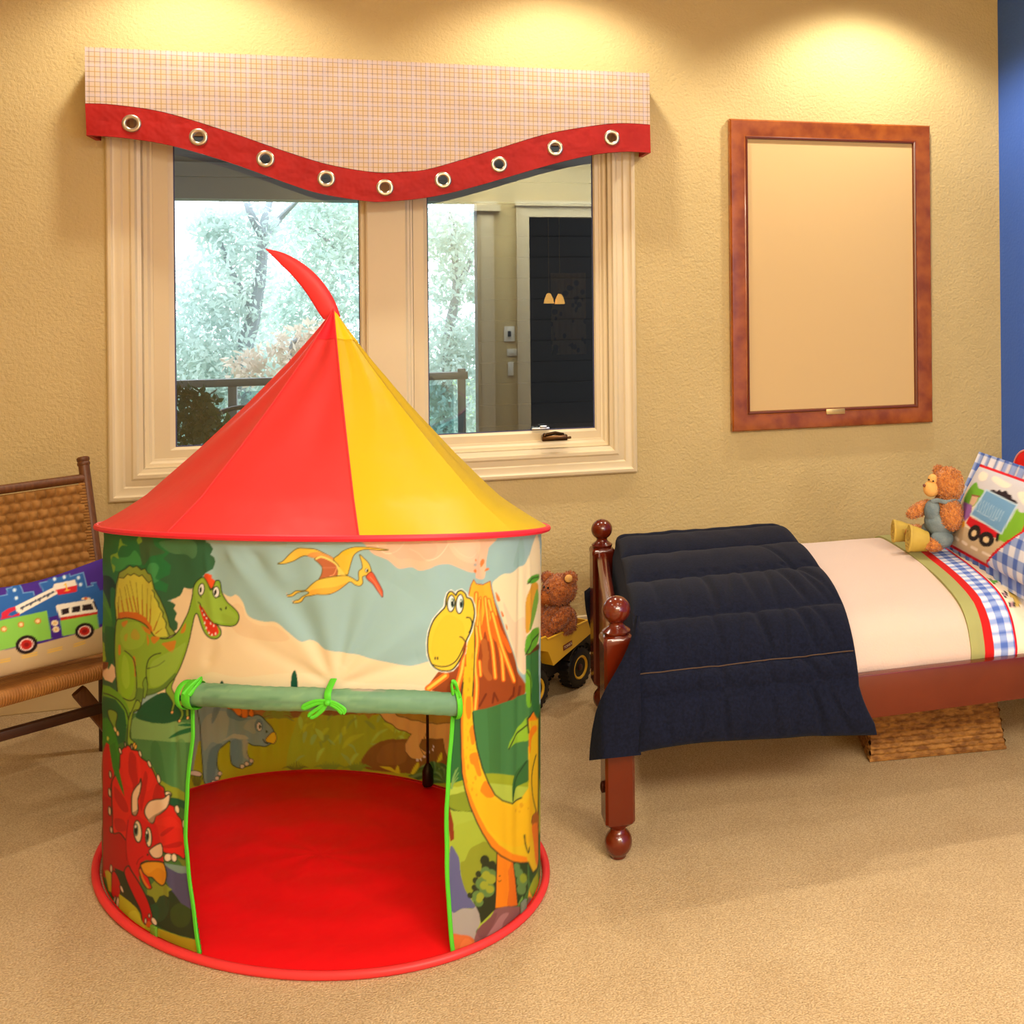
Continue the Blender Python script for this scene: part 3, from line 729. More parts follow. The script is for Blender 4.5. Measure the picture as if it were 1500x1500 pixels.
# green hill behind the right leg, far jungle, grass
cv.frame(640, 1000, 6.818)
cv.fill([(150, 345), (250, 320), (360, 280), (480, 260), (600, 225), (760, 170), (880, 110), (1020, 60), (1020, 1320), (90, 1320), (140, 800)], (66, 116, 62), False)
cv.fill([(150, 345), (235, 325), (240, 700), (255, 980), (120, 1010)], (42, 98, 46), False)
cv.fill([(500, 260), (640, 220), (640, 900), (520, 900)], (58, 102, 48), False, al=.5)
cv.fill([(110, 1050), (180, 1000), (300, 960), (440, 910), (560, 905), (780, 930), (900, 940), (1020, 930), (1020, 1500), (90, 1500)], (150, 158, 36))
cv.fill([(110, 1090), (220, 1040), (300, 1020), (480, 1000), (600, 1010), (760, 1030), (900, 1040), (1020, 1040), (1020, 1500), (90, 1500)], (170, 182, 66))
cv.fill([(115, 1140), (200, 1110), (300, 1100), (350, 1290), (240, 1290), (130, 1260)], (128, 140, 34))
cv.line([(120, 1250), (200, 1285), (290, 1295), (350, 1285)], 2.4, (72, 84, 30))
cv.fill([(110, 1500), (130, 1280), (340, 1290), (440, 1500), (700, 1700), (700, 2000), (90, 2000)], (162, 174, 58), False)
for a, b in (((150, 1060), (210, 850)), ((148, 1060), (215, 900)), ((146, 1060), (190, 870)), ((140, 1060), (120, 930)), ((146, 1060), (210, 950))): cv.line([a, ((a[0] + b[0]) / 2 - 12, (a[1] + b[1]) / 2), b], 1.4, (118, 150, 74))
cv.shape([(720, 670), (735, 590), (800, 480), (850, 410), (900, 350), (905, 560), (850, 590), (770, 620)], (140, 178, 44))
cv.line([(725, 665), (790, 540), (895, 420)], 1.5, INK)
cv.fill([(765, 1190), (758, 1050), (780, 940), (850, 830), (900, 780), (905, 960), (860, 1010), (800, 1060)], (54, 100, 48))
cv.line([(768, 1185), (790, 1000), (890, 780)], 1.4, (28, 60, 28))
cv.frame(640, 1200, 6.82)
cv.fill([(100, 230), (190, 60), (380, 0), (420, 100), (600, 320), (600, 1000), (420, 1100), (120, 900)], (158, 168, 50), False)
cv.fill([(236, 440), (280, 410), (330, 300), (420, 240), (490, 225), (600, 330), (600, 700), (400, 760), (280, 740), (250, 600)], (138, 140, 36))
cv.fill([(105, -200), (150, -20), (168, 60), (170, 200), (135, 222), (118, 100)], (132, 48, 18), False)
cv.fill([(130, 300), (200, 345), (226, 420), (240, 560), (280, 700), (340, 800), (380, 870), (340, 890), (250, 895), (160, 940), (130, 900)], (96, 92, 128))
cv.fill([(130, 935), (180, 935), (260, 892), (340, 895), (388, 870), (420, 930), (430, 1040), (390, 1120), (375, 1200), (250, 1180), (120, 1140)], (164, 150, 138))
cv.fill([(150, 1160), (240, 1155), (330, 1170), (380, 1220), (385, 1300), (300, 1350), (180, 1360)], (206, 104, 50))
cv.fill([(230, 1290), (270, 1200), (330, 1200), (370, 1290), (300, 1340)], (222, 120, 60), al=.7)
for x, y, r in ((475, 410, 48), (555, 450, 32), (410, 545, 30), (385, 610, 32), (372, 680, 28), (330, 760, 26), (500, 480, 60), (540, 600, 90), (470, 720, 100)): cv.oval(x, y, r, r * 1.1, (48, 50, 26))
cv.fill([(330, 760), (400, 640), (600, 440), (600, 900), (560, 920), (440, 1040), (420, 940), (380, 860)], (48, 50, 26), False)
for x, y, r in ((480, 520, 48), (440, 640, 60), (540, 560, 60), (400, 760, 50), (500, 700, 80), (420, 830, 44), (380, 790, 34)): cv.oval(x, y, r, r, (96, 122, 60))
for x, y, r in ((490, 560, 44), (540, 600, 50), (470, 660, 44), (530, 700, 40), (430, 770, 40), (420, 800, 34)): cv.oval(x, y, r, r, (152, 152, 44))
cv.fill([(770, 430), (900, 430), (910, 700), (860, 800), (800, 860), (780, 600)], (44, 62, 30), False)
for x, y, r in ((820, 540, 40), (850, 620, 54), (845, 700, 46), (800, 480, 34)): cv.oval(x, y, r, r * 1.2, (98, 128, 68))
cv.oval(862, 590, 34, 48, (140, 150, 44))
cv.fill([(915, 440), (930, 290), (960, 280), (1000, 520), (930, 640)], (40, 78, 36)); cv.fill([(920, 700), (960, 600), (1005, 530), (1020, 640), (960, 760)], (150, 160, 40), False)
cv.fill([(910, 780), (920, 700), (960, 790), (1000, 680), (1010, 800), (980, 820)], (230, 160, 40), False)
cv.fill([(810, 860), (840, 790), (860, 770), (850, 830)], (116, 150, 70))
# long-necked yellow dinosaur
Y_, YO, OR = (226, 178, 28), (234, 150, 24), (236, 128, 24)
cv.frame(640, 1200, 6.82)
cv.shape([(600, 320), (700, 330), (760, 400), (785, 640), (805, 860), (580, 895), (590, 700)], (232, 124, 22), INK, 1.4, False)
cv.fill([(760, 400), (785, 640), (805, 860), (740, 872), (700, 860), (725, 700), (720, 520)], (214, 100, 24), False)
cv.fill([(605, 605), (625, 620), (645, 605), (640, 618), (622, 626)], INK); cv.oval(626, 568, 10, 5, INK)
cv.frame(640, 1000, 6.818)
body = [(275, -160), (262, 0), (242, 150), (235, 400), (240, 680), (250, 900), (280, 1060), (330, 1230), (400, 1400), (450, 1500), (540, 1640), (640, 1730), (760, 1790), (840, 1802), (905, 1795), (960, 1900), (1010, 1850), (1020, 300), (960, 290), (895, 360), (905, 500), (900, 700), (905, 900), (900, 1050), (850, 1150), (760, 1210), (660, 1180), (580, 1120), (510, 1000), (450, 850), (400, 650), (370, 450), (358, 300), (355, 0), (350, -160)]
cv.fill(body, Y_, False)
cv.fill([(262, 0), (242, 150), (235, 400), (240, 680), (250, 900), (280, 1060), (330, 1230), (400, 1400), (450, 1500), (540, 1640), (640, 1730), (760, 1790), (905, 1795), (890, 1740), (760, 1710), (620, 1620), (500, 1480), (420, 1330), (350, 1160), (290, 930), (268, 680), (262, 400), (270, 150)], OR, False)
cv.fill([(300, 1000), (480, 1130), (620, 1190), (760, 1240), (880, 1200), (940, 1100), (960, 1500), (900, 1600), (760, 1640), (600, 1540), (480, 1400), (380, 1220)], (230, 172, 24), al=.8)
for pts in ([(285, 250), (300, 140), (335, 130), (345, 250), (335, 350), (305, 355)], [(325, 480), (350, 425), (368, 450), (380, 590), (350, 620), (335, 560)], [(330, 720), (400, 700), (420, 800), (440, 920), (405, 925), (370, 830), (335, 800)],
            [(430, 1070), (470, 980), (510, 1010), (570, 1130), (500, 1145), (455, 1110)], [(905, 520), (950, 440), (990, 430), (1000, 470), (940, 560), (925, 680), (910, 700)], [(900, 370), (960, 300), (1010, 270), (1010, 360), (940, 380)]): cv.fill(pts, OR)
for x, y, a, b in ((308, 80, 6, 20), (308, 410, 5, 8), (345, 395, 4, 9), (290, 470, 4, 7), (310, 560, 8, 30), (300, 650, 6, 9), (332, 672, 5, 7), (358, 672, 5, 7), (292, 750, 6, 20), (310, 840, 12, 28), (385, 950, 12, 24), (350, 1065, 10, 20), (360, 1000, 7, 12), (395, 1120, 9, 16), (848, 1225, 14, 26), (800, 1280, 8, 16), (835, 1290, 6, 12), (900, 1255, 7, 10)): cv.oval(x, y, a, b, (214, 150, 24))
cv.line(body[1:21], 1.8, INK, False); cv.line(body[24:33], 1.8, INK, False)
cv.line([(990, 720), (955, 860), (942, 960), (950, 1100), (975, 1220), (990, 1290), (955, 1330), (940, 1400)], 1.2, INK)
cv.fill([(945, 1400), (955, 1330), (990, 1295), (1012, 1300), (1012, 1420), (960, 1460)], (166, 94, 34)); cv.fill([(945, 1440), (1000, 1400), (1012, 1500), (1010, 1800), (985, 1790), (965, 1600)], (222, 112, 34))
cv.line([(870, 1520), (880, 1620), (905, 1700), (915, 1640)], 1.3, INK)
cv.frame(600, 780, 6.25)
cv.fill([(500, 640), (590, 700), (600, 1000), (590, 1300), (580, 1500), (500, 1500), (520, 1200), (515, 1000)], Y_, False)
for x, y, a, b in ((548, 1350, 12, 28), (535, 1440, 8, 18), (575, 1130, 8, 30), (572, 1250, 7, 14)): cv.oval(x, y, a, b, (206, 158, 26))
cv.line([(590, 700), (597, 1000), (588, 1300), (575, 1500)], 1.4, INK)
head = [(352, 560), (380, 540), (410, 560), (425, 575), (440, 545), (475, 532), (510, 560), (525, 595), (560, 610), (585, 670), (592, 760), (560, 900), (515, 1000), (500, 1100), (440, 1200), (390, 1255), (330, 1268), (260, 1255), (205, 1210), (172, 1120), (165, 1010), (180, 900), (220, 800), (280, 730), (325, 680), (335, 610)]
cv.line(head + [head[0]], 5.5, (236, 226, 208), False)
cv.shape(head, (236, 192, 50), INK, 1.9)
cv.fill([(200, 1100), (230, 900), (330, 760), (430, 780), (500, 860), (480, 1040), (400, 1180), (280, 1200)], (228, 182, 40), al=.55)
cv.line([(200, 1205), (270, 1226), (350, 1222), (420, 1180), (470, 1100), (510, 1000)], 1.5, INK)
cv.fill([(500, 1010), (520, 1000), (515, 1090), (480, 1170), (440, 1240), (480, 1120)], (196, 90, 30)); cv.line([(512, 1000), (495, 1090), (440, 1200)], 1.4, INK)
cv.line([(460, 955), (485, 966), (512, 1003)], 1.6, INK); cv.line([(520, 778), (555, 785), (572, 830), (558, 890), (545, 915)], 1.6, INK)
for x, y in ((380, 650), (460, 655)):
    cv.oval(x, y, 34, 76 if x < 400 else 88, WHITE, 4, INK, 1.6)
    cv.oval(x + 12, y - 5, 15, 44, (62, 104, 88)); cv.oval(x + 13, y, 10, 30, (12, 16, 16)); cv.oval(x + 9, y - 26, 5, 10, WHITE)
for x in (235, 257): cv.oval(x, 1152, 7, 15, INK)
# banana plants at the far right
cv.fill([(1060, 680), (1080, 560), (1120, 470), (1175, 470), (1170, 600), (1120, 800), (1085, 910), (1062, 900)], (214, 150, 48)); cv.fill([(1085, 890), (1120, 700), (1165, 520), (1180, 620), (1130, 830)], (120, 160, 60))
cv.fill([(1080, 460), (1100, 410), (1180, 380), (1180, 430), (1130, 465)], (92, 160, 48)); cv.line([(1080, 470), (1120, 425), (1180, 405)], 1.2, INK)
cv.fill([(1060, 1120), (1060, 1000), (1090, 920), (1180, 870), (1175, 1000), (1120, 1090)], (96, 158, 42)); cv.line([(1062, 1120), (1110, 1010), (1180, 930)], 1.4, INK)
cv.fill([(1062, 1120), (1120, 1080), (1180, 1020), (1180, 1080), (1110, 1115)], (92, 48, 22)); cv.fill([(1062, 1130), (1180, 1070), (1180, 1500), (1062, 1560)], (58, 110, 54), False)
cv.fill([(1062, 1270), (1090, 1280), (1120, 1400), (1120, 1560), (1075, 1600), (1062, 1500)], (112, 168, 40)); cv.line([(1066, 1270), (1100, 1360), (1100, 1560)], 1.3, INK)
cv.fill([(1120, 1400), (1180, 1280), (1180, 1700), (1110, 1560)], (50, 104, 52))
# pterosaur
cv.frame(400, 790, 8.333); PO, PY = (92, 84, 34), (240, 186, 70)
cv.shape([(60, 295), (120, 265), (200, 180), (290, 115), (380, 108), (520, 120), (640, 180), (740, 240), (780, 290), (720, 260), (560, 240), (420, 200), (340, 215), (240, 270), (130, 300)], PY, PO, 1.1)
cv.fill([(420, 200), (520, 150), (640, 180), (750, 250), (600, 250)], (222, 140, 76), al=.8)
cv.shape([(510, 240), (560, 215), (640, 225), (760, 300), (780, 350), (785, 440), (700, 460), (570, 488), (590, 430), (600, 350), (560, 290)], (184, 98, 58), PO, 1.0)
cv.line([(530, 235), (590, 215), (680, 250), (770, 310), (800, 380)], 2.6, (246, 206, 110)); cv.line([(600, 350), (720, 350), (775, 345)], .8, (206, 130, 90)); cv.line([(775, 350), (740, 430), (690, 450)], 1.2, (226, 150, 100))
cv.shape([(735, 245), (800, 190), (850, 145), (930, 110), (1020, 92), (1160, 98), (1300, 112), (1410, 128), (1300, 135), (1150, 125), (1060, 140), (990, 190), (955, 280), (930, 370), (905, 435), (840, 390), (790, 310)], (240, 182, 58), PO, 1.1)
cv.fill([(840, 160), (930, 112), (1020, 95), (1100, 105), (980, 150), (900, 190)], (228, 180, 40), al=.8)
cv.shape([(395, 620), (460, 560), (540, 500), (620, 475), (760, 455), (880, 440), (960, 470), (1020, 510), (1045, 490), (1040, 440), (1045, 390), (1085, 355), (1080, 290), (1055, 190), (1110, 240), (1160, 290), (1190, 355), (1195, 400), (1150, 440), (1090, 460), (1095, 530), (1060, 570), (1000, 560), (940, 520), (880, 560), (800, 620), (700, 665), (600, 672), (540, 670), (460, 690), (380, 710), (330, 770), (280, 790), (225, 790), (240, 765), (290, 750), (340, 710), (430, 660), (400, 640), (330, 650), (270, 670), (220, 705), (165, 710), (155, 690), (200, 680), (260, 640), (340, 635)], PY, PO, 1.1)
cv.fill([(450, 630), (560, 600), (760, 580), (900, 530), (800, 615), (700, 660), (560, 665), (450, 680)], (240, 156, 56), al=.7)
cv.fill([(785, 440), (800, 330), (860, 400), (890, 435)], (244, 200, 90), False)
cv.shape([(1135, 455), (1190, 400), (1230, 430), (1270, 500), (1310, 570), (1338, 640), (1335, 710), (1290, 650), (1220, 550), (1160, 500)], (212, 84, 52), (100, 40, 24), 1.0)
cv.line([(1180, 460), (1250, 540), (1325, 690)], 1, (244, 140, 96)); cv.oval(1140, 383, 20, 22, WHITE, 0, PO, .8); cv.oval(1146, 386, 9, 13, (20, 20, 20))
for x, y in ((150, 670), (160, 700), (222, 765), (240, 785)): cv.oval(x, y, 9, 7, (222, 170, 130))
# jungle on the left
cv.frame(140, 780, 6.818)
cv.fill([(30, -60), (1080, -60), (1092, 60), (1105, 95), (1140, 112), (1168, 165), (1150, 205), (1142, 222), (1178, 250), (1190, 295), (1168, 365), (1100, 405), (1080, 430), (1000, 500), (965, 562), (920, 562), (880, 548), (862, 600), (842, 632), (800, 655), (720, 680), (770, 698), (800, 722), (780, 760), (812, 808), (790, 868), (822, 905), (815, 965), (770, 1000), (700, 1060), (560, 1400), (200, 1900), (30, 1900)], (52, 98, 66), False)
cv.fill([(30, -20), (700, 40), (690, 130), (740, 200), (680, 260), (750, 330), (740, 420), (640, 470), (730, 520), (710, 600), (600, 560), (560, 400), (400, 330), (240, 420), (200, 600), (180, 800), (30, 900)], (40, 118, 66), False)
cv.fill([(540, 320), (600, 300), (640, 350), (610, 450), (640, 480), (570, 500), (520, 400)], (66, 146, 84)); cv.fill([(250, 250), (330, 240), (380, 180), (420, 220), (450, 280), (440, 330), (330, 320), (250, 380), (180, 370), (160, 260)], (62, 150, 80))
cv.fill([(640, 110), (700, 80), (900, 70), (1000, 100), (1020, 200), (980, 260), (900, 220), (760, 210)], (84, 132, 88), al=.8)
cv.fill([(450, 40), (560, 50), (600, 130), (700, 200), (560, 240), (470, 330), (430, 160)], (74, 96, 64), al=.7)
cv.fill([(250, 60), (280, 110), (320, 130), (270, 130), (230, 200), (240, 260), (180, 240), (160, 300), (200, 340), (180, 400), (150, 250), (170, 220), (230, 190)], (128, 176, 60)); cv.fill([(410, 70), (440, 40), (460, 90), (420, 115)], (126, 176, 64))
cv.fill([(50, 440), (140, 440), (200, 520), (170, 640), (150, 760), (100, 700), (60, 560)], (14, 60, 40))
cv.fill([(48, 560), (75, 580), (130, 720), (165, 860), (150, 940), (80, 1000), (50, 860)], (76, 142, 48)); cv.fill([(60, 880), (50, 700), (90, 740), (150, 860), (170, 940), (120, 980)], (50, 122, 52), al=.8)
cv.fill([(150, 560), (200, 600), (200, 900), (170, 920), (150, 740)], (30, 110, 60))
cv.fill([(60, 1100), (100, 1130), (110, 1260), (60, 1290)], (150, 176, 46)); cv.fill([(50, 1300), (130, 1300), (110, 1400), (50, 1440)], (110, 50, 24), False)
cv.fill([(90, 960), (140, 940), (195, 980), (190, 1200), (165, 1310), (125, 1320), (95, 1200)], (18, 94, 48))
cv.fill([(60, 1410), (110, 1330), (130, 1370), (160, 1310), (205, 1360), (215, 1420), (165, 1500), (90, 1470)], (236, 200, 170), False)
# meadow below the sail-backed dinosaur
cv.frame(140, 960, 6.818)
cv.fill([(370, 900), (350, 640), (430, 560), (960, 640), (985, 440), (1000, 880), (960, 1400), (890, 1390), (760, 1330), (680, 1260), (560, 1100), (430, 960)], (74, 122, 68), False)
cv.fill([(360, 830), (350, 660), (420, 590), (560, 680), (780, 660), (965, 680), (975, 870), (800, 870), (600, 850), (480, 840)], (122, 158, 92), False)
cv.fill([(400, 600), (480, 480), (640, 380), (720, 380), (800, 440), (860, 470), (960, 480), (975, 620), (820, 650), (700, 680), (560, 670), (440, 640)], (26, 84, 52))
cv.fill([(730, 830), (820, 760), (960, 720), (960, 760), (860, 790)], (28, 96, 56)); cv.fill([(820, 700), (900, 680), (970, 690), (960, 710)], (30, 100, 60))
cv.fill([(560, 880), (640, 900), (720, 1300), (640, 1230), (560, 1090)], (58, 108, 58), al=.7); cv.fill([(800, 890), (900, 890), (880, 1380), (780, 1330)], (92, 138, 80), al=.7)
cv.fill([(560, 1090), (640, 1220), (760, 1310), (890, 1370), (890, 1450), (760, 1430), (640, 1330)], (140, 150, 42), False); cv.fill([(700, 1400), (890, 1460), (890, 1540), (720, 1480)], (30, 84, 52), False)
cv.fill([(800, 400), (830, 360), (850, 400), (940, 420), (980, 440), (985, 640), (940, 560), (860, 480)], (24, 78, 50), False)
# sail-backed dinosaur
GR, GL, GD = (138, 172, 50), (160, 190, 70), (92, 130, 40)
cv.frame(140, 780, 6.818)
cv.shape([(205, 880), (190, 700), (205, 520), (225, 460), (240, 400), (300, 365), (340, 330), (370, 350), (405, 335), (450, 375), (490, 360), (525, 405), (565, 415), (580, 460), (600, 560), (650, 660), (690, 760), (720, 850), (740, 940), (800, 1010), (700, 1060), (600, 1050), (560, 990), (440, 900), (300, 850)], (146, 162, 62), INK, 1.1, False)
cv.fill([(215, 860), (200, 700), (215, 560), (240, 450), (285, 455), (320, 415), (350, 430), (380, 410), (430, 440), (460, 425), (510, 480), (540, 500), (570, 480), (590, 600), (640, 740), (690, 880), (720, 1040), (600, 1045), (560, 990), (440, 900), (300, 850)], (206, 200, 74), False)
cv.line([(240, 450), (285, 455), (320, 415), (350, 430), (380, 410), (430, 440), (460, 425), (510, 480), (540, 500), (570, 480)], 1.0, INK, False); cv.line([(575, 570), (600, 600), (600, 640), (640, 700), (640, 740), (680, 800), (670, 840), (710, 900), (700, 950), (740, 1030)], 1.0, INK, False)
cv.fill([(215, 870), (240, 800), (300, 790), (420, 800), (500, 850), (560, 940), (570, 1000), (440, 900), (320, 850)], (206, 108, 32), False)
for a, b in (((225, 860), (230, 640)), ((280, 800), (240, 560)), ((330, 790), (290, 540)), ((370, 790), (310, 520)), ((410, 800), (340, 480)), ((430, 810), (400, 500)), ((470, 830), (460, 520)), ((510, 870), (520, 560)), ((540, 910), (565, 620)), ((235, 850), (215, 700)), ((580, 980), (650, 800)), ((600, 1010), (660, 960))):
    cv.line([a, ((a[0] + b[0]) / 2, (a[1] + b[1]) / 2)], 1.6, (196, 112, 36), False, taper=True); cv.line([(a[0] + 4, a[1]), (b[0] + 2, b[1])], .6, (120, 112, 36), False)
db = [(205, 900), (260, 862), (330, 855), (420, 880), (500, 925), (550, 990), (600, 1040), (680, 1062), (760, 1045), (830, 980), (890, 870), (930, 780), (965, 640), (975, 560), (1010, 490), (1075, 445), (1130, 470), (1160, 560), (1190, 490), (1225, 480), (1245, 510), (1260, 600), (1310, 690), (1370, 745), (1420, 800), (1432, 860), (1400, 920), (1330, 940), (1240, 930), (1195, 910), (1235, 960), (1245, 1020), (1210, 1060), (1150, 1060), (1100, 1020), (1060, 940), (1020, 820), (990, 830), (960, 960), (930, 1100), (880, 1260), (820, 1400), (740, 1520), (600, 1600), (480, 1640), (440, 1760), (330, 1800), (240, 1700), (210, 1500), (190, 1200)]
cv.shape(db, GR, INK, 1.3)
cv.fill([(990, 560), (1030, 500), (1085, 470), (1150, 590), (1200, 510), (1230, 540), (1260, 650), (1330, 750), (1405, 830), (1400, 890), (1310, 915), (1180, 880), (1100, 780), (1020, 760)], (150, 178, 64), al=.9)
cv.fill([(1085, 445), (1095, 412), (1130, 408), (1165, 430), (1160, 455), (1190, 480), (1185, 520), (1160, 560), (1130, 500)], (226, 82, 36), False)
cv.line([(1085, 445), (1120, 490), (1160, 575), (1190, 500)], 1.0, INK)
cv.fill([(1035, 725), (1080, 760), (1120, 830), (1170, 890), (1205, 930), (1225, 1000), (1190, 1035), (1140, 1030), (1110, 980), (1070, 860)], (216, 52, 32))
for x, y in ((1070, 775), (1085, 815), (1110, 850), (1150, 905), (1090, 900), (1105, 950), (1130, 1000), (1160, 1020), (1195, 1010), (1180, 930)): cv.fill([(x - 10, y + 12), (x, y - 16), (x + 10, y + 12)], WHITE, False)
cv.line([(1025, 695), (1045, 712), (1055, 745), (1110, 840), (1180, 905), (1240, 932)], 1.1, INK)
for x, y, r, ro in ((1060, 568, 60, 8), (1205, 595, 54, -4)): cv.oval(x, y, 30, r, WHITE, ro, INK, 1.2)
for x, y in ((1052, 572), (1196, 598)): cv.oval(x, y, 10, 30, (16, 18, 16), 5)
for x, y, ro in ((1250, 768, -35), (1300, 755, 10)): cv.oval(x, y, 7, 17, INK, ro)
cv.line([(1030, 610), (1060, 650)], 1.1, INK); cv.line([(1200, 655), (1245, 635)], 1.1, INK)
for pts in ([(660, 1110), (740, 1090), (800, 1080), (795, 1130), (770, 1200), (740, 1190), (700, 1150)], [(260, 900), (320, 880), (300, 940), (270, 940)], [(450, 930), (540, 970), (545, 1020), (480, 980)], [(350, 1020), (390, 960), (440, 1020), (430, 1070), (370, 1065)], [(560, 1040), (640, 1050), (590, 1110), (560, 1090)], [(850, 990), (900, 900), (895, 980), (860, 1010)], [(225, 1130), (250, 1130), (250, 1210), (230, 1220)], [(370, 1260), (395, 1250), (405, 1420), (385, 1420)], [(285, 1030), (320, 1010), (310, 1080), (290, 1080)], [(510, 1010), (535, 1080), (520, 1130)]): cv.fill(pts, (202, 128, 40))
cv.fill([(250, 1000), (330, 900), (440, 910), (500, 1020), (460, 1130), (350, 1170), (270, 1130)], (158, 192, 62), al=.55)
cv.fill([(240, 1240), (290, 1190), (350, 1230), (385, 1350), (380, 1560), (320, 1660), (250, 1600), (225, 1400)], (140, 186, 40)); cv.fill([(270, 1250), (300, 1230), (330, 1320), (340, 1500), (300, 1560), (260, 1450)], (162, 200, 60), al=.7)
cv.line([(290, 1180), (350, 1230), (390, 1300), (410, 1500), (400, 1640), (340, 1680), (250, 1640)], 1.3, INK)
cv.line([(650, 1205), (580, 1225), (525, 1280), (505, 1400), (520, 1520)], 1.3, INK); cv.line([(690, 1280), (620, 1330), (520, 1360)], 1.2, INK)
cv.fill([(540, 1420), (560, 1300), (680, 1220), (800, 1160), (900, 1100), (860, 1240), (800, 1380), (700, 1500), (560, 1540)], (156, 186, 76), al=.6)
cv.fill([(410, 1560), (500, 1560), (640, 1540), (800, 1400), (740, 1530), (600, 1610), (480, 1650), (400, 1720)], (84, 116, 52), al=.75)
cv.frame(140, 960, 6.818)
cv.shape([(700, 340), (790, 230), (760, 320), (800, 400), (830, 450), (880, 450), (920, 500), (930, 560), (930, 640), (905, 610), (900, 540), (860, 500), (880, 580), (860, 640), (830, 670), (820, 650), (850, 610), (850, 560), (800, 490), (780, 540), (770, 570), (750, 560), (770, 480), (740, 420)], (134, 168, 58), INK, 1.0)
for x, y in ((765, 568), (838, 655), (920, 625)): cv.oval(x, y, 14, 18, (240, 172, 104), 20, INK, .6)
cv.shape([(410, 450), (450, 480), (430, 540), (380, 560), (350, 720), (345, 820), (400, 880), (400, 920), (360, 930), (320, 880), (320, 800), (330, 640), (370, 540)], (136, 166, 54), INK, 1.0)
for x, y in ((355, 905), (385, 895), (400, 915)): cv.oval(x, y, 13, 26, (240, 176, 70), 15, INK, .7)
cv.shape([(500, 220), (520, 300), (510, 380), (490, 430), (475, 410), (480, 340), (470, 280)], (120, 156, 56), INK, .8)
# big leaves in front of the jungle
cv.fill([(60, 290), (140, 310), (240, 380), (310, 480), (340, 560), (310, 740), (290, 560), (200, 440), (60, 400)], (108, 164, 40), False); cv.fill([(60, 400), (190, 440), (290, 560), (310, 700), (290, 860), (200, 900), (60, 820)], (34, 96, 54), False)
cv.line([(60, 375), (140, 395), (230, 450), (300, 540), (330, 640)], 1.6, INK); cv.fill([(60, 60), (130, 70), (115, 130), (60, 160)], (120, 60, 30), False)
cv.shape([(120, 560), (150, 540), (210, 570), (215, 620), (200, 700), (230, 780), (215, 800), (180, 720), (140, 640)], (124, 154, 52), INK, .9); cv.oval(195, 740, 10, 24, (240, 196, 140), -15); cv.oval(222, 780, 10, 24, (240, 190, 130), -5)
cv.fill([(60, 620), (120, 640), (170, 740), (190, 880), (60, 900)], (60, 130, 40), False)
cv.fill([(110, 620), (180, 740), (230, 900), (240, 1040), (200, 1150), (160, 1060), (130, 900), (70, 860), (70, 700)], (58, 136, 36)); cv.oval(122, 830, 10, 24, (200, 200, 70))
# red horned dinosaur
RD, RB, RDK = (196, 22, 22), (216, 36, 26), (140, 12, 18)
cv.frame(140, 1080, 8.333)
cv.fill([(85, 200), (130, 60), (200, 120), (230, 500), (250, 900), (260, 1500), (340, 1700), (200, 1740), (100, 1620), (90, 900)], RD, False)
cv.fill([(85, 700), (400, 900), (560, 1450), (540, 1700), (420, 1640), (300, 1780), (90, 1700)], (178, 18, 20), False)
frill = [(300, 200), (340, 130), (400, 100), (450, 150), (520, 170), (560, 250), (640, 310), (700, 390), (745, 470), (790, 560), (850, 610), (862, 690), (900, 800), (960, 860), (985, 950), (1040, 1020), (1060, 1120), (1070, 1200), (1100, 1300), (1085, 1480), (1000, 1440), (860, 1400), (700, 1300), (520, 1180), (420, 1300), (300, 1170), (215, 1165), (205, 960), (195, 740), (195, 560), (240, 460), (290, 380)]
cv.shape(frill, RB, INK, 1.5)
for pts in ([(420, 180), (500, 260), (520, 500), (480, 700), (440, 560), (400, 420)], [(600, 420), (640, 520), (600, 720), (560, 900), (540, 760)], [(760, 560), (840, 640), (850, 720), (700, 760)], [(230, 600), (360, 760), (400, 900), (330, 900), (240, 760)], [(230, 1000), (340, 1010), (380, 1130), (260, 1140)], [(800, 1180), (900, 1100), (960, 1100), (840, 1200)], [(820, 1330), (1000, 1280), (1060, 1300), (980, 1350)]): cv.fill(pts, RDK, al=.42)
for pts in ([(320, 300), (350, 180), (400, 140), (400, 400), (460, 600), (360, 560)], [(500, 220), (540, 300), (560, 500), (540, 600), (500, 400)], [(660, 420), (700, 440), (720, 540), (640, 660), (620, 600)], [(720, 1040), (900, 960), (1000, 1050), (1040, 1120), (860, 1080)]): cv.fill(pts, (226, 44, 32), al=.6)
for x, y, a, b, ro in ((362, 90, 10, 34, -10), (300, 165, 15, 42, -15), (440, 120, 10, 34, -5), (545, 200, 16, 44, -18), (660, 325, 20, 46, -22), (785, 500, 24, 56, -14), (895, 690, 28, 40, -40), (985, 885, 26, 52, -12), (1070, 1060, 22, 52, 0), (1095, 1240, 16, 40, 0), (1105, 1410, 20, 52, -12), (180, 455, 14, 46, -6), (172, 675, 16, 54, -6), (172, 900, 18, 56, -4), (192, 1130, 16, 40, -5)): cv.oval(x, y, a, b, (238, 206, 170), ro, INK, 1.2)
cv.fill([(165, 100), (240, 60), (270, 250), (290, 420), (340, 640), (350, 720), (280, 560), (210, 380)], (52, 124, 34), False)
cv.fill([(390, 1000), (480, 940), (640, 1040), (740, 1060), (800, 1280), (840, 1460), (830, 1560), (640, 1500), (560, 1540), (520, 1640), (540, 1780), (460, 1660), (400, 1500), (370, 1250)], (206, 24, 26)); cv.line([(380, 1500), (372, 1250), (400, 1010)], 1.1, RDK)
cv.shape([(450, 940), (440, 860), (445, 700), (490, 610), (535, 560), (552, 505), (558, 580), (540, 680), (515, 770), (520, 880), (495, 950)], (236, 196, 160), INK, 1.5)
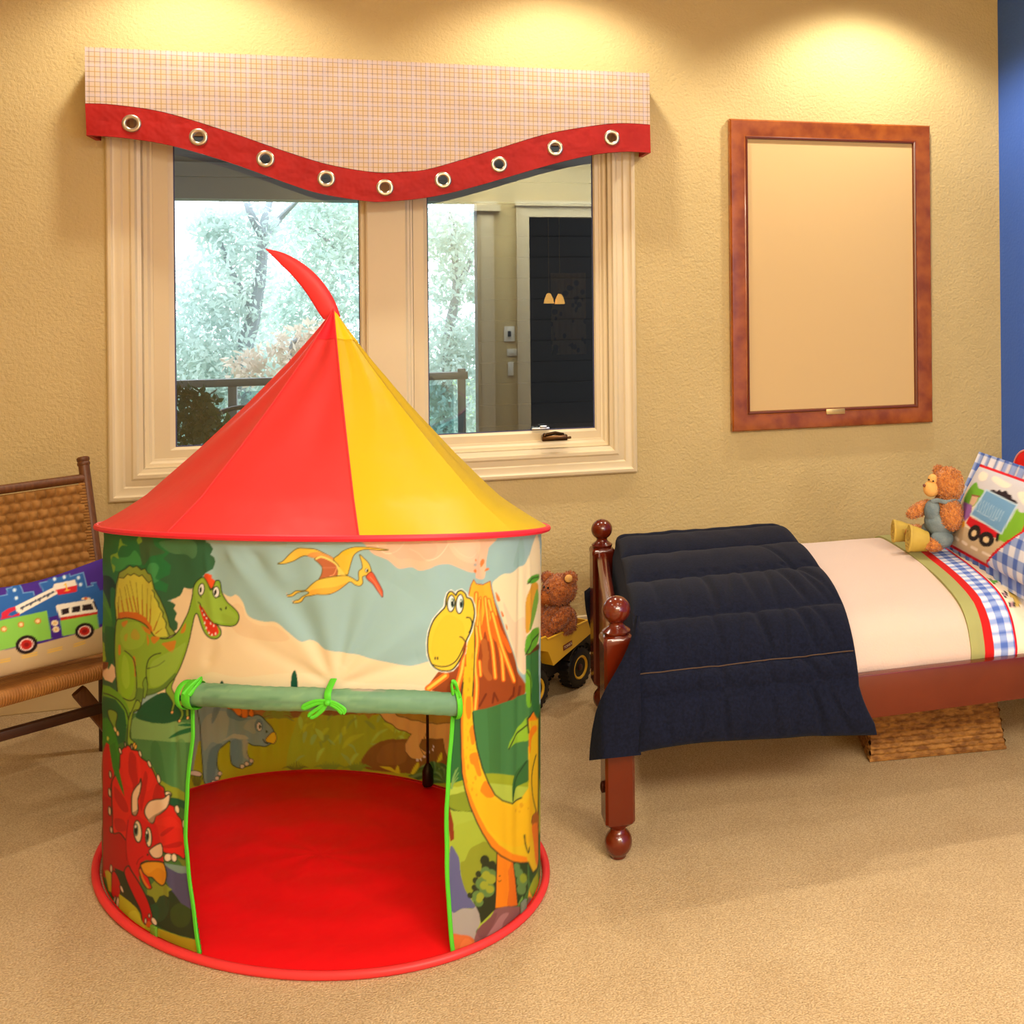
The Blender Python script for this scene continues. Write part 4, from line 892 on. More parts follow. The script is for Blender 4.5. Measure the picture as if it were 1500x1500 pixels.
cv.shape([(610, 960), (600, 880), (650, 790), (740, 755), (840, 740), (905, 690), (912, 760), (880, 860), (800, 930), (740, 960), (715, 1030), (680, 1048)], (236, 196, 160), INK, 1.5)
cv.fill([(640, 1020), (700, 960), (790, 910), (870, 860), (800, 930), (740, 965), (710, 1030), (680, 1044)], (150, 122, 98), al=.8); cv.fill([(450, 920), (490, 900), (515, 880), (495, 945), (470, 950)], (150, 122, 98), al=.8)
for x, y, a, b, ro in ((515, 1150, 48, 134, -4), (648, 1220, 38, 120, -3)): cv.oval(x, y, a, b, (240, 214, 176), ro, INK, 1.6)
for x, y, a, b in ((495, 1130, 28, 80), (632, 1205, 22, 78)): cv.oval(x, y, a, b, (110, 130, 108)); cv.oval(x - 2, y, a * .65, b * .7, (20, 24, 20)); cv.oval(x - 6, y - 40, a * .4, b * .22, WHITE)
cv.shape([(652, 1390), (700, 1340), (770, 1300), (815, 1295), (835, 1370), (825, 1440), (770, 1475), (700, 1465)], (236, 196, 160), INK, 1.5)
for x, y, a, b, ro in ((895, 1460, 44, 50, 0), (960, 1470, 30, 52, -10)): cv.oval(x, y, a, b, (238, 206, 170), ro, INK, 1.2)
cv.frame(140, 1240, 8.333)
cv.fill([(230, 260), (330, 300), (420, 420), (560, 640), (700, 820), (760, 900), (640, 700), (620, 590), (760, 480), (860, 420), (940, 520), (1190, 780), (1270, 1140), (1000, 1080), (800, 1000), (640, 900), (560, 820), (420, 680), (300, 580)], (46, 58, 34), False)
cv.oval(800, 760, 100, 170, (50, 72, 44), 20); cv.oval(1040, 840, 130, 150, (60, 76, 34)); cv.oval(700, 820, 70, 120, (40, 78, 48), 10)
cv.fill([(860, 200), (1000, 300), (1160, 330), (1190, 780), (1040, 690), (940, 540), (880, 420)], (84, 78, 110), False); cv.fill([(850, 190), (960, 220), (1060, 240), (1160, 250), (1180, 380), (1120, 330), (1000, 320), (880, 230)], (124, 148, 136))
cv.fill([(1000, 150), (1100, 170), (1160, 150), (1170, 260), (1060, 235)], (120, 126, 40), False)
cv.fill([(630, 520), (720, 420), (860, 440), (945, 520), (910, 540), (905, 610), (840, 590), (780, 610), (735, 690), (700, 620), (630, 590)], (138, 146, 46), False)
cv.shape([(550, 215), (620, 185), (740, 180), (840, 195), (870, 260), (885, 340), (860, 440), (810, 475), (750, 440), (690, 380), (630, 370), (580, 320)], (216, 140, 24), INK, 1.6)
cv.fill([(560, 230), (700, 195), (840, 215), (860, 300), (760, 260), (640, 330)], (228, 158, 40), al=.7)
cv.shape([(545, 250), (580, 320), (640, 380), (670, 460), (685, 505), (650, 522), (600, 480), (560, 400), (535, 300)], (216, 36, 24), INK, 1.2); cv.line([(545, 290), (580, 400), (640, 500)], 3, (214, 120, 34))
cv.line([(580, 120), (525, 160), (500, 220)], 1.0, RDK); cv.line([(555, 215), (620, 185), (740, 180), (850, 190)], 2.0, INK); cv.oval(635, 100, 12, 14, INK)
cv.shape([(350, 300), (400, 235), (440, 300), (540, 460), (640, 660), (690, 830), (690, 900), (620, 950), (570, 920), (550, 790), (460, 600), (380, 420)], RD, INK, 1.6)
cv.shape([(200, 320), (240, 310), (300, 440), (300, 560), (290, 640), (230, 640), (190, 560), (195, 420)], RD, INK, 1.2)
for x, y, a, b, ro in ((320, 520, 16, 50, -20), (232, 650, 12, 48, 15), (268, 690, 18, 76, 5), (655, 845, 12, 26, 0), (610, 910, 14, 36, 0), (715, 915, 28, 54, -30)): cv.oval(x, y, a, b, (238, 206, 176), ro, INK, 1.0)
cv.fill([(610, 970), (640, 910), (680, 930), (695, 990), (640, 985)], (206, 88, 34)); cv.oval(190, 270, 14, 50, (238, 206, 176), 0, INK, .8)
cv.fill([(110, 300), (150, 290), (190, 330), (190, 560), (160, 540)], (186, 176, 44), False)
cv.fill([(290, 580), (400, 660), (500, 750), (545, 830), (560, 920), (640, 990), (760, 1000), (900, 1050), (1050, 1100), (1270, 1150), (1310, 1420), (1000, 1360), (760, 1260), (560, 1130), (400, 950), (280, 800)], (186, 182, 40), False)
cv.fill([(760, 1010), (1000, 1090), (1270, 1150), (1280, 1280), (1000, 1240), (800, 1180)], (168, 142, 30), False, al=.8); cv.fill([(400, 820), (480, 780), (540, 860), (600, 980), (560, 1010), (440, 920)], (204, 206, 60), al=.7)
cv.frame(640, 1200, 6.82)
cv.fill([(380, 1290), (375, 1190), (400, 1110), (450, 1050), (530, 990), (580, 900), (680, 872), (840, 872), (900, 840), (920, 770), (990, 820), (1000, 960), (800, 1150), (500, 1340)], (134, 84, 80), False)
cv.fill([(480, 1190), (560, 1080), (640, 960), (720, 940), (660, 1040), (640, 1160), (560, 1260)], (172, 118, 112), al=.8); cv.fill([(400, 1130), (500, 1010), (600, 930), (560, 1060), (470, 1200)], (118, 70, 66), al=.7)
cv.line([(485, 1200), (510, 1240), (560, 1170)], 1.0, (200, 150, 140)); cv.fill([(835, 960), (850, 860), (900, 840), (900, 980), (860, 1000)], (104, 110, 96), False)
# ---------------------------------------------------------------- print seen from inside, on the far wall
bk = Canvas(262, 960, 690, 1185, (150, 128, 20))
bk.frame(270, 980, 7.5)
bk.fill([(-200, -300), (3600, -300), (3600, 420), (2600, 470), (1800, 520), (1300, 530), (1100, 540), (-200, 560)], (122, 72, 34), False)
bk.fill([(700, 300), (900, 340), (930, 480), (840, 520), (760, 440)], (160, 92, 40), al=.6)
bk.frame(450, 980, 6.25)
bk.fill([(-80, 440), (200, 430), (450, 415), (640, 430), (800, 500), (1010, 590), (1400, 640), (1400, 1200), (-80, 1200)], (140, 132, 30))
rg = np.random.default_rng(2)
for k in range(46):
    x, y = rg.uniform(-120, 900), rg.uniform(470, 900); a = rg.uniform(-1.2, 1.2); l_ = rg.uniform(60, 170)
    bk.line([(x, y), (x + l_ * .4 * a, y - l_ * .5), (x + l_ * a, y - l_ * .8)], rg.uniform(3, 8), [(158, 146, 34), (120, 120, 40), (150, 150, 54), (134, 138, 60)][k % 4], al=.45, taper=True)
bk.fill([(490, 860), (560, 740), (680, 660), (800, 640), (960, 640), (1400, 600), (1400, 960), (1000, 960), (560, 920)], (118, 70, 28))
bk.fill([(700, 700), (900, 680), (880, 860), (640, 860)], (136, 82, 36), al=.6)
bk.shape([(540, 300), (620, 380), (740, 490), (860, 560), (960, 590), (890, 690), (890, 760), (960, 820), (1010, 840), (1080, 800), (1100, 760), (1030, 710), (1060, 640), (1240, 640), (1260, 760), (1300, 830), (1400, 830), (1400, 300)], (190, 128, 66), (92, 56, 24), 1.0, False)
bk.fill([(800, 340), (1330, 340), (1330, 490), (1160, 495), (960, 460), (820, 420)], (150, 100, 34), False); bk.line([(790, 350), (820, 420), (960, 465), (1160, 500), (1320, 490)], 1.6, (110, 76, 30))
bk.line([(1105, 560), (1080, 630), (1030, 700), (1060, 760), (1090, 800)], .9, (92, 56, 24))
for x, y in ((1000, 838), (1038, 832), (1075, 800), (1110, 760), (1160, 708), (1150, 740)): bk.oval(x, y, 10, 12, (232, 196, 170))
for x, y, a in ((1160, 1000, 1.0), (1240, 1040, .8)):
    for k in range(15):
        d = -math.pi * (.02 + .96 * k / 14); l_ = 220 * a
        bk.line([(x, y), (x + l_ * .5 * math.cos(d), y + l_ * .62 * math.sin(d)), (x + l_ * 1.25 * math.cos(d), y + l_ * .7 * math.sin(d) + 60)], 5, [(78, 92, 36), (98, 112, 58), (60, 78, 36)][k % 3], taper=True)
for x, y in ((170, 950), (430, 960), (240, 950), (480, 950)):
    for k in range(9): bk.line([(x, y), (x + (k - 4) * 12, y - 60), (x + (k - 4) * 28, y - 105 + abs(k - 4) * 14)], 2, (112, 118, 36), taper=True)
for pts in ([(660, 890), (760, 900), (810, 950), (700, 910)], [(800, 950), (830, 880), (850, 960)], [(950, 950), (1000, 860), (1020, 890), (980, 960)], [(1190, 850), (1230, 760), (1230, 830)]): bk.fill(pts, (178, 146, 30))
bk.fill([(540, 940), (800, 950), (1000, 1010), (1280, 1130), (900, 1060), (540, 990)], (156, 134, 28))
for x, y in ((110, 430), (300, 410), (480, 420), (560, 450)):
    for k in range(5): bk.line([(x, y), (x + (k - 2) * 22, y - 40)], 2, (150, 104, 36), taper=True)
bk.frame(270, 980, 7.5)
for k in range(13):
    d = -math.pi * (.03 + .94 * k / 12); bk.line([(1020, 540), (1020 + 90 * math.cos(d), 540 + 130 * math.sin(d)), (1020 + 190 * math.cos(d), 540 + 150 * math.sin(d) + 40)], 3.2, (118, 110, 38), taper=True)
for k in range(12): bk.line([(1230, 1140), (1230 + (k - 6) * 16, 1080), (1230 + (k - 6) * 26, 1010 + abs(k - 6) * 14)], 1.4, (96, 92, 28), taper=True)
for k in range(10): bk.line([(110 + k * 6, 1280), (80 + k * 14, 1180 - (k % 3) * 18)], 1.4, (92, 84, 26), False)
GG, GW, GP = (116, 118, 108), (142, 128, 106), (206, 160, 132)
bk.fill([(100, 330), (440, 330), (430, 560), (150, 800), (100, 1130), (60, 1130)], (122, 118, 108), False)
bk.shape([(60, 1130), (110, 1120), (170, 1130), (190, 1160), (160, 1180), (60, 1160)], GP, INK, .8)
gd = [(150, 400), (260, 330), (420, 330), (490, 430), (600, 520), (720, 520), (800, 505), (880, 550), (960, 640), (990, 720), (970, 800), (880, 850), (760, 835), (690, 820), (690, 930), (720, 990), (752, 1010), (740, 1050), (680, 1075), (620, 1090), (560, 1075), (520, 1040), (505, 940), (500, 790), (420, 850), (370, 920), (365, 1080), (400, 1150), (380, 1210), (330, 1250), (260, 1275), (215, 1230), (200, 1060), (180, 850), (170, 620)]
bk.shape(gd, GG, INK, 1.3)
bk.fill([(180, 640), (230, 540), (320, 480), (460, 470), (490, 560), (470, 700), (440, 780), (380, 820), (300, 800), (220, 900), (190, 760)], GW, al=.75)
bk.fill([(510, 800), (620, 780), (640, 900), (630, 1060), (560, 1070), (515, 1000)], (98, 106, 104)); bk.fill([(250, 1100), (280, 900), (350, 830), (420, 830), (370, 920), (350, 1100), (310, 1230), (250, 1250)], (92, 100, 98))
bk.fill([(640, 780), (700, 800), (690, 930), (720, 1000), (650, 960)], (150, 128, 106), al=.8); bk.fill([(650, 640), (720, 560), (800, 560), (780, 700), (700, 680)], GW, al=.7); bk.fill([(420, 790), (520, 720), (640, 720), (700, 770), (520, 760)], (162, 138, 112), al=.8)
bk.fill([(300, 600), (330, 400), (420, 360), (380, 480)], (90, 98, 96), al=.8); bk.fill([(480, 430), (620, 530), (720, 545), (600, 570), (480, 520)], (86, 98, 98), al=.8)
for pts in ([(420, 360), (480, 355), (520, 400), (490, 440)], [(480, 360), (620, 360), (600, 420), (640, 470), (600, 510), (560, 480)], [(620, 420), (660, 370), (690, 440), (690, 530), (640, 530), (630, 470)], [(710, 480), (735, 430), (760, 480), (750, 520), (715, 510)]): bk.shape(pts, (206, 96, 26), (120, 60, 24), .7)
bk.oval(820, 620, 48, 70, (92, 98, 98)); bk.oval(822, 635, 26, 50, (222, 190, 160), -5, INK, .7); bk.oval(828, 635, 11, 25, (20, 16, 14)); bk.oval(907, 682, 12, 14, INK)
bk.shape([(900, 760), (960, 700), (1000, 700), (1012, 770), (980, 825), (940, 810), (905, 795)], (216, 140, 26), INK, 1.0); bk.line([(865, 770), (885, 800), (920, 815)], 1.5, INK)
for x, y in ((635, 1070), (685, 1045), (735, 1010), (390, 1150), (360, 1200), (320, 1245)): bk.oval(x, y, 24, 24, GP, 0, INK, .7)

# ---------------------------------------------------------------- the cloth itself
def ridge(px, py, segs):
    """soft folds: each (x0, y0, x1, y1, half width, height)"""
    d = np.zeros_like(px)
    for x0, y0, x1, y1, w_, h_ in segs:
        ux, uy = x1 - x0, y1 - y0; L2 = ux * ux + uy * uy
        q = np.clip(((px - x0) * ux + (py - y0) * uy) / L2, 0, 1)
        dist = np.hypot(px - x0 - q * ux, py - y0 - q * uy)
        d += h_ * np.exp(-(dist / (w_ * (.35 + .65 * q))) ** 2) * np.clip(np.minimum(q, 1 - q) * 6 + .15, 0, 1)
    return d
FOLDS = [(490, 1000, 600, 838, 26, -.010), (490, 1000, 560, 850, 16, .007), (488, 998, 470, 860, 24, .007), (486, 1000, 425, 850, 24, -.009), (486, 1000, 395, 880, 20, .006), (485, 1002, 350, 930, 16, -.005), (493, 1000, 640, 900, 18, .006), (500, 1002, 630, 960, 14, -.006), (494, 998, 530, 800, 14, -.005),
         (330, 800, 400, 900, 16, .006), (360, 800, 455, 930, 20, -.007), (300, 980, 330, 900, 18, -.006), (250, 1340, 235, 1100, 14, .006), (255, 1060, 262, 1260, 10, -.005), (690, 1380, 720, 1050, 16, .004), (745, 1330, 740, 1000, 12, -.004), (700, 800, 716, 900, 9, -.005), (762, 800, 758, 1280, 7, -.007), (776, 800, 772, 1290, 6, .006), (400, 798, 560, 796, 6, .004), (220, 800, 228, 900, 12, .005), (300, 800, 320, 960, 10, .004)]
N_F, N_B, N_V = 540, 380, 410
xf = np.linspace(XL + .3, XR - .3, N_F)
tf = [t_at(x) for x in xf]; tb = list(np.interp(np.linspace(XR - .3, XL + .3, N_B + 2)[1:-1], _px[back][::-1], bt_[::-1]))
tb = [t for t in tb]
T_ALL = np.array(tf + tb)
vv = np.linspace(0, 1, N_V)
ft_all = np.array([foot(t) for t in T_ALL]); fn_all = np.array([footn(t) for t in T_ALL])
X = ft_all[:, 0][:, None] + .010 * vv[None, :]; Yg = np.repeat(ft_all[:, 1][:, None], N_V, 1)
Zg = .012 + vv[None, :] * (rimz(X, Yg) - .018)
P3 = np.stack([X, Yg, Zg], -1)
PX, PY = proj(P3)
isf = np.zeros(len(T_ALL), bool); isf[:N_F] = True
disp = np.zeros_like(PX)
disp[isf] = .6 * ridge(PX[isf], PY[isf], FOLDS) + .0025 * np.sin(PX[isf] / 9.0 + np.sin(PY[isf] / 40.0)) * np.exp(-((vv[None, :] - 1) / .12) ** 2)
disp[~isf] = .003 * np.sin(np.arange((~isf).sum()) * .55)[:, None] * (1 - vv[None, :] * .4) + .002 * np.sin(vv * 30)[None, :]
disp *= np.clip(vv * 14, 0, 1)[None, :] * np.clip((1 - vv) * 25, 0, 1)[None, :]
P3[..., 0] += fn_all[:, 0][:, None] * disp; P3[..., 1] += fn_all[:, 1][:, None] * disp
colf, _ = cv.read(PX, PY); colb, _ = bk.read(np.clip(PX, 280, 664), np.clip(PY, 1022, 1166)); colb = colb * np.array([1.55, 2.3, 2.7])
cols = np.where(isf[:, None, None], colf, colb)
# near the outline the far cloth carries on the outer print, mirrored
edge_b = (~isf)[:, None] & ((PX > 684) | (PX < 262))
cols[edge_b] = colf[edge_b]
cols = np.clip(cols * np.array([1.12, 1.30, 1.36]), 0, .92)
# doorway cut in the front
opL = [(1000, 282), (1040, 282), (1080, 282), (1150, 275), (1230, 273), (1290, 280), (1340, 287), (1407, 297)]
opR = [(1000, 665), (1030, 664), (1100, 659), (1180, 655), (1260, 656), (1330, 660), (1400, 667)]
def opxl(y): return np.interp(y, [a for a, _ in opL], [b for _, b in opL])
def opxr(y): return np.interp(y, [a for a, _ in opR], [b for _, b in opR])
inside = (PY > 1014 + (PX - 290) * .032) & (PX > opxl(PY)) & (PX < opxr(PY)) & isf[:, None]
nT = len(T_ALL)
idx = np.arange(nT * N_V).reshape(nT, N_V)
a = idx; b = np.roll(idx, -1, 0)
quads = np.stack([a[:, :-1], b[:, :-1], b[:, 1:], a[:, 1:]], -1)
keep = ~(inside[:, :-1] & np.roll(inside, -1, 0)[:, :-1] & inside[:, 1:] & np.roll(inside, -1, 0)[:, 1:])
quads = quads[keep]
used = np.unique(quads); remap = -np.ones(nT * N_V, int); remap[used] = np.arange(len(used))
print_cloth = mat('printed_tent_cloth', (.6, .6, .6, 1), .5, .3, vcol=True, trans=.36)
tent = empty('play_tent', (TCX, TCY, 0), 'round pop-up play tent with red and yellow cone roof and dinosaur print wall', 'tent')
mb = MB(); mb.v = P3.reshape(-1, 3)[used].tolist(); mb.f = remap[quads].tolist()
mb.build('printed_wall', print_cloth, tent, angle=None, cols=cols.reshape(-1, 3)[used], recalc=False)

def on_front(px, py, off=0.0):
    """point of the front wall under a place in the photo"""
    t = t_at(px)
    for _ in range(12):
        b_ = foot(t); d = ray(px, py)
        k = ((b_ - CAM[:2]) @ footn(t)) / (d[:2] @ footn(t)); p = CAM + d * k
        q = np.linalg.inv(TAX @ np.diag([TA, TB])) @ (p[:2] - [TCX + .006, TCY]); tn = math.atan2(q[1], q[0])
        tn += 2 * math.pi * round((t - tn) / (2 * math.pi)); t = .5 * t + .5 * tn
    n = footn(t); e = foot(t)
    return np.array([e[0] + .010 * p[2] / .93 + n[0] * off, e[1] + n[1] * off, p[2]]), np.array([n[0], n[1], 0])

green_tape = mat('bright_green_tape', L(88, 200, 44), .55, .3, trans=.15, bump=.2, bscale=200)
red_cloth = mat('red_tent_cloth', L(246, 66, 66), .42, .35, trans=.3, bump=.25, bscale=9, bdist=.012)
yellow_cloth = mat('yellow_tent_cloth', L(230, 198, 26), .42, .35, trans=.3, bump=.25, bscale=9, bdist=.012)
floor_red = mat('red_floor_cloth', L(228, 14, 22), .5, .3, bump=.3, bscale=14, bdist=.01)
# edge tapes of the doorway
for side, fn, y0, y1 in (('l', opxl, 1022, 1405), ('r', opxr, 1035, 1398)):
    ys = np.linspace(y0, y1, 46); pts = [on_front(float(fn(y)) + (1.2 * math.sin(y / 13) * .3), y, .002) for y in ys]
    pts[-1][0][2] = max(pts[-1][0][2], .012)
    n = pts[20][1]; side_v = np.cross(n, (0, 0, 1))
    MB().tube([p for p, _ in pts], 1, 8, flat=(.0055 if side == 'l' else .005, .0032, side_v)).build('edge_tape', green_tape, tent)
# rolled-up door flap
rollc = Canvas(270, 985, 690, 1060, (128, 158, 118))
rg = np.random.default_rng(5)
for k in range(70):
    x = rg.uniform(280, 660); y = 1004 + rg.uniform(0, 30) + (x - 290) * .03
    rollc.line([(x, y), (x + rg.uniform(15, 50), y + rg.uniform(-3, 3))], rg.uniform(1.5, 4), [(104, 140, 104), (150, 176, 128), (118, 150, 116), (92, 126, 92)][k % 4], False, al=.5)
rollc.fill([(500, 998), (560, 1006), (566, 1014), (520, 1012), (502, 1006)], (186, 160, 138), False)
rollc.fill([(566, 1004), (670, 1010), (670, 1046), (520, 1032), (540, 1014)], (112, 142, 112), False, al=.6)
rollc.fill([(296, 1022), (400, 1026), (470, 1030), (296, 1034)], (96, 116, 92), False, al=.5)
xs_ = np.linspace(284, 667, 90); rings = []
for i, x in enumerate(xs_):
    yc = 1014.5 + (x - 300) * .037 + 1.0 * math.sin((x - 300) / 60)
    p, n = on_front(x, yc, .017)
    rr = .0255 * (1 - .13 * math.exp(-((x - 489) / 14) ** 2)) * (1 + .02 * math.sin(i * 1.7))
    rings.append([p + n * rr * .8 * math.cos(a_) + np.array([0, 0, 1.0]) * rr * math.sin(a_) * (1 + .03 * math.sin(3 * a_ + i * .2)) for a_ in np.linspace(0, 2 * math.pi, 24, endpoint=False)])
mb = MB().loft(rings); V = np.array(mb.v); rx_, ry_ = proj(V); rc, _ = rollc.read(rx_, ry_); rc = np.clip(rc * np.array([1.12, 1.30, 1.36]), 0, .92)
mb.build('rolled_flap', print_cloth, tent, angle=50, cols=rc)
def ribbon(path_px, off, wd, name='tie', par=tent, wide=None):
    pts = []
    for i, q in enumerate(path_px):
        o_ = off[i] if hasattr(off, '__len__') else off
        p, n = on_front(q[0], q[1], o_); pts.append(p)
    pts = spline(pts, 5, False)
    return pts, n
def add_ribbon(mb, path_px, off, wd):
    pts, n = ribbon(path_px, off, wd)
    P_ = np.array(pts)
    for i in range(len(P_) - 1): pass
    T_ = unit(P_[-1] - P_[0]); wv = unit(np.cross(n, T_))
    mb.tube(pts, 1, 8, flat=(wd, .0018, wv)); return mb
# middle bow
bow = MB()
add_ribbon(bow, [(489, 994), (489, 1004), (490, 1016)], [.004, .040, .046], .0075)
for pth in ([(492, 1016), (476, 1015), (460, 1021), (457, 1026), (462, 1025), (476, 1019), (490, 1018)], [(490, 1018), (479, 1025), (466, 1035), (470, 1039), (479, 1032), (488, 1021)],
            [(491, 1016), (500, 1018), (513, 1027), (510, 1033), (503, 1026), (492, 1019)], [(489, 1017), (484, 1028), (474, 1037)], [(492, 1017), (503, 1022), (512, 1031)]):
    add_ribbon(bow, pth, .048, .004)
c_, n_ = on_front(490.5, 1017, .050); bow.sphere(c_, (.007, .007, .007))
bow.build('bow_tie', green_tape, tent)
# straps that hold the ends of the roll
st = MB()
for x, w_ in ((281, .008), (293, .013)):
    ring = []
    p, n = on_front(x, 1014.5, .017); side_v = unit(np.cross(n, (0, 0, 1)))
    st.tube([p + n * .027 * math.cos(a_) + np.array([0, 0, 1.0]) * .0305 * math.sin(a_) for a_ in np.linspace(0, 2 * math.pi, 26, endpoint=False)], 1, 8, closed=True, flat=(w_, .002, side_v))
add_ribbon(st, [(292, 1008), (296, 998), (300, 992), (302, 996), (299, 1010)], [.046, .030, .014, .022, .044], .005)
st.build('end_strap', green_tape, tent)
st = MB()
p, n = on_front(664, 1027.5, .017); side_v = unit(np.cross(n, (0, 0, 1)))
st.tube([p + n * .027 * math.cos(a_) + np.array([0, 0, 1.0]) * .031 * math.sin(a_) for a_ in np.linspace(0, 2 * math.pi, 26, endpoint=False)], 1, 8, closed=True, flat=(.006, .002, side_v))
add_ribbon(st, [(657, 1012), (658, 1000), (661, 996), (664, 1001), (664, 1014)], [.030, .012, .010, .014, .040], .0045)
st.build('end_strap', green_tape, tent)
# little pull tabs near the hem
for x, y, m_ in ((229, 1371, mat('green_tab', L(108, 150, 40), .4, trans=.2)), (766, 1332, mat('grey_tab', L(118, 126, 108), .4, trans=.2))):
    p, n = on_front(x, y, .004); s_ = unit(np.cross(n, (0, 0, 1)))
    MB().obox(p, s_ * .011, n * .003, np.array([0, 0, .024])).build('pull_tab', m_, tent, bevel=.002)
# floor and hoops
OC = np.array([-0.1988, 3.0096]); OX = np.array([[-.7494, .6621], [.6621, .7494]]); OA, OB = .6258, .4250
def hoopf(t, k=1.0):
    # between the floor seam and the foot of the wall
    e = foot(t)
    return e + footn(t) * .0145
ring = [np.array([*hoopf(t), .0102]) for t in np.linspace(0, 2 * math.pi, 200, endpoint=False)]
MB().tube(ring, .0098, 10, closed=True).build('floor_hoop', red_cloth, tent)
fl = MB(); rings = []
for k in np.linspace(0.02, 1, 26):
    rings.append([np.array([TCX + (foot(t)[0] - TCX) * k, TCY + (foot(t)[1] - TCY) * k, .0075 + .0025 * math.sin(9 * t + 7 * k) * k * (1 - k) * 2 + .0015 * math.sin(23 * k)]) for t in np.linspace(0, 2 * math.pi, 120, endpoint=False)])
fl.loft(rings, cap=False).fan(rings[0], np.mean(np.array(rings[0]), 0)).build('floor_sheet', floor_red, tent, angle=60)
# black rod at the back
def on_back(px, py):
    d = ray(px, py); M_ = np.linalg.inv(TAX @ np.diag([TA, TB])); o_ = M_ @ (CAM[:2] - [TCX, TCY]); dd = M_ @ d[:2]
    A_, B_, C_ = dd @ dd, o_ @ dd, o_ @ o_ - 1; k = (-B_ + math.sqrt(max(B_ * B_ - A_ * C_, 0))) / A_
    return CAM + d * k
rb = on_back(632, 1152); rb = rb + (np.array([TCX, TCY, 0]) - rb) * [.035, .035, 0]; rb[2] = .013
blk = mat('black_rod', L(16, 14, 14), .4)
rz_ = rimz(rb[0], rb[1]) - .02
rd = MB().tube([rb + [0, 0, .05], (rb[0] + .002, rb[1], rz_)], .0042, 8).build('support_rod', blk, tent)
MB().lathe(rb, (0, 0, 1), [(0, .014), (.004, .0165), (.045, .0165), (.058, .011), (.066, .006)], 10).build('rod_socket', blk, rd)

# ---------------------------------------------------------------- roof
APEX = aty(488.5, 453, TCY - .02)
HR = [0, .1, .25, .45, .65, .87, 1.0]; RR = [0, .075, .20, .385, .585, .82, 1.0]
def rimp(t, k=1.028):
    b_ = foot(t, 1.0); b_ = np.array([TCX, TCY]) + (b_ - [TCX, TCY]) * k + [.010, 0]
    return np.array([b_[0], b_[1], rimz(b_[0], b_[1])])
seam_px = [247, 523]
sa, sb = t_at(251), t_at(523)
step = ft[-1] - ft[0]
tLeft, tRight = ft[0] - .28 * np.sign(step), ft[-1] + .35 * np.sign(step)
full = 2 * math.pi * np.sign(step)
seams = [tLeft, sa, sb, t_at(742), tRight, tRight + (tLeft + full - tRight) * .33, tRight + (tLeft + full - tRight) * .66, tLeft + full]
pcol = [red_cloth, red_cloth, yellow_cloth, yellow_cloth, yellow_cloth, red_cloth, red_cloth]
def roof_pt(t0, t1, u, h, off=0.0):
    t = t0 + (t1 - t0) * u; r = np.interp(h, HR, RR)
    R_ = rimp(t); Ra, Rb = rimp(t0), rimp(t1); ch = Ra * (1 - u) + Rb * u
    m_ = .95 * (1 - h ** 6); Q = R_ * (1 - m_) + ch * m_
    n = np.array([*footn(t), .7]); n /= np.linalg.norm(n)
    fold = .006 * math.sin(math.pi * u) * math.sin(math.pi * h) * math.sin(7 * u + 9 * h)
    p = np.array([APEX[0] + (Q[0] - APEX[0]) * r, APEX[1] + (Q[1] - APEX[1]) * r, APEX[2] + (Q[2] - APEX[2]) * h])
    return p + n * (fold + off)
hs = np.linspace(.0, 1, 46)
groups_ = [(0, 1), (1, 2), (2, 4), (4, 5), (5, 6), (6, 7)]
for i0, i1 in groups_:
    mb = MB()
    for i in range(i0, i1):
        mb.grid([[roof_pt(seams[i], seams[i + 1], u, h) for h in hs] for u in np.linspace(0, 1, 22)])
    if pcol[i0] is yellow_cloth: nm = 'yellow_roof_panel'
    else: nm = 'red_roof_panel'
    rp_ = mb.build(nm, pcol[i0], tent, angle=70)
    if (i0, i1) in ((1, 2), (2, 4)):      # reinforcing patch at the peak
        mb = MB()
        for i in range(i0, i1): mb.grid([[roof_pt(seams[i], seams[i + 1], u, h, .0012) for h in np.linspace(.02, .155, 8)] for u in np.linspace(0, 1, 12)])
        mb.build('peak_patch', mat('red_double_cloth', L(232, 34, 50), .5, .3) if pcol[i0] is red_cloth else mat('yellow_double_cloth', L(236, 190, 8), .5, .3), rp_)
sm = MB()
for i in (1, 2): sm.tube([roof_pt(seams[i], seams[i + 1], 0, h, .001) for h in hs], .0022, 6)
sm.build('roof_seam', red_cloth, tent)
MB().tube([rimp(t, 1.030) - [0, 0, .004] for t in np.linspace(0, 2 * math.pi, 200, endpoint=False)], .0075, 8, closed=True).build('roof_hoop', mat('red_hoop_binding', L(226, 40, 56), .45, .35), tent)
# curved tail at the peak
top = [(389, 364), (414, 370), (438, 382), (460, 399), (478, 420), (491, 442), (499, 464)]
bot = [(390, 366), (410, 386), (430, 406), (447, 427), (458, 444), (466, 457), (474, 468)]
T_, B_ = spline(top, 6, False), spline(bot, 6, False); tl = []
ya = TCY + .012
for i, (p, q) in enumerate(zip(T_, B_)):
    A_, Bq = aty(p[0], p[1], ya), aty(q[0], q[1], ya); m_ = (A_ + Bq) / 2; h_ = (A_ - Bq) / 2
    f_ = np.linalg.norm(h_) * .38
    tl.append([m_ + h_ * math.cos(a_) + np.array([0, f_, 0]) * math.sin(a_) for a_ in np.linspace(0, 2 * math.pi, 18, endpoint=False)])
MB().loft(tl).build('peak_tail', red_cloth, tent, angle=60)
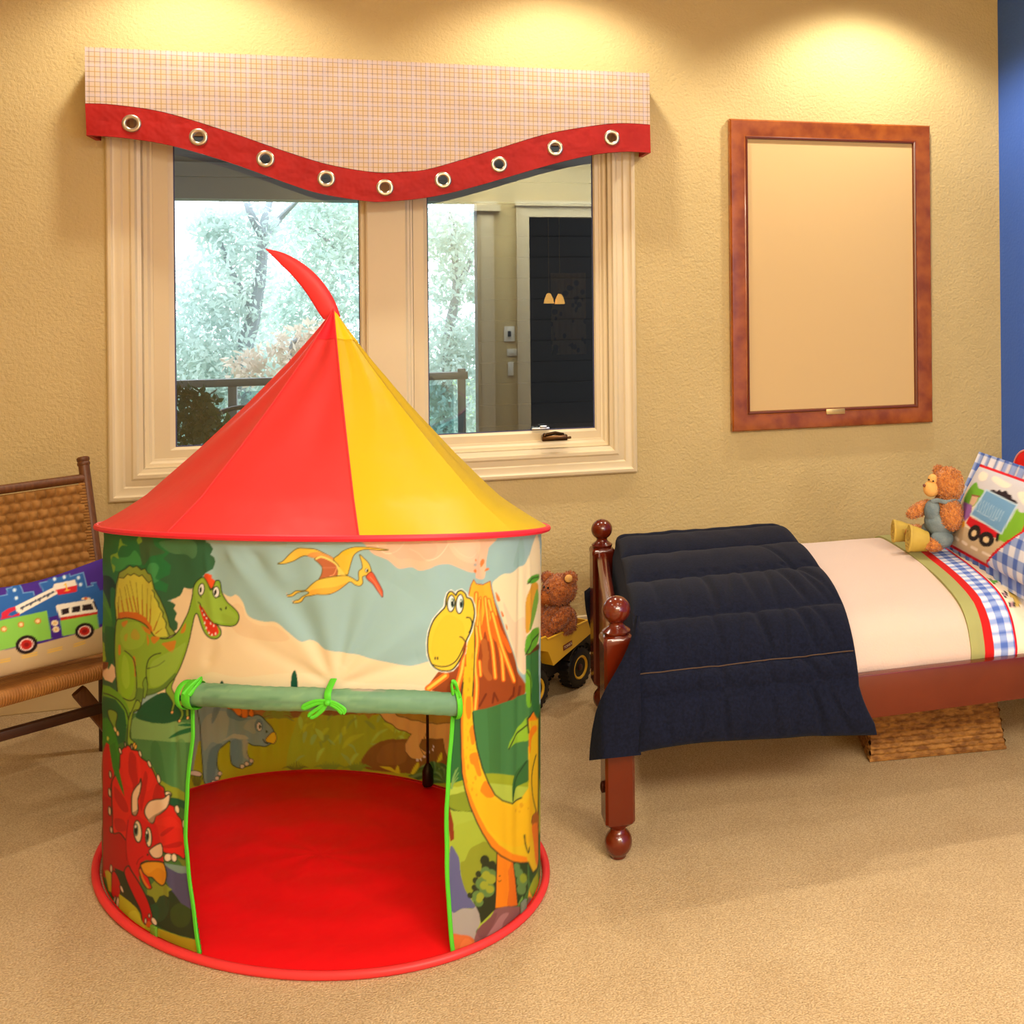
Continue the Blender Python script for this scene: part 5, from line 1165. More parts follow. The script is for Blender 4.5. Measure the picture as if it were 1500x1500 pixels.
# ================================================================== bed
BX, BY, SK = 0.546, 2.838, 0.1441
def BP(u, v, z): return np.array([BX + u + SK * v, BY + v, z])
cherry = mat('cherry_wood', L(100, 30, 7), .22, .5, col2=L(88, 23, 5), nscale=4, coat=.3, detail=3)
bed = empty('bed', BP(1.0, .5, 0), 'reddish cherry wood bed with ball-topped posts against the tan wall', 'bed')
def sqring(c, r, z, rnd=.12, n=8):
    out = []
    for k in range(4 * n):
        t = 2 * math.pi * (k + .5) / (4 * n); q = np.array([math.cos(t), math.sin(t)])
        s_ = 1 / max(abs(q[0]), abs(q[1])); m_ = min(s_, 1.30)
        out.append((c[0] + r * q[0] * m_, c[1] + r * q[1] * m_, z))
    return out
def circ(c, r, z, n=32): return [(c[0] + r * math.cos(2 * math.pi * (k + .5) / n), c[1] + r * math.sin(2 * math.pi * (k + .5) / n), z) for k in range(n)]
for v, dz in ((0, 0), (1.013, -.012)):
    c = BP(0, v, 0)
    post = MB().loft([circ(c, .020, .078), circ(c, .024, .084), sqring(c, .036, .098), sqring(c, .039, .104), sqring(c, .039, .565 + dz), sqring(c, .0405, .570 + dz), sqring(c, .0405, .578 + dz), sqring(c, .037, .586 + dz), circ(c, .034, .590 + dz)])
    po = post.build('bed_post', cherry, bed, angle=30)
    fin = [(.588, .030), (.592, .036), (.598, .037), (.603, .030), (.607, .025), (.612, .020), (.617, .0185), (.622, .021)]
    fin += [(.651 - .036 * math.cos(a_), .0375 * math.sin(a_)) for a_ in np.linspace(.72, 3.1, 18)]
    MB().lathe((c[0], c[1], dz), (0, 0, 1), fin, 36).build('finial', cherry, po, angle=50)
    MB().lathe((c[0], c[1], 0), (0, 0, 1), [(0, .012), (.002, .020)] + [(.040 - .0385 * math.cos(a_), .0365 * math.sin(a_)) for a_ in np.linspace(.62, 2.5, 16)] + [(.079, .020), (.084, .024)], 36).build('foot', cherry, po, angle=50)
def skewbox(u0, u1, v0, v1, z0, z1):
    vs = [BP(u, v, z) for z in (z0, z1) for u, v in ((u0, v0), (u1, v0), (u1, v1), (u0, v1))]
    return MB().add(vs, [(0, 3, 2, 1), (4, 5, 6, 7), (0, 1, 5, 4), (1, 2, 6, 5), (2, 3, 7, 6), (3, 0, 4, 7)])
skewbox(.036, 1.93, -.022, .010, .286, .408).build('side_rail', cherry, bed, bevel=.004)
skewbox(.036, 1.93, 1.003, 1.035, .286, .408).build('side_rail', cherry, bed, bevel=.004)
skewbox(-.016, .016, .036, .977, .20, .54).build('footboard', cherry, bed, bevel=.008)
MB().tube([BP(0, v, .548) for v in np.linspace(.034, .979, 12)], .020, 14).build('footboard_rail', cherry, bed)
bolt = mat('dark_bolt', L(60, 24, 14), .3, metal=.6)
q = BP(-.041, 0, .19); MB().sphere(q, (.006, .012, .016)).build('bolt_cover', bolt, bed)
mattress_m = mat('mattress_ticking', L(226, 214, 196), .8, .2)
mt = skewbox(.10, 1.91, .075, .95, .29, .50).build('mattress', mattress_m, bevel=.035)
tag(mt, 'white mattress lying inside the cherry wood bed frame under the covers', 'mattress')
for v in (-.006, 1.019):
    c = BP(1.955, v, 0)
    hp = MB().loft([circ(c, .020, .078), sqring(c, .036, .098), sqring(c, .039, .104), sqring(c, .039, .90), sqring(c, .0405, .91), circ(c, .034, .925)]).build('bed_post', cherry, bed, angle=30)
    MB().lathe((c[0], c[1], .335), (0, 0, 1), fin, 36).build('finial', cherry, hp, angle=50)
    MB().lathe((c[0], c[1], 0), (0, 0, 1), [(0, .012), (.002, .020)] + [(.040 - .0385 * math.cos(a_), .0365 * math.sin(a_)) for a_ in np.linspace(.62, 2.5, 16)] + [(.079, .020)], 36).build('foot', cherry, hp, angle=50)
skewbox(1.940, 1.968, .030, .985, .22, .82).build('headboard', cherry, bed, bevel=.008)
# covers: a cross-section draped over the mattress, swept along the bed
def sweep(path, u0, u1, nu, nt, fn=None, thick=.006):
    P_ = np.array(spline(path, 12, False)); s_ = np.r_[0, np.cumsum(np.hypot(*np.diff(P_, axis=0).T))]; s_ /= s_[-1]
    ts = np.linspace(0, 1, nt); VZ = np.c_[np.interp(ts, s_, P_[:, 0]), np.interp(ts, s_, P_[:, 1])]
    T_ = np.gradient(VZ, axis=0); T_ /= np.linalg.norm(T_, axis=1)[:, None]; Nn = np.c_[T_[:, 1], -T_[:, 0]]
    if Nn[nt // 2, 1] < 0: Nn = -Nn
    return ts, VZ, Nn
blanket_path = [(1.035, .38), (1.03, .45), (1.01, .505), (.96, .542), (.85, .562), (.6, .575), (.35, .572), (.2, .560), (.10, .540), (.045, .505), (.018, .46), (.008, .425), (.012, .405)]
ts, VZ, Nn = sweep(blanket_path, 0, 1, 2, 130)
blanket_m = mat('cream_fleece', L(210, 184, 168), .92, .15, bump=.35, bscale=180, sheen=.25, bdist=.003)
def cover(us, ts, VZ, Nn, hfun, under=.012):
    top = [[BP(u, VZ[j, 0] + Nn[j, 0] * hfun(u, ts[j]), VZ[j, 1] + Nn[j, 1] * hfun(u, ts[j])) for j in range(len(ts))] for u in us]
    bot = [[BP(u, VZ[j, 0] - Nn[j, 0] * under, VZ[j, 1] - Nn[j, 1] * under) for j in range(len(ts))] for u in us]
    m_ = MB().grid(top); nt_ = len(ts); nu_ = len(us); o = len(m_.v); m_.grid([r[::-1] for r in bot])
    # close the rim
    ix = lambda i, j: i * nt_ + j; ib = lambda i, j: o + i * nt_ + (nt_ - 1 - j)
    for i in range(nu_ - 1):
        m_.f.append((ix(i, 0), ix(i + 1, 0), ib(i + 1, 0), ib(i, 0))); m_.f.append((ix(i + 1, nt_ - 1), ix(i, nt_ - 1), ib(i, nt_ - 1), ib(i + 1, nt_ - 1)))
    for j in range(nt_ - 1):
        m_.f.append((ix(0, j + 1), ix(0, j), ib(0, j), ib(0, j + 1))); m_.f.append((ix(nu_ - 1, j), ix(nu_ - 1, j + 1), ib(nu_ - 1, j + 1), ib(nu_ - 1, j)))
    return m_
nz = lambda a, b, c: noise.noise(Vector((a, b, c)))
def hb(u, t): return .004 * nz(u * 5, t * 6, 1) + .003 * nz(u * 14, t * 10, 5) * (1 if t > .75 else .3)
bl = cover(np.linspace(.11, 1.052, 60), ts, VZ, Nn, hb, .008).build('blanket', blanket_m, angle=60)
tag(bl, 'cream fleece blanket tucked over the middle of the bed', 'blanket')
# top sheet with the striped hem
sh_us = np.r_[np.linspace(1.046, 1.24, 98), np.linspace(1.25, 1.92, 70)]
def hs_(u, t): return .006 + .003 * nz(u * 6, t * 8, 2) + (.006 * nz(u * 26, t * 5, 9) if t > .86 else 0)
shp = cover(sh_us, ts, VZ, Nn, hs_, .004)
V = np.array(shp.v); n_top = len(sh_us) * len(ts)
def gingham(x, y, p):
    s_ = (np.floor(np.asarray(x) / p) % 2) + (np.floor(np.asarray(y) / p) % 2)
    return np.where(s_[..., None] == 0, np.array([220, 222, 236.]), np.where(s_[..., None] == 1, np.array([146, 166, 218.]), np.array([80, 108, 188.])))
U_ = np.repeat(sh_us, len(ts)); Tt = np.tile(ts * 1.5, len(sh_us)); U_ = np.r_[U_, U_]; Tt = np.r_[Tt, Tt]
c_ = np.tile(np.array([240, 224, 196.]), (len(V), 1))
g_ = gingham(U_ - 1.122, Tt, .021)
def band(a, b, col): 
    k = (U_ >= a) & (U_ < b); c_[k] = col[k] if getattr(col, 'ndim', 1) == 2 else col
band(1.0, 1.092, np.array([160, 158, 100.])); band(1.092, 1.122, np.array([196, 28, 26.])); band(1.122, 1.190, g_); band(1.190, 1.198, np.array([206, 26, 40.]))
toys = Canvas(1380, 800, 1502, 960, (0, 0, 0), alpha=True); toys.frame(1380, 780, 7.5)
toys.fill([(60, 290), (110, 285), (130, 300), (160, 315), (140, 330), (90, 318)], (214, 176, 70)); toys.line([(10, 270), (60, 290)], 1.2, (200, 60, 50))
toys.fill([(295, 375), (320, 370), (390, 410), (370, 445), (310, 425), (285, 410)], (216, 84, 66), False); toys.line([(200, 378), (240, 385), (290, 410)], 3, (150, 150, 140))
toys.fill([(470, 490), (540, 510), (545, 530), (480, 520)], (140, 140, 110)); toys.fill([(520, 535), (580, 520), (620, 520), (590, 555), (540, 560)], (110, 180, 70))
toys.fill([(720, 640), (760, 640), (800, 680), (850, 730), (860, 780), (830, 830), (780, 790), (790, 730), (740, 700)], (224, 186, 92), False)
for x, y, r in ((688, 680, 34), (768, 790, 40)): toys.oval(x, y, r, r, (50, 42, 48)); toys.oval(x, y, r * .5, r * .5, (196, 150, 160))
for x, y in ((885, 615), (895, 1090), (892, 1130)): toys.oval(x, y, 16, 14, (110, 70, 60))
qx, qy = proj(V); tc_, tm = toys.read(qx, qy); ok = (tm > .5) & (qx > 1381) & (qx < 1501) & (qy > 801) & (qy < 958) & (U_ > 1.2) & (np.arange(len(V)) < n_top)
lc = lin(c_); lc[ok] = tc_[ok]
sheet = shp.build('bed_sheet', mat('printed_cotton', (.6, .6, .6, 1), .8, .2, vcol=True, bump=.2, bscale=25, bdist=.006), angle=60, cols=lc)
tag(sheet, 'white sheet with toy vehicle print and green, red and blue gingham hem', 'sheet')
# quilted comforter folded at the foot
comf_path = [(1.085, .36), (1.08, .46), (1.065, .545), (1.01, .592), (.9, .607), (.7, .612), (.45, .610), (.25, .597), (.11, .575), (.02, .525), (-.045, .45), (-.072, .37), (-.085, .30)]
cts, CVZ, CN = sweep(comf_path, 0, 1, 2, 240)
yy = np.array([proj(BP(.3, CVZ[j, 0], CVZ[j, 1] + .012))[1] for j in range(len(cts))])
half = int(np.argmin(yy)); tk = [float(np.interp(y, yy[half:], cts[half:])) for y in (782, 806, 842, 897, 968, 1003)]
t_first = float(cts[half])
knots = np.array([0.0, t_first * .45] + [t_first - .02] + tk + [1.0]); knots = np.sort(knots)
def puff(u, t):
    k = int(np.clip(np.searchsorted(knots, t) - 1, 0, len(knots) - 2)); w_ = knots[k + 1] - knots[k]; s_ = (t - knots[k]) / max(w_, 1e-6)
    A_ = min(.030, .014 + .10 * w_)
    h = A_ * math.sin(math.pi * min(max(s_, 0), 1)) ** .55 if w_ > 0 else 0
    e_ = min(u - .05, .672 - u); e_ = max(e_, 0); edge = math.sqrt(max(0, 1 - (1 - min(e_ / .045, 1)) ** 2))
    cr = .004 * nz(u * 9, t * 9, 3) + .0025 * nz(u * 22, t * 12, 7)
    if t > tk[2] - .02:
        for u0, dep, wd, sl in ((.13, .008, .012, .2), (.21, .010, .011, -.15), (.285, .015, .012, .1), (.345, .009, .010, -.3), (.41, .014, .013, .25), (.475, .010, .010, -.1), (.54, .018, .013, .35), (.60, .012, .011, .5)):
            q_ = u - u0 - sl * .12 * (s_ - .5) - .012 * nz(u0 * 9, t * 7, k); cr -= dep * math.exp(-(q_ / wd) ** 2) * (math.sin(math.pi * s_) ** .5) * (.5 + abs(nz(u0 * 31, k * 3.7, 2)))
    dg = (u - .50) - .16 * (t - tk[1]) / max(tk[3] - tk[1], .01)
    if tk[1] < t < tk[3] + .03: cr -= .010 * math.exp(-(dg / .010) ** 2) * math.sin(math.pi * (t - tk[1]) / (tk[3] + .03 - tk[1]))
    return .004 + (h + cr) * edge
cus = np.r_[np.linspace(.05, .09, 10), np.linspace(.1, .63, 130), np.linspace(.635, .672, 14)]
cm_ = cover(cus, cts, CVZ, CN, puff, .006)
# slanted hem: the right end hangs a little lower, folding under at the left
V = np.array(cm_.v)
denim = mat('navy_denim_cloth', L(19, 23, 41), .9, .12, col2=L(12, 15, 29), nscale=130, bump=.5, bscale=260, bdist=.002, sheen=.03)
hang = np.clip((.50 - V[:, 2]) / .2, 0, 1) * (V[:, 1] < 3.0)
uu = V[:, 0] - BX - SK * (V[:, 1] - BY)
V[:, 2] -= hang * (.030 * np.clip((uu - .50) / .17, 0, 1) ** 1.5 - .010 * np.sin(uu * 9)); V[:, 0] += hang * .045 * np.clip((uu - .55) / .12, 0, 1) ** 2 * np.clip((.40 - V[:, 2]) / .1, 0, 1)
cm_.v = V.tolist()
# foot end tucked down inside the footboard
ends = [BP(.055, CVZ[j, 0] + CN[j, 0] * .004, CVZ[j, 1] + CN[j, 1] * .004) for j in range(30, 200)]
ends2 = [p + np.array([-.022, 0, -.16]) for p in ends]
cm_.grid([ends, [(p + q) / 2 + np.array([-.008, 0, .02]) for p, q in zip(ends, ends2)], ends2])
# corner folded round the near post
rows = [(902, 931, 937), (925, 927, 937), (945, 921, 938), (965, 912, 938), (985, 901, 938), (1005, 889, 938), (1025, 879, 939), (1045, 872, 939), (1070, 867, 939), (1095, 864, 939), (1114, 863, 939)]
rr = np.array(rows, float); yl = np.linspace(0, len(rows) - 1, 34); nb = 22
for off, flip in ((0, False), (.014, True)):
    G = []
    for k in yl:
        y = np.interp(k, range(len(rows)), rr[:, 0]); xl = np.interp(k, range(len(rows)), rr[:, 1]); xr = np.interp(k, range(len(rows)), rr[:, 2])
        row = []
        for s_ in np.linspace(0, 1, nb):
            x = xl + (xr - xl) * s_; yb = y - 8 * s_ * (k / (len(rows) - 1)) ** 2
            curl = .06 * max(0, (886 - x) / 24) ** 1.6
            row.append(aty(x, yb, 2.752 + curl + off - .010 * math.sin(math.pi * s_) + .003 * nz(x * .08, y * .03, 4)))
        G.append(row if not flip else row[::-1])
    cm_.grid(G)
# far corner beside the other post
G = [[aty(x0 + (x1 - x0) * s_, y, 3.90 - .02 * math.sin(math.pi * s_)) for s_ in np.linspace(0, 1, 8)] for y, x0, x1 in ((861, 866, 874), (868, 857, 875), (880, 857.5, 875), (895, 859, 876), (910, 862, 876), (924, 866, 877))]
cm_.grid(G).grid([[p + [0, .016, 0] for p in r[::-1]] for r in G])
cmo = cm_.build('comforter', denim, angle=60)
tag(cmo, 'dark navy quilted comforter folded across the foot of the bed', 'comforter')
j4 = int(np.argmin(abs(cts - tk[4])))
MB().tube([BP(u, CVZ[j4, 0] + CN[j4, 0] * (puff(u, cts[j4]) + .003), CVZ[j4, 1] + CN[j4, 1] * (puff(u, cts[j4]) + .003)) for u in np.linspace(.06, .665, 60)], .0016, 5).build('seam_stitching', mat('brown_thread', L(74, 52, 34), .8), cmo)

# ------------------------------------------------------------------ pillow with the appliqued truck
PB = atz(1392, 798, .592); PE = atz(1454, 832, .592)
e1 = PE - PB; pw = np.linalg.norm(e1); e1 = e1 / pw
PTL = atp(1441, 684, PB, e1); e2 = PTL - PB; ph = np.linalg.norm(e2); e2 = e2 / ph
en = unit(np.cross(e2, e1)); en = en if en @ (CAM - PB) > 0 else -en
pc = Canvas(1375, 655, 1520, 870, (236, 222, 200)); pc.frame(1380, 660, 7.5)
pc.fill([(300, 200), (500, 150), (1100, 420), (1100, 900), (700, 800), (300, 560)], (206, 204, 212), False)
for pts in ([(400, 280), (440, 230), (500, 260), (480, 320), (420, 330)], [(550, 320), (580, 280), (700, 340), (760, 380), (700, 410), (620, 380)], [(830, 480), (870, 450), (940, 480), (940, 600), (880, 580)]): pc.fill(pts, (244, 230, 212))
pc.fill([(240, 560), (270, 470), (330, 380), (380, 350), (400, 410), (460, 440), (430, 500), (330, 620)], (112, 178, 52)); pc.fill([(300, 580), (330, 490), (400, 500), (380, 560), (340, 610)], (214, 180, 150), False); pc.line([(330, 490), (410, 505)], 2, (150, 70, 60), False)
pc.fill([(235, 560), (330, 600), (320, 700), (250, 780), (230, 720)], (150, 98, 170), False)
pc.fill([(820, 640), (860, 680), (1000, 700), (1000, 860), (860, 950), (720, 1030), (620, 980), (640, 900), (740, 780)], (122, 178, 48))
pc.fill([(80, 1010), (130, 900), (220, 820), (300, 860), (620, 980), (730, 1030), (900, 960), (900, 1100), (560, 1300)], (204, 182, 146), False)
pc.fill([(220, 780), (250, 770), (250, 830), (215, 850)], (232, 178, 60), False)
pc.fill([(530, 450), (570, 430), (600, 450), (630, 430), (660, 455), (700, 440), (730, 480), (760, 490), (770, 530), (810, 550), (820, 585), (700, 530)], (40, 26, 36))
pc.fill([(260, 800), (300, 720), (640, 900), (625, 940), (590, 960), (440, 940), (330, 870)], (204, 22, 36), False)
tk_ = [(485, 430), (825, 600), (650, 915), (315, 700)]
pc.fill(tk_, (112, 160, 206), False); pc.line(tk_ + [tk_[0]], 2.2, (190, 214, 232), False)
for k in range(11):
    a_ = k / 10; p0 = (410 + a_ * 270, 520 + a_ * 150); pc.line([p0, (p0[0] - 40 - 10 * a_, p0[1] + 130 - 20 * a_)], .9, (170, 202, 226), False)
pc.line([(380, 660), (470, 710), (570, 770), (600, 740)], .9, (180, 208, 230), False)
for x, y, a_, b_, ro in ((355, 905, 66, 92, 22), (487, 975, 84, 84, 30)): pc.oval(x, y, a_, b_, (34, 26, 28), ro); pc.oval(x - 4, y + 4, a_ * .42, b_ * .4, (232, 206, 160), ro)
pc.line([(612, 925), (605, 985)], 4.5, (34, 28, 30), False)
for a_, b_ in (((150, 955), (175, 980)), ((225, 1000), (265, 1030)), ((325, 1060), (380, 1090)), ((450, 1120), (530, 1160))): pc.line([a_, b_], 4, (240, 226, 206), False)
na, nb_ = 96, 110
A0, A1, B0, B1 = -.12, 2.15, -.13, 1.15
aa = np.linspace(A0, A1, na); bb2 = np.linspace(B0, B1, nb_)
def ppt(a, b, side):
    ca, cb = np.clip((a - A0) / (A1 - A0), 0, 1), np.clip((b - B0) / (B1 - B0), 0, 1)
    ba = np.clip(a / 2.05, 0, 1) if 0 <= a <= 2.05 else 0; bb_ = np.clip(b, 0, 1)
    bulge = .062 * (max(0, math.sin(math.pi * ba)) * max(0, math.sin(math.pi * bb_))) ** .45 if (0 < ba < 1 and 0 < bb_ < 1) else 0
    fl = -.02 * max(0, -b / .13) + (.004 * math.sin(a * 40) if (b < 0 or b > 1 or a < 0) else 0)
    return PB + e1 * pw * a + e2 * ph * b + en * (side * (bulge + .004) + fl + .012) + np.array([0, 0, .0])
fr = [[ppt(a, b, 1) for b in bb2] for a in aa]; bkk = [[ppt(a, b, -.8) for b in bb2] for a in aa]
# keep the near corner within the bed's width
PMAX = 1.62
mb = MB().grid(fr); mb.grid([r[::-1] for r in bkk])
V = np.array(mb.v); nn = na * nb_
AA = np.repeat(aa, nb_); BBv = np.tile(bb2, na)
cc = gingham(AA * pw, BBv * ph, .030)
qx, qy = proj(V[:nn]); pcol_, _ = pc.read(qx, qy)
panel_edge = 1.0 + .62 * np.clip(BBv / .5, 0, 1) ** .8
lcf = lin(cc); ins = (AA > 0) & (AA < panel_edge) & (BBv > 0) & (BBv < 1)
lcf[ins] = pcol_[ins]
ed = ((np.abs(AA) < .022) | (np.abs(AA - panel_edge) < .022)) & (BBv > -.02) & (BBv < 1.02) | ((np.abs(BBv) < .018) | (np.abs(BBv - 1) < .018)) & (AA > -.02) & (AA < panel_edge + .02)
lcf[ed] = lin(np.array([206, 26, 36.]))
back_c = np.tile(lin(np.array([128, 152, 214.])), (nn, 1))
pl = mb.build('bed_pillow', MATS['printed_cotton'], angle=60, cols=np.r_[lcf, back_c], recalc=False)
tag(pl, 'pillow with a blue dump truck picture and blue gingham border on the bed', 'pillow')
# red cushion behind it
rc_ = aty(1514, 698, 3.72)
rcm = mat('red_cushion_cloth', L(214, 24, 24), .75, .2, bump=.3, bscale=30, bdist=.01)
rp = MB().sphere(rc_, (.045, .125, .11)).build('round_cushion', rcm)
tag(rp, 'red round cushion with stitched rim propped behind the truck pillow', 'cushion')
MB().tube([rc_ + [-.02, -.002 + .125 * math.cos(t) * .93, .11 * math.sin(t) * .93] for t in np.linspace(0, 2 * math.pi, 60, endpoint=False)], .004, 6, closed=True).build('stitched_rim', mat('pink_thread', L(236, 150, 140), .8), rp)
# ------------------------------------------------------------------ basket under the bed
def woven(mb, P00, P10, P11, P01, nx, ny, amp, sub=6):
    """plaited strands as real relief on a four-cornered panel"""
    P00, P10, P11, P01 = [np.asarray(p, float) for p in (P00, P10, P11, P01)]
    n = unit(np.cross(P10 - P00, P01 - P00)); G = []
    for i in range(nx * sub + 1):
        a = i / (nx * sub); row = []
        for j in range(ny * sub + 1):
            b = j / (ny * sub); p = (P00 * (1 - a) + P10 * a) * (1 - b) + (P01 * (1 - a) + P11 * a) * b
            x, y = a * nx, b * ny; ph_ = (int(y) % 2) * .5
            h = abs(math.sin(math.pi * y)) ** .6 * (.15 + .85 * abs(math.sin(math.pi * (x * .5 + ph_))) ** .7)
            row.append(p + n * amp * h)
        G.append(row)
    return mb.grid(G)
wick = mat('brown_wicker', L(164, 114, 54), .7, .25, col2=L(110, 68, 28), nscale=34, stretch=(1, 1, 2.4))
BL, BR, BK = atz(1275, 1117, 0), atz(1472, 1098, 0), atz(1248, 1057, 0)
BK = BL + (BK - BL) * 1.0; BRb = BR + (BK - BL)
up = np.array([0, 0, .235]); cen = (BL + BR + BK + BRb) / 4
ins_ = lambda p, k: p + (cen - p) * [k, k, 0] + up
TL, TR, TK, TRb = BL + (cen - BL) * [.02, .06, 0] + up, BR + (cen - BR) * [.20, .06, 0] + up, BK + (cen - BK) * [.02, .06, 0] + up, BRb + (cen - BRb) * [.20, .06, 0] + up
bs = empty('wicker_basket', (cen[0], cen[1], 0), 'brown wicker basket standing on the carpet under the bed', 'basket')
mb = MB(); lift = np.array([0, 0, .004])
woven(mb, BL + lift, BR + lift, TR, TL, 26, 14, .008); woven(mb, BR + lift, BRb + lift, TRb, TR, 16, 14, .008); woven(mb, BRb + lift, BK + lift, TK, TRb, 26, 14, .008); woven(mb, BK + lift, BL + lift, TL, TK, 16, 14, .008)
mb.add([BL + lift, BR + lift, BRb + lift, BK + lift], [(0, 1, 2, 3)])
mb.build('body', wick, bs, angle=None, recalc=False)
MB().tube([TL, TR, TRb, TK], .009, 8, closed=True).build('rim', wick, bs)
MB().tube([BL + lift * 2, BR + lift * 2, BRb + lift * 2, BK + lift * 2], .007, 8, closed=True).build('foot_braid', wick, bs)
# ================================================================== soft bears
def fuzz(mb, c, r, rot=None, amp=.05, fr=9, nu=64, nv=44, seed=0, tufts=None):
    """plush lump with short pile standing off its surface"""
    c = np.asarray(c, float); r = np.asarray(r) * np.ones(3)
    def fn(d):
        a = noise.noise(Vector(d) * fr * .35 + Vector((seed, 0, 0))); b = noise.noise(Vector(d) * fr + Vector((0, seed, 3)))
        return 1 + amp * (.9 * a + 1.3 * abs(b))
    mb.sphere(c, r, rot, nu, nv, fn)
    rg = np.random.default_rng(seed + 50); n_ = tufts or int(1800 * (r.mean() / .05) ** 1.5)
    for _ in range(n_):
        d = unit(rg.normal(size=3)); q = d * r * fn(d); nrm = unit(d / r)
        t = unit(rg.normal(size=3)); t = unit(t - nrm * (t @ nrm)); b = np.cross(nrm, t); ln = rg.uniform(.004, .0085); w_ = .0011
        lean = unit(nrm + t * rg.uniform(.2, 1.0) + np.array([0, 0, -.25]))
        tri = [q - b * w_ - nrm * .001, q + b * w_ - nrm * .001, q + lean * ln * .6 + b * w_ * .8, q + lean * ln + t * ln * .25 - np.array([0, 0, ln * .2])]
        if rot is not None: tri = [rot @ p for p in tri]
        mb.add([c + p for p in tri], [(0, 1, 2), (0, 2, 3)])
    return mb
def rot_to(axis):
    """matrix whose local z runs along axis"""
    z = unit(axis); x = unit(np.cross((0, 0, 1) if abs(z[2]) < .9 else (1, 0, 0), z)); return np.stack([x, np.cross(z, x), z], 1)
def capsule(mb, a, b, r, amp=.06, fr=9, seed=0):
    a, b = np.asarray(a, float), np.asarray(b, float); h = np.linalg.norm(b - a) / 2
    return fuzz(mb, (a + b) / 2, (r, r, h + r * .8), rot_to(b - a), amp, fr, 48, 40, seed)
fur = mat('ginger_plush', L(218, 144, 74), .95, .1, col2=L(184, 108, 50), nscale=85, bump=1.0, bscale=150, bdist=.006, sheen=.4)
fur_red = mat('reddish_plush', L(192, 112, 54), .95, .1, col2=L(150, 76, 32), nscale=85, bump=1.0, bscale=150, bdist=.006, sheen=.4)
tanp = mat('tan_plush', L(226, 172, 98), .9, .15, bump=.4, bscale=200, bdist=.003)
eye_m = mat('black_bead', L(18, 12, 10), .15)
nose_m = mat('brown_nose', L(120, 62, 40), .4)
overall_m = mat('faded_denim', L(128, 142, 146), .85, .2, col2=L(106, 122, 130), nscale=30, bump=.5, bscale=220, bdist=.003)
boot_m = mat('khaki_boot', L(196, 168, 76), .6, .3, col2=L(176, 146, 60), nscale=12)
F0 = float((atz(1376, 808, .585) - CAM) @ _F)
k = F0 / 1600.0
def B(zx, zy, df=0.0): return atf(1290 + zx / 9.37, 670 + zy / 9.37, F0 + df)
r_ = lambda z: z / 9.37 * k
bear = empty('teddy_bear', B(850, 1270), 'teddy bear in denim overalls and yellow boots sitting on the bed', 'teddy bear')
fuzz(MB(), B(925, 370), (r_(205), r_(195), r_(228)), None, .09, 10, 72, 50, 1).build('head', fur, bear, angle=None)
for zx, zy, df, s in ((1015, 255, -.030, 2), (790, 175, .03, 3)):
    e = fuzz(MB(), B(zx, zy, df), (r_(62), r_(40), r_(70)), None, .10, 8, 40, 28, s).build('ear', fur, bear, angle=None)
face = MB().sphere(B(695, 430, -.012), (r_(112), r_(105), r_(112))).sphere(B(715, 300, -.012), (r_(70), r_(66), r_(72)))
fo = face.build('muzzle', tanp, bear, angle=None)
MB().sphere(B(598, 385, -.022), (r_(20), r_(26), r_(22))).build('nose', nose_m, fo)
for zx, zy, df in ((662, 308, -.034), (722, 326, -.040)): MB().sphere(B(zx, zy, df), r_(13)).build('eye', eye_m, bear)
fuzz(MB(), B(860, 760), (r_(200), r_(190), r_(230)), None, .05, 9, 60, 44, 5).build('body', fur, bear, angle=None)
capsule(MB(), B(960, 690, -.045), B(985, 880, -.055), r_(140), .08, 9, 6).build('arm', fur, bear, angle=None)
capsule(MB(), B(640, 660, .03), B(430, 770, .0), r_(85), .12, 9, 7).build('arm', fur, bear, angle=None)
ov = MB()
def cloth(d): return 1 + .018 * math.sin(9 * d[0] + 7 * d[2]) * math.sin(6 * d[1] + 5 * d[2])
ov.sphere(B(830, 880, -.006), (r_(235), r_(215), r_(215)), None, 48, 36, cloth)
ov.sphere(B(720, 740, -.018), (r_(120), r_(130), r_(160)), None, 40, 30, cloth)
ov.sphere(B(840, 1120, -.035), (r_(165), r_(120), r_(130)), None, 40, 30, cloth)
ov.sphere(B(700, 990, .02), (r_(150), r_(120), r_(120)), None, 40, 30, cloth)
ovo = ov.build('overalls', overall_m, bear, angle=None)
strap = MB().tube(spline([B(700, 610, -.035), B(780, 590, -.045), B(900, 615, -.060), B(1020, 600, -.050), B(1090, 640, -.02)], 5, False), 1, 8, flat=(r_(30), r_(10), np.array([0, 0, 1.0])))
strap.build('shoulder_strap', overall_m, ovo)
capsule(MB(), B(800, 1190, -.045), B(640, 1200, -.05), r_(85), .10, 9, 8).build('leg', fur, bear, angle=None)
capsule(MB(), B(600, 1000, .03), B(330, 1020, .03), r_(75), .10, 9, 9).build('leg', fur, bear, angle=None)
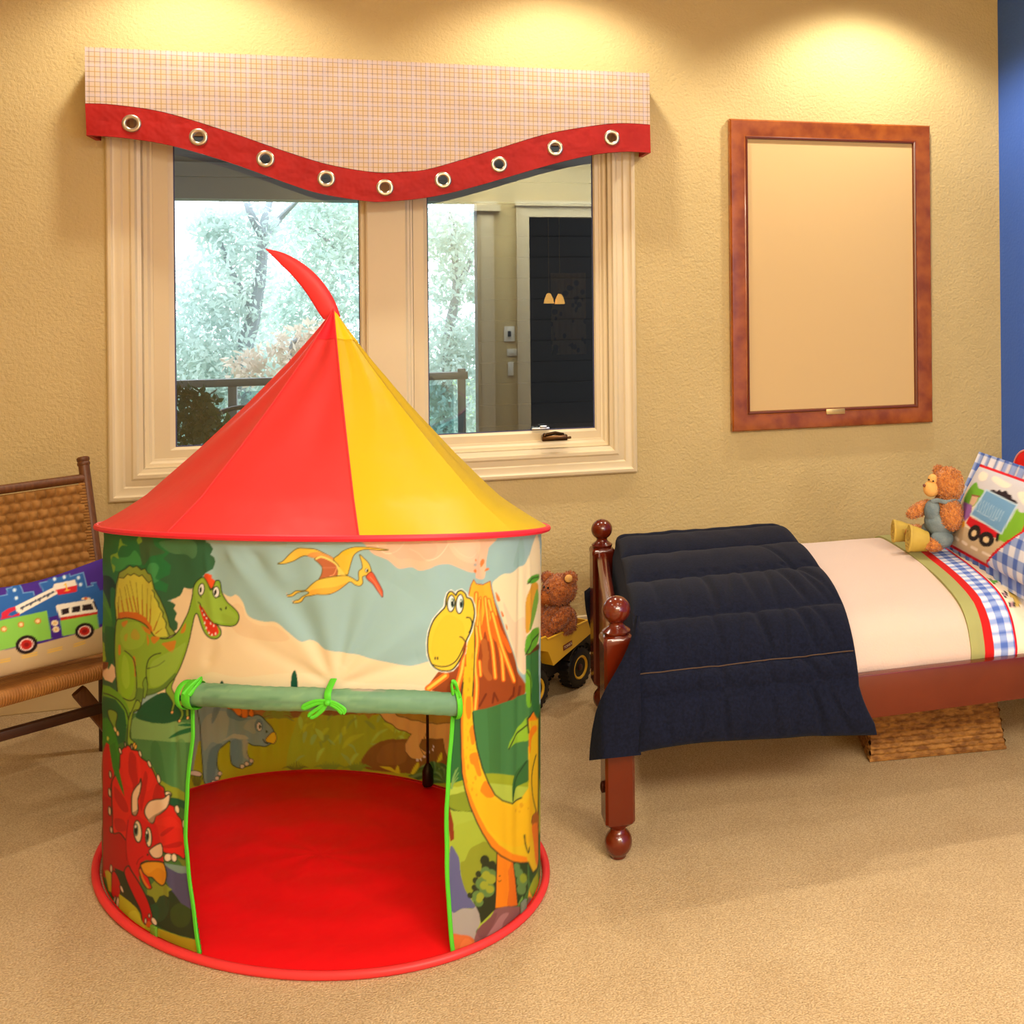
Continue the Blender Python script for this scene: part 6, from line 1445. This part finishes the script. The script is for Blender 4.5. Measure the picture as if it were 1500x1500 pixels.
def boot(c, tip, rx, ry, df, label=None):
    """sole faces the foot of the bed, shaft runs back to the leg"""
    c0 = B(*c, df); c1 = B(*tip, df + .01); ax = unit(c1 - c0); up = np.array([0, 0, 1.0]); up = unit(up - ax * (up @ ax)); sd = np.cross(ax, up)
    rings = []
    Ln = np.linalg.norm(c1 - c0)
    for s_, a, b, dz in ((0, .70, .80, 0), (.0, .94, .96, 0), (.04, 1, 1, 0), (.12, 1.0, 1.0, 0), (.14, .93, .95, 0), (.35, .92, .93, -.02), (.6, .90, .86, -.06), (.85, .86, .76, -.10), (1, .84, .72, -.12), (1.02, .6, .5, -.12)):
        rings.append([c0 + ax * Ln * s_ + up * (ry * b * math.sin(t) + dz * ry) + sd * rx * a * math.cos(t) for t in np.linspace(0, 2 * math.pi, 30, endpoint=False)])
    o = MB().loft(rings).build('boot', boot_m, bear, angle=50)
    rg_ = [[c0 - ax * .0015 + up * (ry * .18 + ry * f_ * math.sin(t)) + sd * rx * f_ * 1.0 * math.cos(t) - ax * .0012 for f_ in (.34, .42)] for t in np.linspace(0, 2 * math.pi, 30, endpoint=False)]
    m_ = MB().tube([c0 + up * (ry * .22 + ry * .36 * math.sin(t)) + sd * rx * .55 * math.cos(t) for t in np.linspace(0, 2 * math.pi, 26, endpoint=False)], .0022, 6, closed=True)
    m_.tube([c0 - up * ry * .38 - sd * rx * .6, c0 - up * ry * .38 + sd * rx * .6], .0025, 6).tube([c0 - up * ry * .6 - sd * rx * .5, c0 - up * ry * .6 + sd * rx * .5], .002, 6).tube([c0 + up * ry * .36, c0 + up * ry * .1], .002, 6)
    m_.build('sole_tread', mat('sole_rubber', L(160, 130, 50), .6), o)
boot((375, 1110), (640, 1130), r_(118), r_(185), -.05)
boot((165, 1010), (400, 1010), r_(92), r_(160), .03)

# ------------------------------------------------------------------ toy dump truck with a bear aboard
W0, W1 = atz(790, 1043, 0), atz(850, 1009, 0)
ta = unit(W1 - W0); tn_ = unit(np.array([ta[1], -ta[0], 0]))          # along the truck, towards the viewer
def TP(s, d, z): return W0 + ta * s + tn_ * d + np.array([0, 0, z])
def onside(px, py, d=0.0): 
    p = atp(px, py, W0 + tn_ * d, tn_); q = p - W0; return float(q @ ta), float(p[2])
trk = empty('toy_dump_truck', TP(.1, -.08, 0), 'yellow and black toy dump truck parked between the tent and the bed', 'toy truck')
yel = mat('yellow_toy_enamel', L(234, 182, 38), .35, .5, coat=.3)
blk_t = mat('black_toy_plastic', L(20, 16, 16), .5, .4)
wr = .076; wb = float((W1 - W0) @ ta)
for s in (-.005, wb + .012):
    for d in (-.0, -.20):
        c = TP(s, d - .005, wr); n_ = tn_ if d > -.1 else -tn_
        w = MB().lathe(c - n_ * .055, n_, [(0, .040), (.002, .066), (.010, wr - .002), (.018, wr), (.040, wr), (.050, wr - .003), (.056, .066), (.057, .046), (.050, .042)], 40)
        for kk in range(22):
            t = 2 * math.pi * kk / 22; q_ = np.array([0, 0, 1.0]) * math.sin(t) + ta * math.cos(t)
            w.obox(c - n_ * .027 + q_ * (wr - .002), n_ * .024, np.cross(n_, q_) * .005, q_ * .0025)
        wo = w.build('wheel', blk_t, trk, angle=45)
        MB().lathe(c - n_ * .010, n_, [(0, .045), (.008, .045), (.012, .041), (.010, .037), (.003, .034), (.001, .018), (.004, .013), (.007, .003)], 28).build('hub', yel, wo, angle=40)
        MB().lathe(c - n_ * .005, n_, [(0, .012), (.004, .012), (.007, .009), (.008, .002)], 18).build('axle_cap', mat('brown_axle_cap', L(70, 30, 18), .4), wo)
ch = MB().obox(TP(wb / 2, -.10, .105), ta * .20, tn_ * .055, np.array([0, 0, .028])).obox(TP(wb + .04, -.10, .165), ta * .10, tn_ * .085, np.array([0, 0, .03]))
ch.obox(TP(.02, -.10, .15), ta * .07, tn_ * .06, np.array([0, 0, .03]))
ch.build('chassis', blk_t, trk, bevel=.006)
fd = MB()
for d in (-.03, -.17):
    fd.loft([[TP(wb + .012 + (wr + .014) * math.cos(t), d + w_, wr + (wr + .014) * math.sin(t)) if r0 else TP(wb + .012 + (wr + .022) * math.cos(t), d + w_, wr + (wr + .022) * math.sin(t)) for r0, w_ in ((1, -.035), (1, .030), (0, .030), (0, -.035))] for t in np.linspace(.35, 2.6, 18)])
fd.build('fender', blk_t, trk, angle=40)
side = [onside(*p, .012) for p in ((772, 944), (788, 937.5), (799, 933), (802, 936.5), (828, 925), (830, 923), (863, 908), (868, 925.5), (811, 975), (803, 955), (772, 950))]
hop = MB()
for d in (.012, -.212):
    hop.poly([side], lambda s, z, d=d: TP(s, d, z), tn_ * (.006 if d < -.1 else -.006))
low = [side[7], side[8], side[9], side[10], side[0]]
for (s0, z0), (s1, z1) in zip(low[:-1], low[1:]):
    hop.add([TP(s0, .006, z0), TP(s1, .006, z1), TP(s1, -.206, z1), TP(s0, -.206, z0), TP(s0, .006, z0 + .006), TP(s1, .006, z1 + .006), TP(s1, -.206, z1 + .006), TP(s0, -.206, z0 + .006)], [(0, 1, 2, 3), (7, 6, 5, 4), (0, 3, 7, 4), (1, 5, 6, 2), (0, 4, 5, 1), (3, 2, 6, 7)])
(s0, z0), (s1, z1) = side[6], side[7]
hop.add([TP(s0, .012, z0), TP(s1, .012, z1), TP(s1, -.212, z1), TP(s0, -.212, z0)] + [TP(s0 - .006, .012, z0), TP(s1 - .006, .012, z1), TP(s1 - .006, -.212, z1), TP(s0 - .006, -.212, z0)], [(0, 1, 2, 3), (7, 6, 5, 4), (0, 3, 7, 4), (1, 5, 6, 2), (0, 4, 5, 1), (3, 2, 6, 7)])
ho = hop.build('hopper', yel, trk, smooth=False)
rim = MB().tube([TP(s, .011, z) for s, z in side[1:7]], .0042, 8).build('hopper_rim', yel, ho)
# sticker on the hopper side
ls, lz = onside(831.5, 945.5, .013); (sa_, za_), (sb_, zb_) = onside(823, 951, .013), onside(841, 939.5, .013)
ldir = unit(ta * (sb_ - sa_) + np.array([0, 0, 1.0]) * (zb_ - za_)); lup = np.cross(tn_, ldir); lup = lup if lup[2] > 0 else -lup
lc0 = TP(ls, .0135, lz)
stk = MB().obox(lc0, ldir * .027, lup * .0095, tn_ * .0008).build('sticker', mat('maroon_sticker', L(120, 50, 36), .5), ho, smooth=False)
tx = bpy.data.curves.new('sticker_lettering', 'FONT'); tx.body = 'TONKA'; tx.size = .014; tx.align_x = 'CENTER'; tx.align_y = 'CENTER'; tx.extrude = .0003
_to = bpy.data.objects.new('t', tx); tmesh = bpy.data.meshes.new_from_object(_to); bpy.data.objects.remove(_to); bpy.data.curves.remove(tx)
to = bpy.data.objects.new('sticker_lettering', tmesh); COL.objects.link(to); tmesh.materials.clear(); tmesh.materials.append(mat('pale_lettering', L(226, 206, 170), .5))
Mx = Matrix((tuple(ldir) , tuple(lup), tuple(np.cross(ldir, lup)))).transposed().to_4x4(); Mx.translation = Vector(lc0 + tn_ * .0014)
to.parent = stk; to.matrix_parent_inverse = Matrix.Translation(Vector(-WLOC[stk.name])); to.matrix_basis = Mx
# the bear riding in it
F1 = float((TP(.12, -.10, .25) - CAM) @ _F); k1 = F1 / 1600 / 6.25
def B2(zx, zy, df=0.0): return atf(780 + zx / 6.25, 820 + zy / 6.25, F1 + df)
q_ = lambda z: z * k1
b2 = empty('plush_bear', B2(230, 700), 'shaggy reddish brown teddy bear riding in the yellow toy truck', 'teddy bear')
fuzz(MB(), B2(245, 275), (q_(150), q_(140), q_(138)), None, .09, 10, 80, 56, 21).build('head', fur_red, b2, angle=None)
eo = fuzz(MB(), B2(342, 170, -.02), (q_(62), q_(36), q_(62)), None, .10, 8, 44, 30, 22).build('ear', fur_red, b2, angle=None)
MB().sphere(B2(330, 172, -.045), (q_(36), q_(20), q_(36))).build('inner_ear', tanp, eo)
fuzz(MB(), B2(135, 160, .02), (q_(55), q_(36), q_(50)), None, .10, 8, 44, 30, 23).build('ear', fur_red, b2, angle=None)
mz = fuzz(MB(), B2(115, 345, -.035), (q_(66), q_(60), q_(58)), None, .05, 8, 44, 30, 24).build('muzzle', mat('brown_muzzle', L(172, 96, 44), .9, .1, bump=.6, bscale=160, bdist=.004), b2, angle=None)
MB().sphere(B2(72, 315, -.05), (q_(18), q_(14), q_(14))).build('nose', nose_m, mz)
for zx, zy, df in ((105, 252, -.062), (142, 258, -.068)): MB().sphere(B2(zx, zy, df), q_(10)).build('eye', eye_m, b2)
fuzz(MB(), B2(235, 560), (q_(165), q_(140), q_(155)), None, .08, 10, 80, 56, 25).build('body', fur_red, b2, angle=None)
capsule(MB(), B2(300, 490, -.04), B2(210, 600, -.055), q_(70), .10, 9, 26).build('arm', fur_red, b2, angle=None)
capsule(MB(), B2(90, 470, .0), B2(60, 560, -.02), q_(55), .10, 9, 27).build('arm', fur_red, b2, angle=None)
capsule(MB(), B2(200, 660, -.03), B2(80, 690, -.04), q_(60), .10, 9, 28).build('leg', fur_red, b2, angle=None)

# ------------------------------------------------------------------ wicker chair on the left
SZ = .42
CA, CB = atz(0, 1015, SZ), atz(148, 975, SZ)
c1 = unit(CB - CA); c3 = np.array([-c1[1], c1[0], 0])                   # along the seat, back towards the wall
fr_len = np.linalg.norm(CB - CA)
best = min(np.linspace(0, .8, 400), key=lambda s: abs(proj(CA + c1 * s + c3 * .44)[0] - 156))
SR = best; SL = SR - .62; SD = .44
def CP(s, d, z): return np.array([*(CA + c1 * s + c3 * d)[:2], z])
chair = empty('wicker_chair', CP((SL + SR) / 2, SD / 2, 0), 'brown woven wicker chair standing left of the tent', 'chair')
rattan = mat('rattan_brown', L(148, 98, 46), .6, .3, col2=L(112, 68, 28), nscale=30)
weave_m = mat('woven_rush', L(164, 116, 60), .75, .2, col2=L(136, 92, 42), nscale=22)
wood_d = mat('dark_brown_wood', L(62, 34, 18), .45, .4, col2=L(48, 26, 14), nscale=12)
wood_m = mat('brown_post_wood', L(110, 66, 32), .45, .4, col2=L(88, 50, 22), nscale=14, stretch=(8, 8, 1))
Qb = CP(SR, SD, SZ - .05); Qt = atp(121, 668, Qb, c1); lean = Qt - Qb
seat = MB(); 
# seat: wrapped front edge and rush top
nS = 90
prof_s = [(.0, SZ - .040), (-.010, SZ - .028), (-.012, SZ - .014), (-.006, SZ - .003), (.006, SZ + .002), (.03, SZ), (.2, SZ - .004), (SD - .03, SZ), (SD, SZ - .01), (SD + .004, SZ - .03), (SD - .01, SZ - .042), (.1, SZ - .042)]
G = []
for i in range(nS * 4 + 1):
    s = SL + (SR - SL) * i / (nS * 4); w_ = .0016 * abs(math.sin(math.pi * i / 4)); G.append([CP(s, d - (w_ if d < .01 else 0), z + (w_ if d >= .01 else 0)) for d, z in prof_s])
seat.grid(G, False, True); so_ = seat.build('seat', mat('straw_seat', L(164, 110, 52), .6, .3, col2=L(140, 88, 38), nscale=16), chair, angle=50)
for s_end, nm in ((SR, 'r'), (SL, 'l')):
    dlt = c1 * (s_end - SR)
    p = MB().tube([Qb + dlt, Qb + dlt + lean * .5, Qb + dlt + lean * .96], .017, 16)
    p.lathe(Qb + dlt + lean * .945, lean, [(0, .017), (.003, .0195), (.010, .0195), (.013, .017), (.018, .0195), (.026, .0195), (.030, .015)], 18)
    p.build('back_post', wood_m, chair, angle=40)
f_r = 1 - 24 / 165
rail_c = Qb + lean * .875
MB().tube([rail_c + c1 * (s - SR) for s in np.linspace(SL, SR, 24)], .015, 12).build('top_rail', wood_m, chair)
bk_lo = Qb + lean * .10 + c1 * 0; bk_hi = Qb + lean * .845
off_n = -c3 * .0
mb = MB(); woven(mb, bk_lo + c1 * (SL - SR + .02), bk_lo - c1 * .02, bk_hi - c1 * .02, bk_hi + c1 * (SL - SR + .02), 38, 14, .016, 8)
mb.build('woven_back', weave_m, chair, angle=None, recalc=False)
wr_ = MB()
for i in range(46):
    a_ = bk_lo + (bk_hi - bk_lo) * i / 45
    wr_.tube([a_ - c1 * .026 + (-c3) * .004, a_ - c1 * .012 - c3 * .012, a_ - c1 * .002], .005, 6)
wr_.build('edge_lashing', weave_m, chair)
# lower frame
def CS(px, py, d): return atp(px, py, CP(0, d, 0), c3)
sa1, sb1 = CS(0, 1078, .02), CS(148, 1037, .02)
sd_ = unit(sb1 - sa1)
MB().obox((sa1 + sb1) / 2 + sd_ * .0, sd_ * .30, c3 * .012, np.cross(sd_, c3) * .0135).build('stretcher', wood_d, chair, bevel=.004)
la, lb = CS(114, 1011, .10), CS(136, 1037, .10)
ld = unit(lb - la); Lz = la[2] / -ld[2]
leg_end = la + ld * Lz
wv_ = unit(np.cross(ld, c3))
MB().obox((la + leg_end) / 2, ld * (Lz / 2), wv_ * .020, c3 * .012).build('leg', wood_m, chair, bevel=.008)
for s, d in ((SR - .02, .03), (SL + .02, .03), (SL + .02, SD - .02), (SR - .01, SD - .0)):
    MB().tube([CP(s, d, SZ - .04), CP(s, d, .0)], .016, 12).build('leg', wood_d, chair)
# cushion with the fire engine
KB, KE = atz(148, 957, SZ + .012), atz(0, 992, SZ + .012)
k1_ = unit(KB - KE); ku = unit(lean); kn = unit(np.cross(k1_, ku)); kn = kn if kn @ (CAM - KB) > 0 else -kn
K0 = KE - k1_ * .20; KW = float((KB - K0) @ k1_) + .06
kt = atp(146, 824, KB + kn * .03, kn); KH = float((kt - KB) @ ku) + .002
kc = Canvas(-60, 800, 175, 1010, (70, 40, 140)); kc.frame(0, 780, 6.82)
BLU = (44, 96, 170)
kc.fill([(-400, 1500), (-400, 1220), (0, 1180), (400, 1110), (980, 960), (1100, 900), (1100, 1500)], (196, 170, 134), False)
kc.fill([(-400, 720), (-200, 700), (-200, 640), (0, 635), (75, 620), (65, 560), (120, 550), (118, 530), (195, 505), (230, 605), (335, 590), (340, 640), (430, 590), (395, 505), (470, 490), (480, 465), (570, 450), (690, 415), (700, 440), (830, 400), (870, 545), (930, 530), (910, 505), (960, 500), (1000, 580), (1100, 560), (1100, 900), (500, 1000), (-400, 1100)], BLU, False)
for pl_ in ([(0, 635), (75, 620), (65, 560), (120, 550), (118, 530), (195, 505), (230, 605), (335, 590), (340, 630)], [(430, 585), (395, 505), (470, 490)], [(690, 415), (700, 440), (830, 400), (870, 545), (930, 530), (910, 505), (960, 500)]): kc.line(pl_, 1.4, (110, 160, 214), False)
for x, y in ((145, 575), (163, 655), (545, 465), (642, 446), (783, 452), (805, 520)): kc.oval(x, y, 17, 19, (214, 226, 240), 0, (120, 170, 220), .8)
kc.fill([(140, 745), (540, 545), (600, 600), (190, 820)], (236, 226, 214), False)
for k_ in range(8):
    a_ = k_ / 7; x, y = 225 + a_ * 300, 755 - a_ * 150; s_ = 1 if k_ % 2 else -1
    kc.fill([(x - 30, y + 10 * s_ + 8), (x + 26, y + 10 * s_ - 20), (x, y - 24 * s_)], (70, 76, 96), False)
kc.fill([(10, 870), (20, 800), (80, 760), (150, 740), (165, 770), (100, 800), (80, 830), (120, 835), (190, 800), (200, 830), (100, 850)], (206, 40, 66), False)
kc.fill([(530, 540), (540, 515), (750, 470), (770, 525), (560, 575)], (236, 226, 214), False); kc.fill([(555, 575), (770, 525), (768, 590), (700, 605), (585, 625)], (208, 38, 50), False)
kc.line([(655, 515), (670, 580)], 2.0, (240, 190, 70), False); kc.line([(640, 525), (657, 512)], 1.5, (240, 190, 70), False); kc.line([(652, 582), (692, 574)], 1.8, (240, 190, 70), False)
GRN = (134, 196, 80)
kc.fill([(-400, 960), (0, 880), (470, 780), (515, 1060), (370, 1090), (0, 1180), (-400, 1260)], GRN, False)
kc.fill([(600, 880), (820, 840), (970, 815), (990, 960), (900, 985), (625, 1035)], GRN, False)
kc.fill([(485, 850), (580, 825), (625, 1030), (520, 1055)], (66, 34, 140), False)
for x, y in ((548, 905), (560, 968)): kc.oval(x, y, 34, 30, (240, 220, 190)); kc.oval(x, y, 18, 15, (226, 186, 120))
kc.fill([(555, 740), (570, 722), (930, 665), (975, 770), (970, 800), (600, 855)], (240, 232, 220), False); kc.fill([(600, 850), (972, 792), (975, 815), (605, 880)], (198, 44, 34), False)
kc.fill([(610, 770), (690, 750), (690, 805), (620, 825)], (44, 30, 34), False); kc.fill([(718, 745), (800, 730), (803, 790), (720, 800)], (44, 30, 34), False); kc.fill([(820, 725), (915, 712), (938, 770), (822, 782)], (44, 30, 34), False); kc.fill([(925, 690), (945, 690), (978, 775), (960, 770)], (44, 30, 34), False)
kc.fill([(815, 670), (830, 650), (890, 650), (900, 672)], (240, 214, 180)); kc.oval(857, 658, 16, 14, (210, 100, 40))
for x, y in ((40, 965), (210, 920), (378, 885)): kc.oval(x, y, 33, 30, (206, 130, 52)); kc.oval(x, y, 20, 18, (250, 214, 160))
for x, y, r in ((265, 1120, 112), (845, 985, 98)): kc.oval(x, y, r, r * .82, (36, 20, 22), -18); kc.oval(x, y, r * .66, r * .54, (244, 214, 206), -18); kc.oval(x, y, r * .54, r * .44, (190, 36, 30), -18); kc.oval(x, y, r * .26, r * .2, (140, 22, 22), -18)
for a_, b_ in (((0, 1300), (100, 1280)), ((220, 1255), (370, 1220)), ((480, 1200), (620, 1165)), ((740, 1140), (850, 1105))):
    kc.line([a_, b_], 1.6, (232, 186, 70), False); kc.line([(a_[0], a_[1] - 22), (b_[0], b_[1] - 22)], 1.4, (232, 186, 70), False)
na, nb_ = 150, 110; mb = MB(); fr, bkr = [], []
for i in range(na):
    a = i / (na - 1); r1, r2 = [], []
    for j in range(nb_):
        b = j / (nb_ - 1)
        bu = .055 * (max(0, math.sin(math.pi * a)) * max(0, math.sin(math.pi * b))) ** .42
        dip = .016 * math.sin(a * 5.2 + 2.1) * b * b
        wr_k = .0025 * math.sin(16 * a + 8 * b) * (1 - b)
        base = K0 + k1_ * KW * a + ku * (KH * b * (1 - .03 * math.sin(math.pi * a)) + dip * b) + kn * .045
        r1.append(base + kn * (bu + wr_k)); r2.append(base - kn * bu * .55)
    fr.append(r1); bkr.append(r2[::-1])
mb.grid(fr).grid(bkr); V = np.array(mb.v); nn = na * nb_
qx, qy = proj(V); kcol, _ = kc.read(qx, qy); kcol[nn:] = lin(np.array([70, 40, 140.]))
cu = mb.build('chair_cushion', MATS['printed_cotton'], angle=60, cols=kcol, recalc=False)
tag(cu, 'cushion with a green fire engine picture leaning on the wicker chair back', 'cushion')
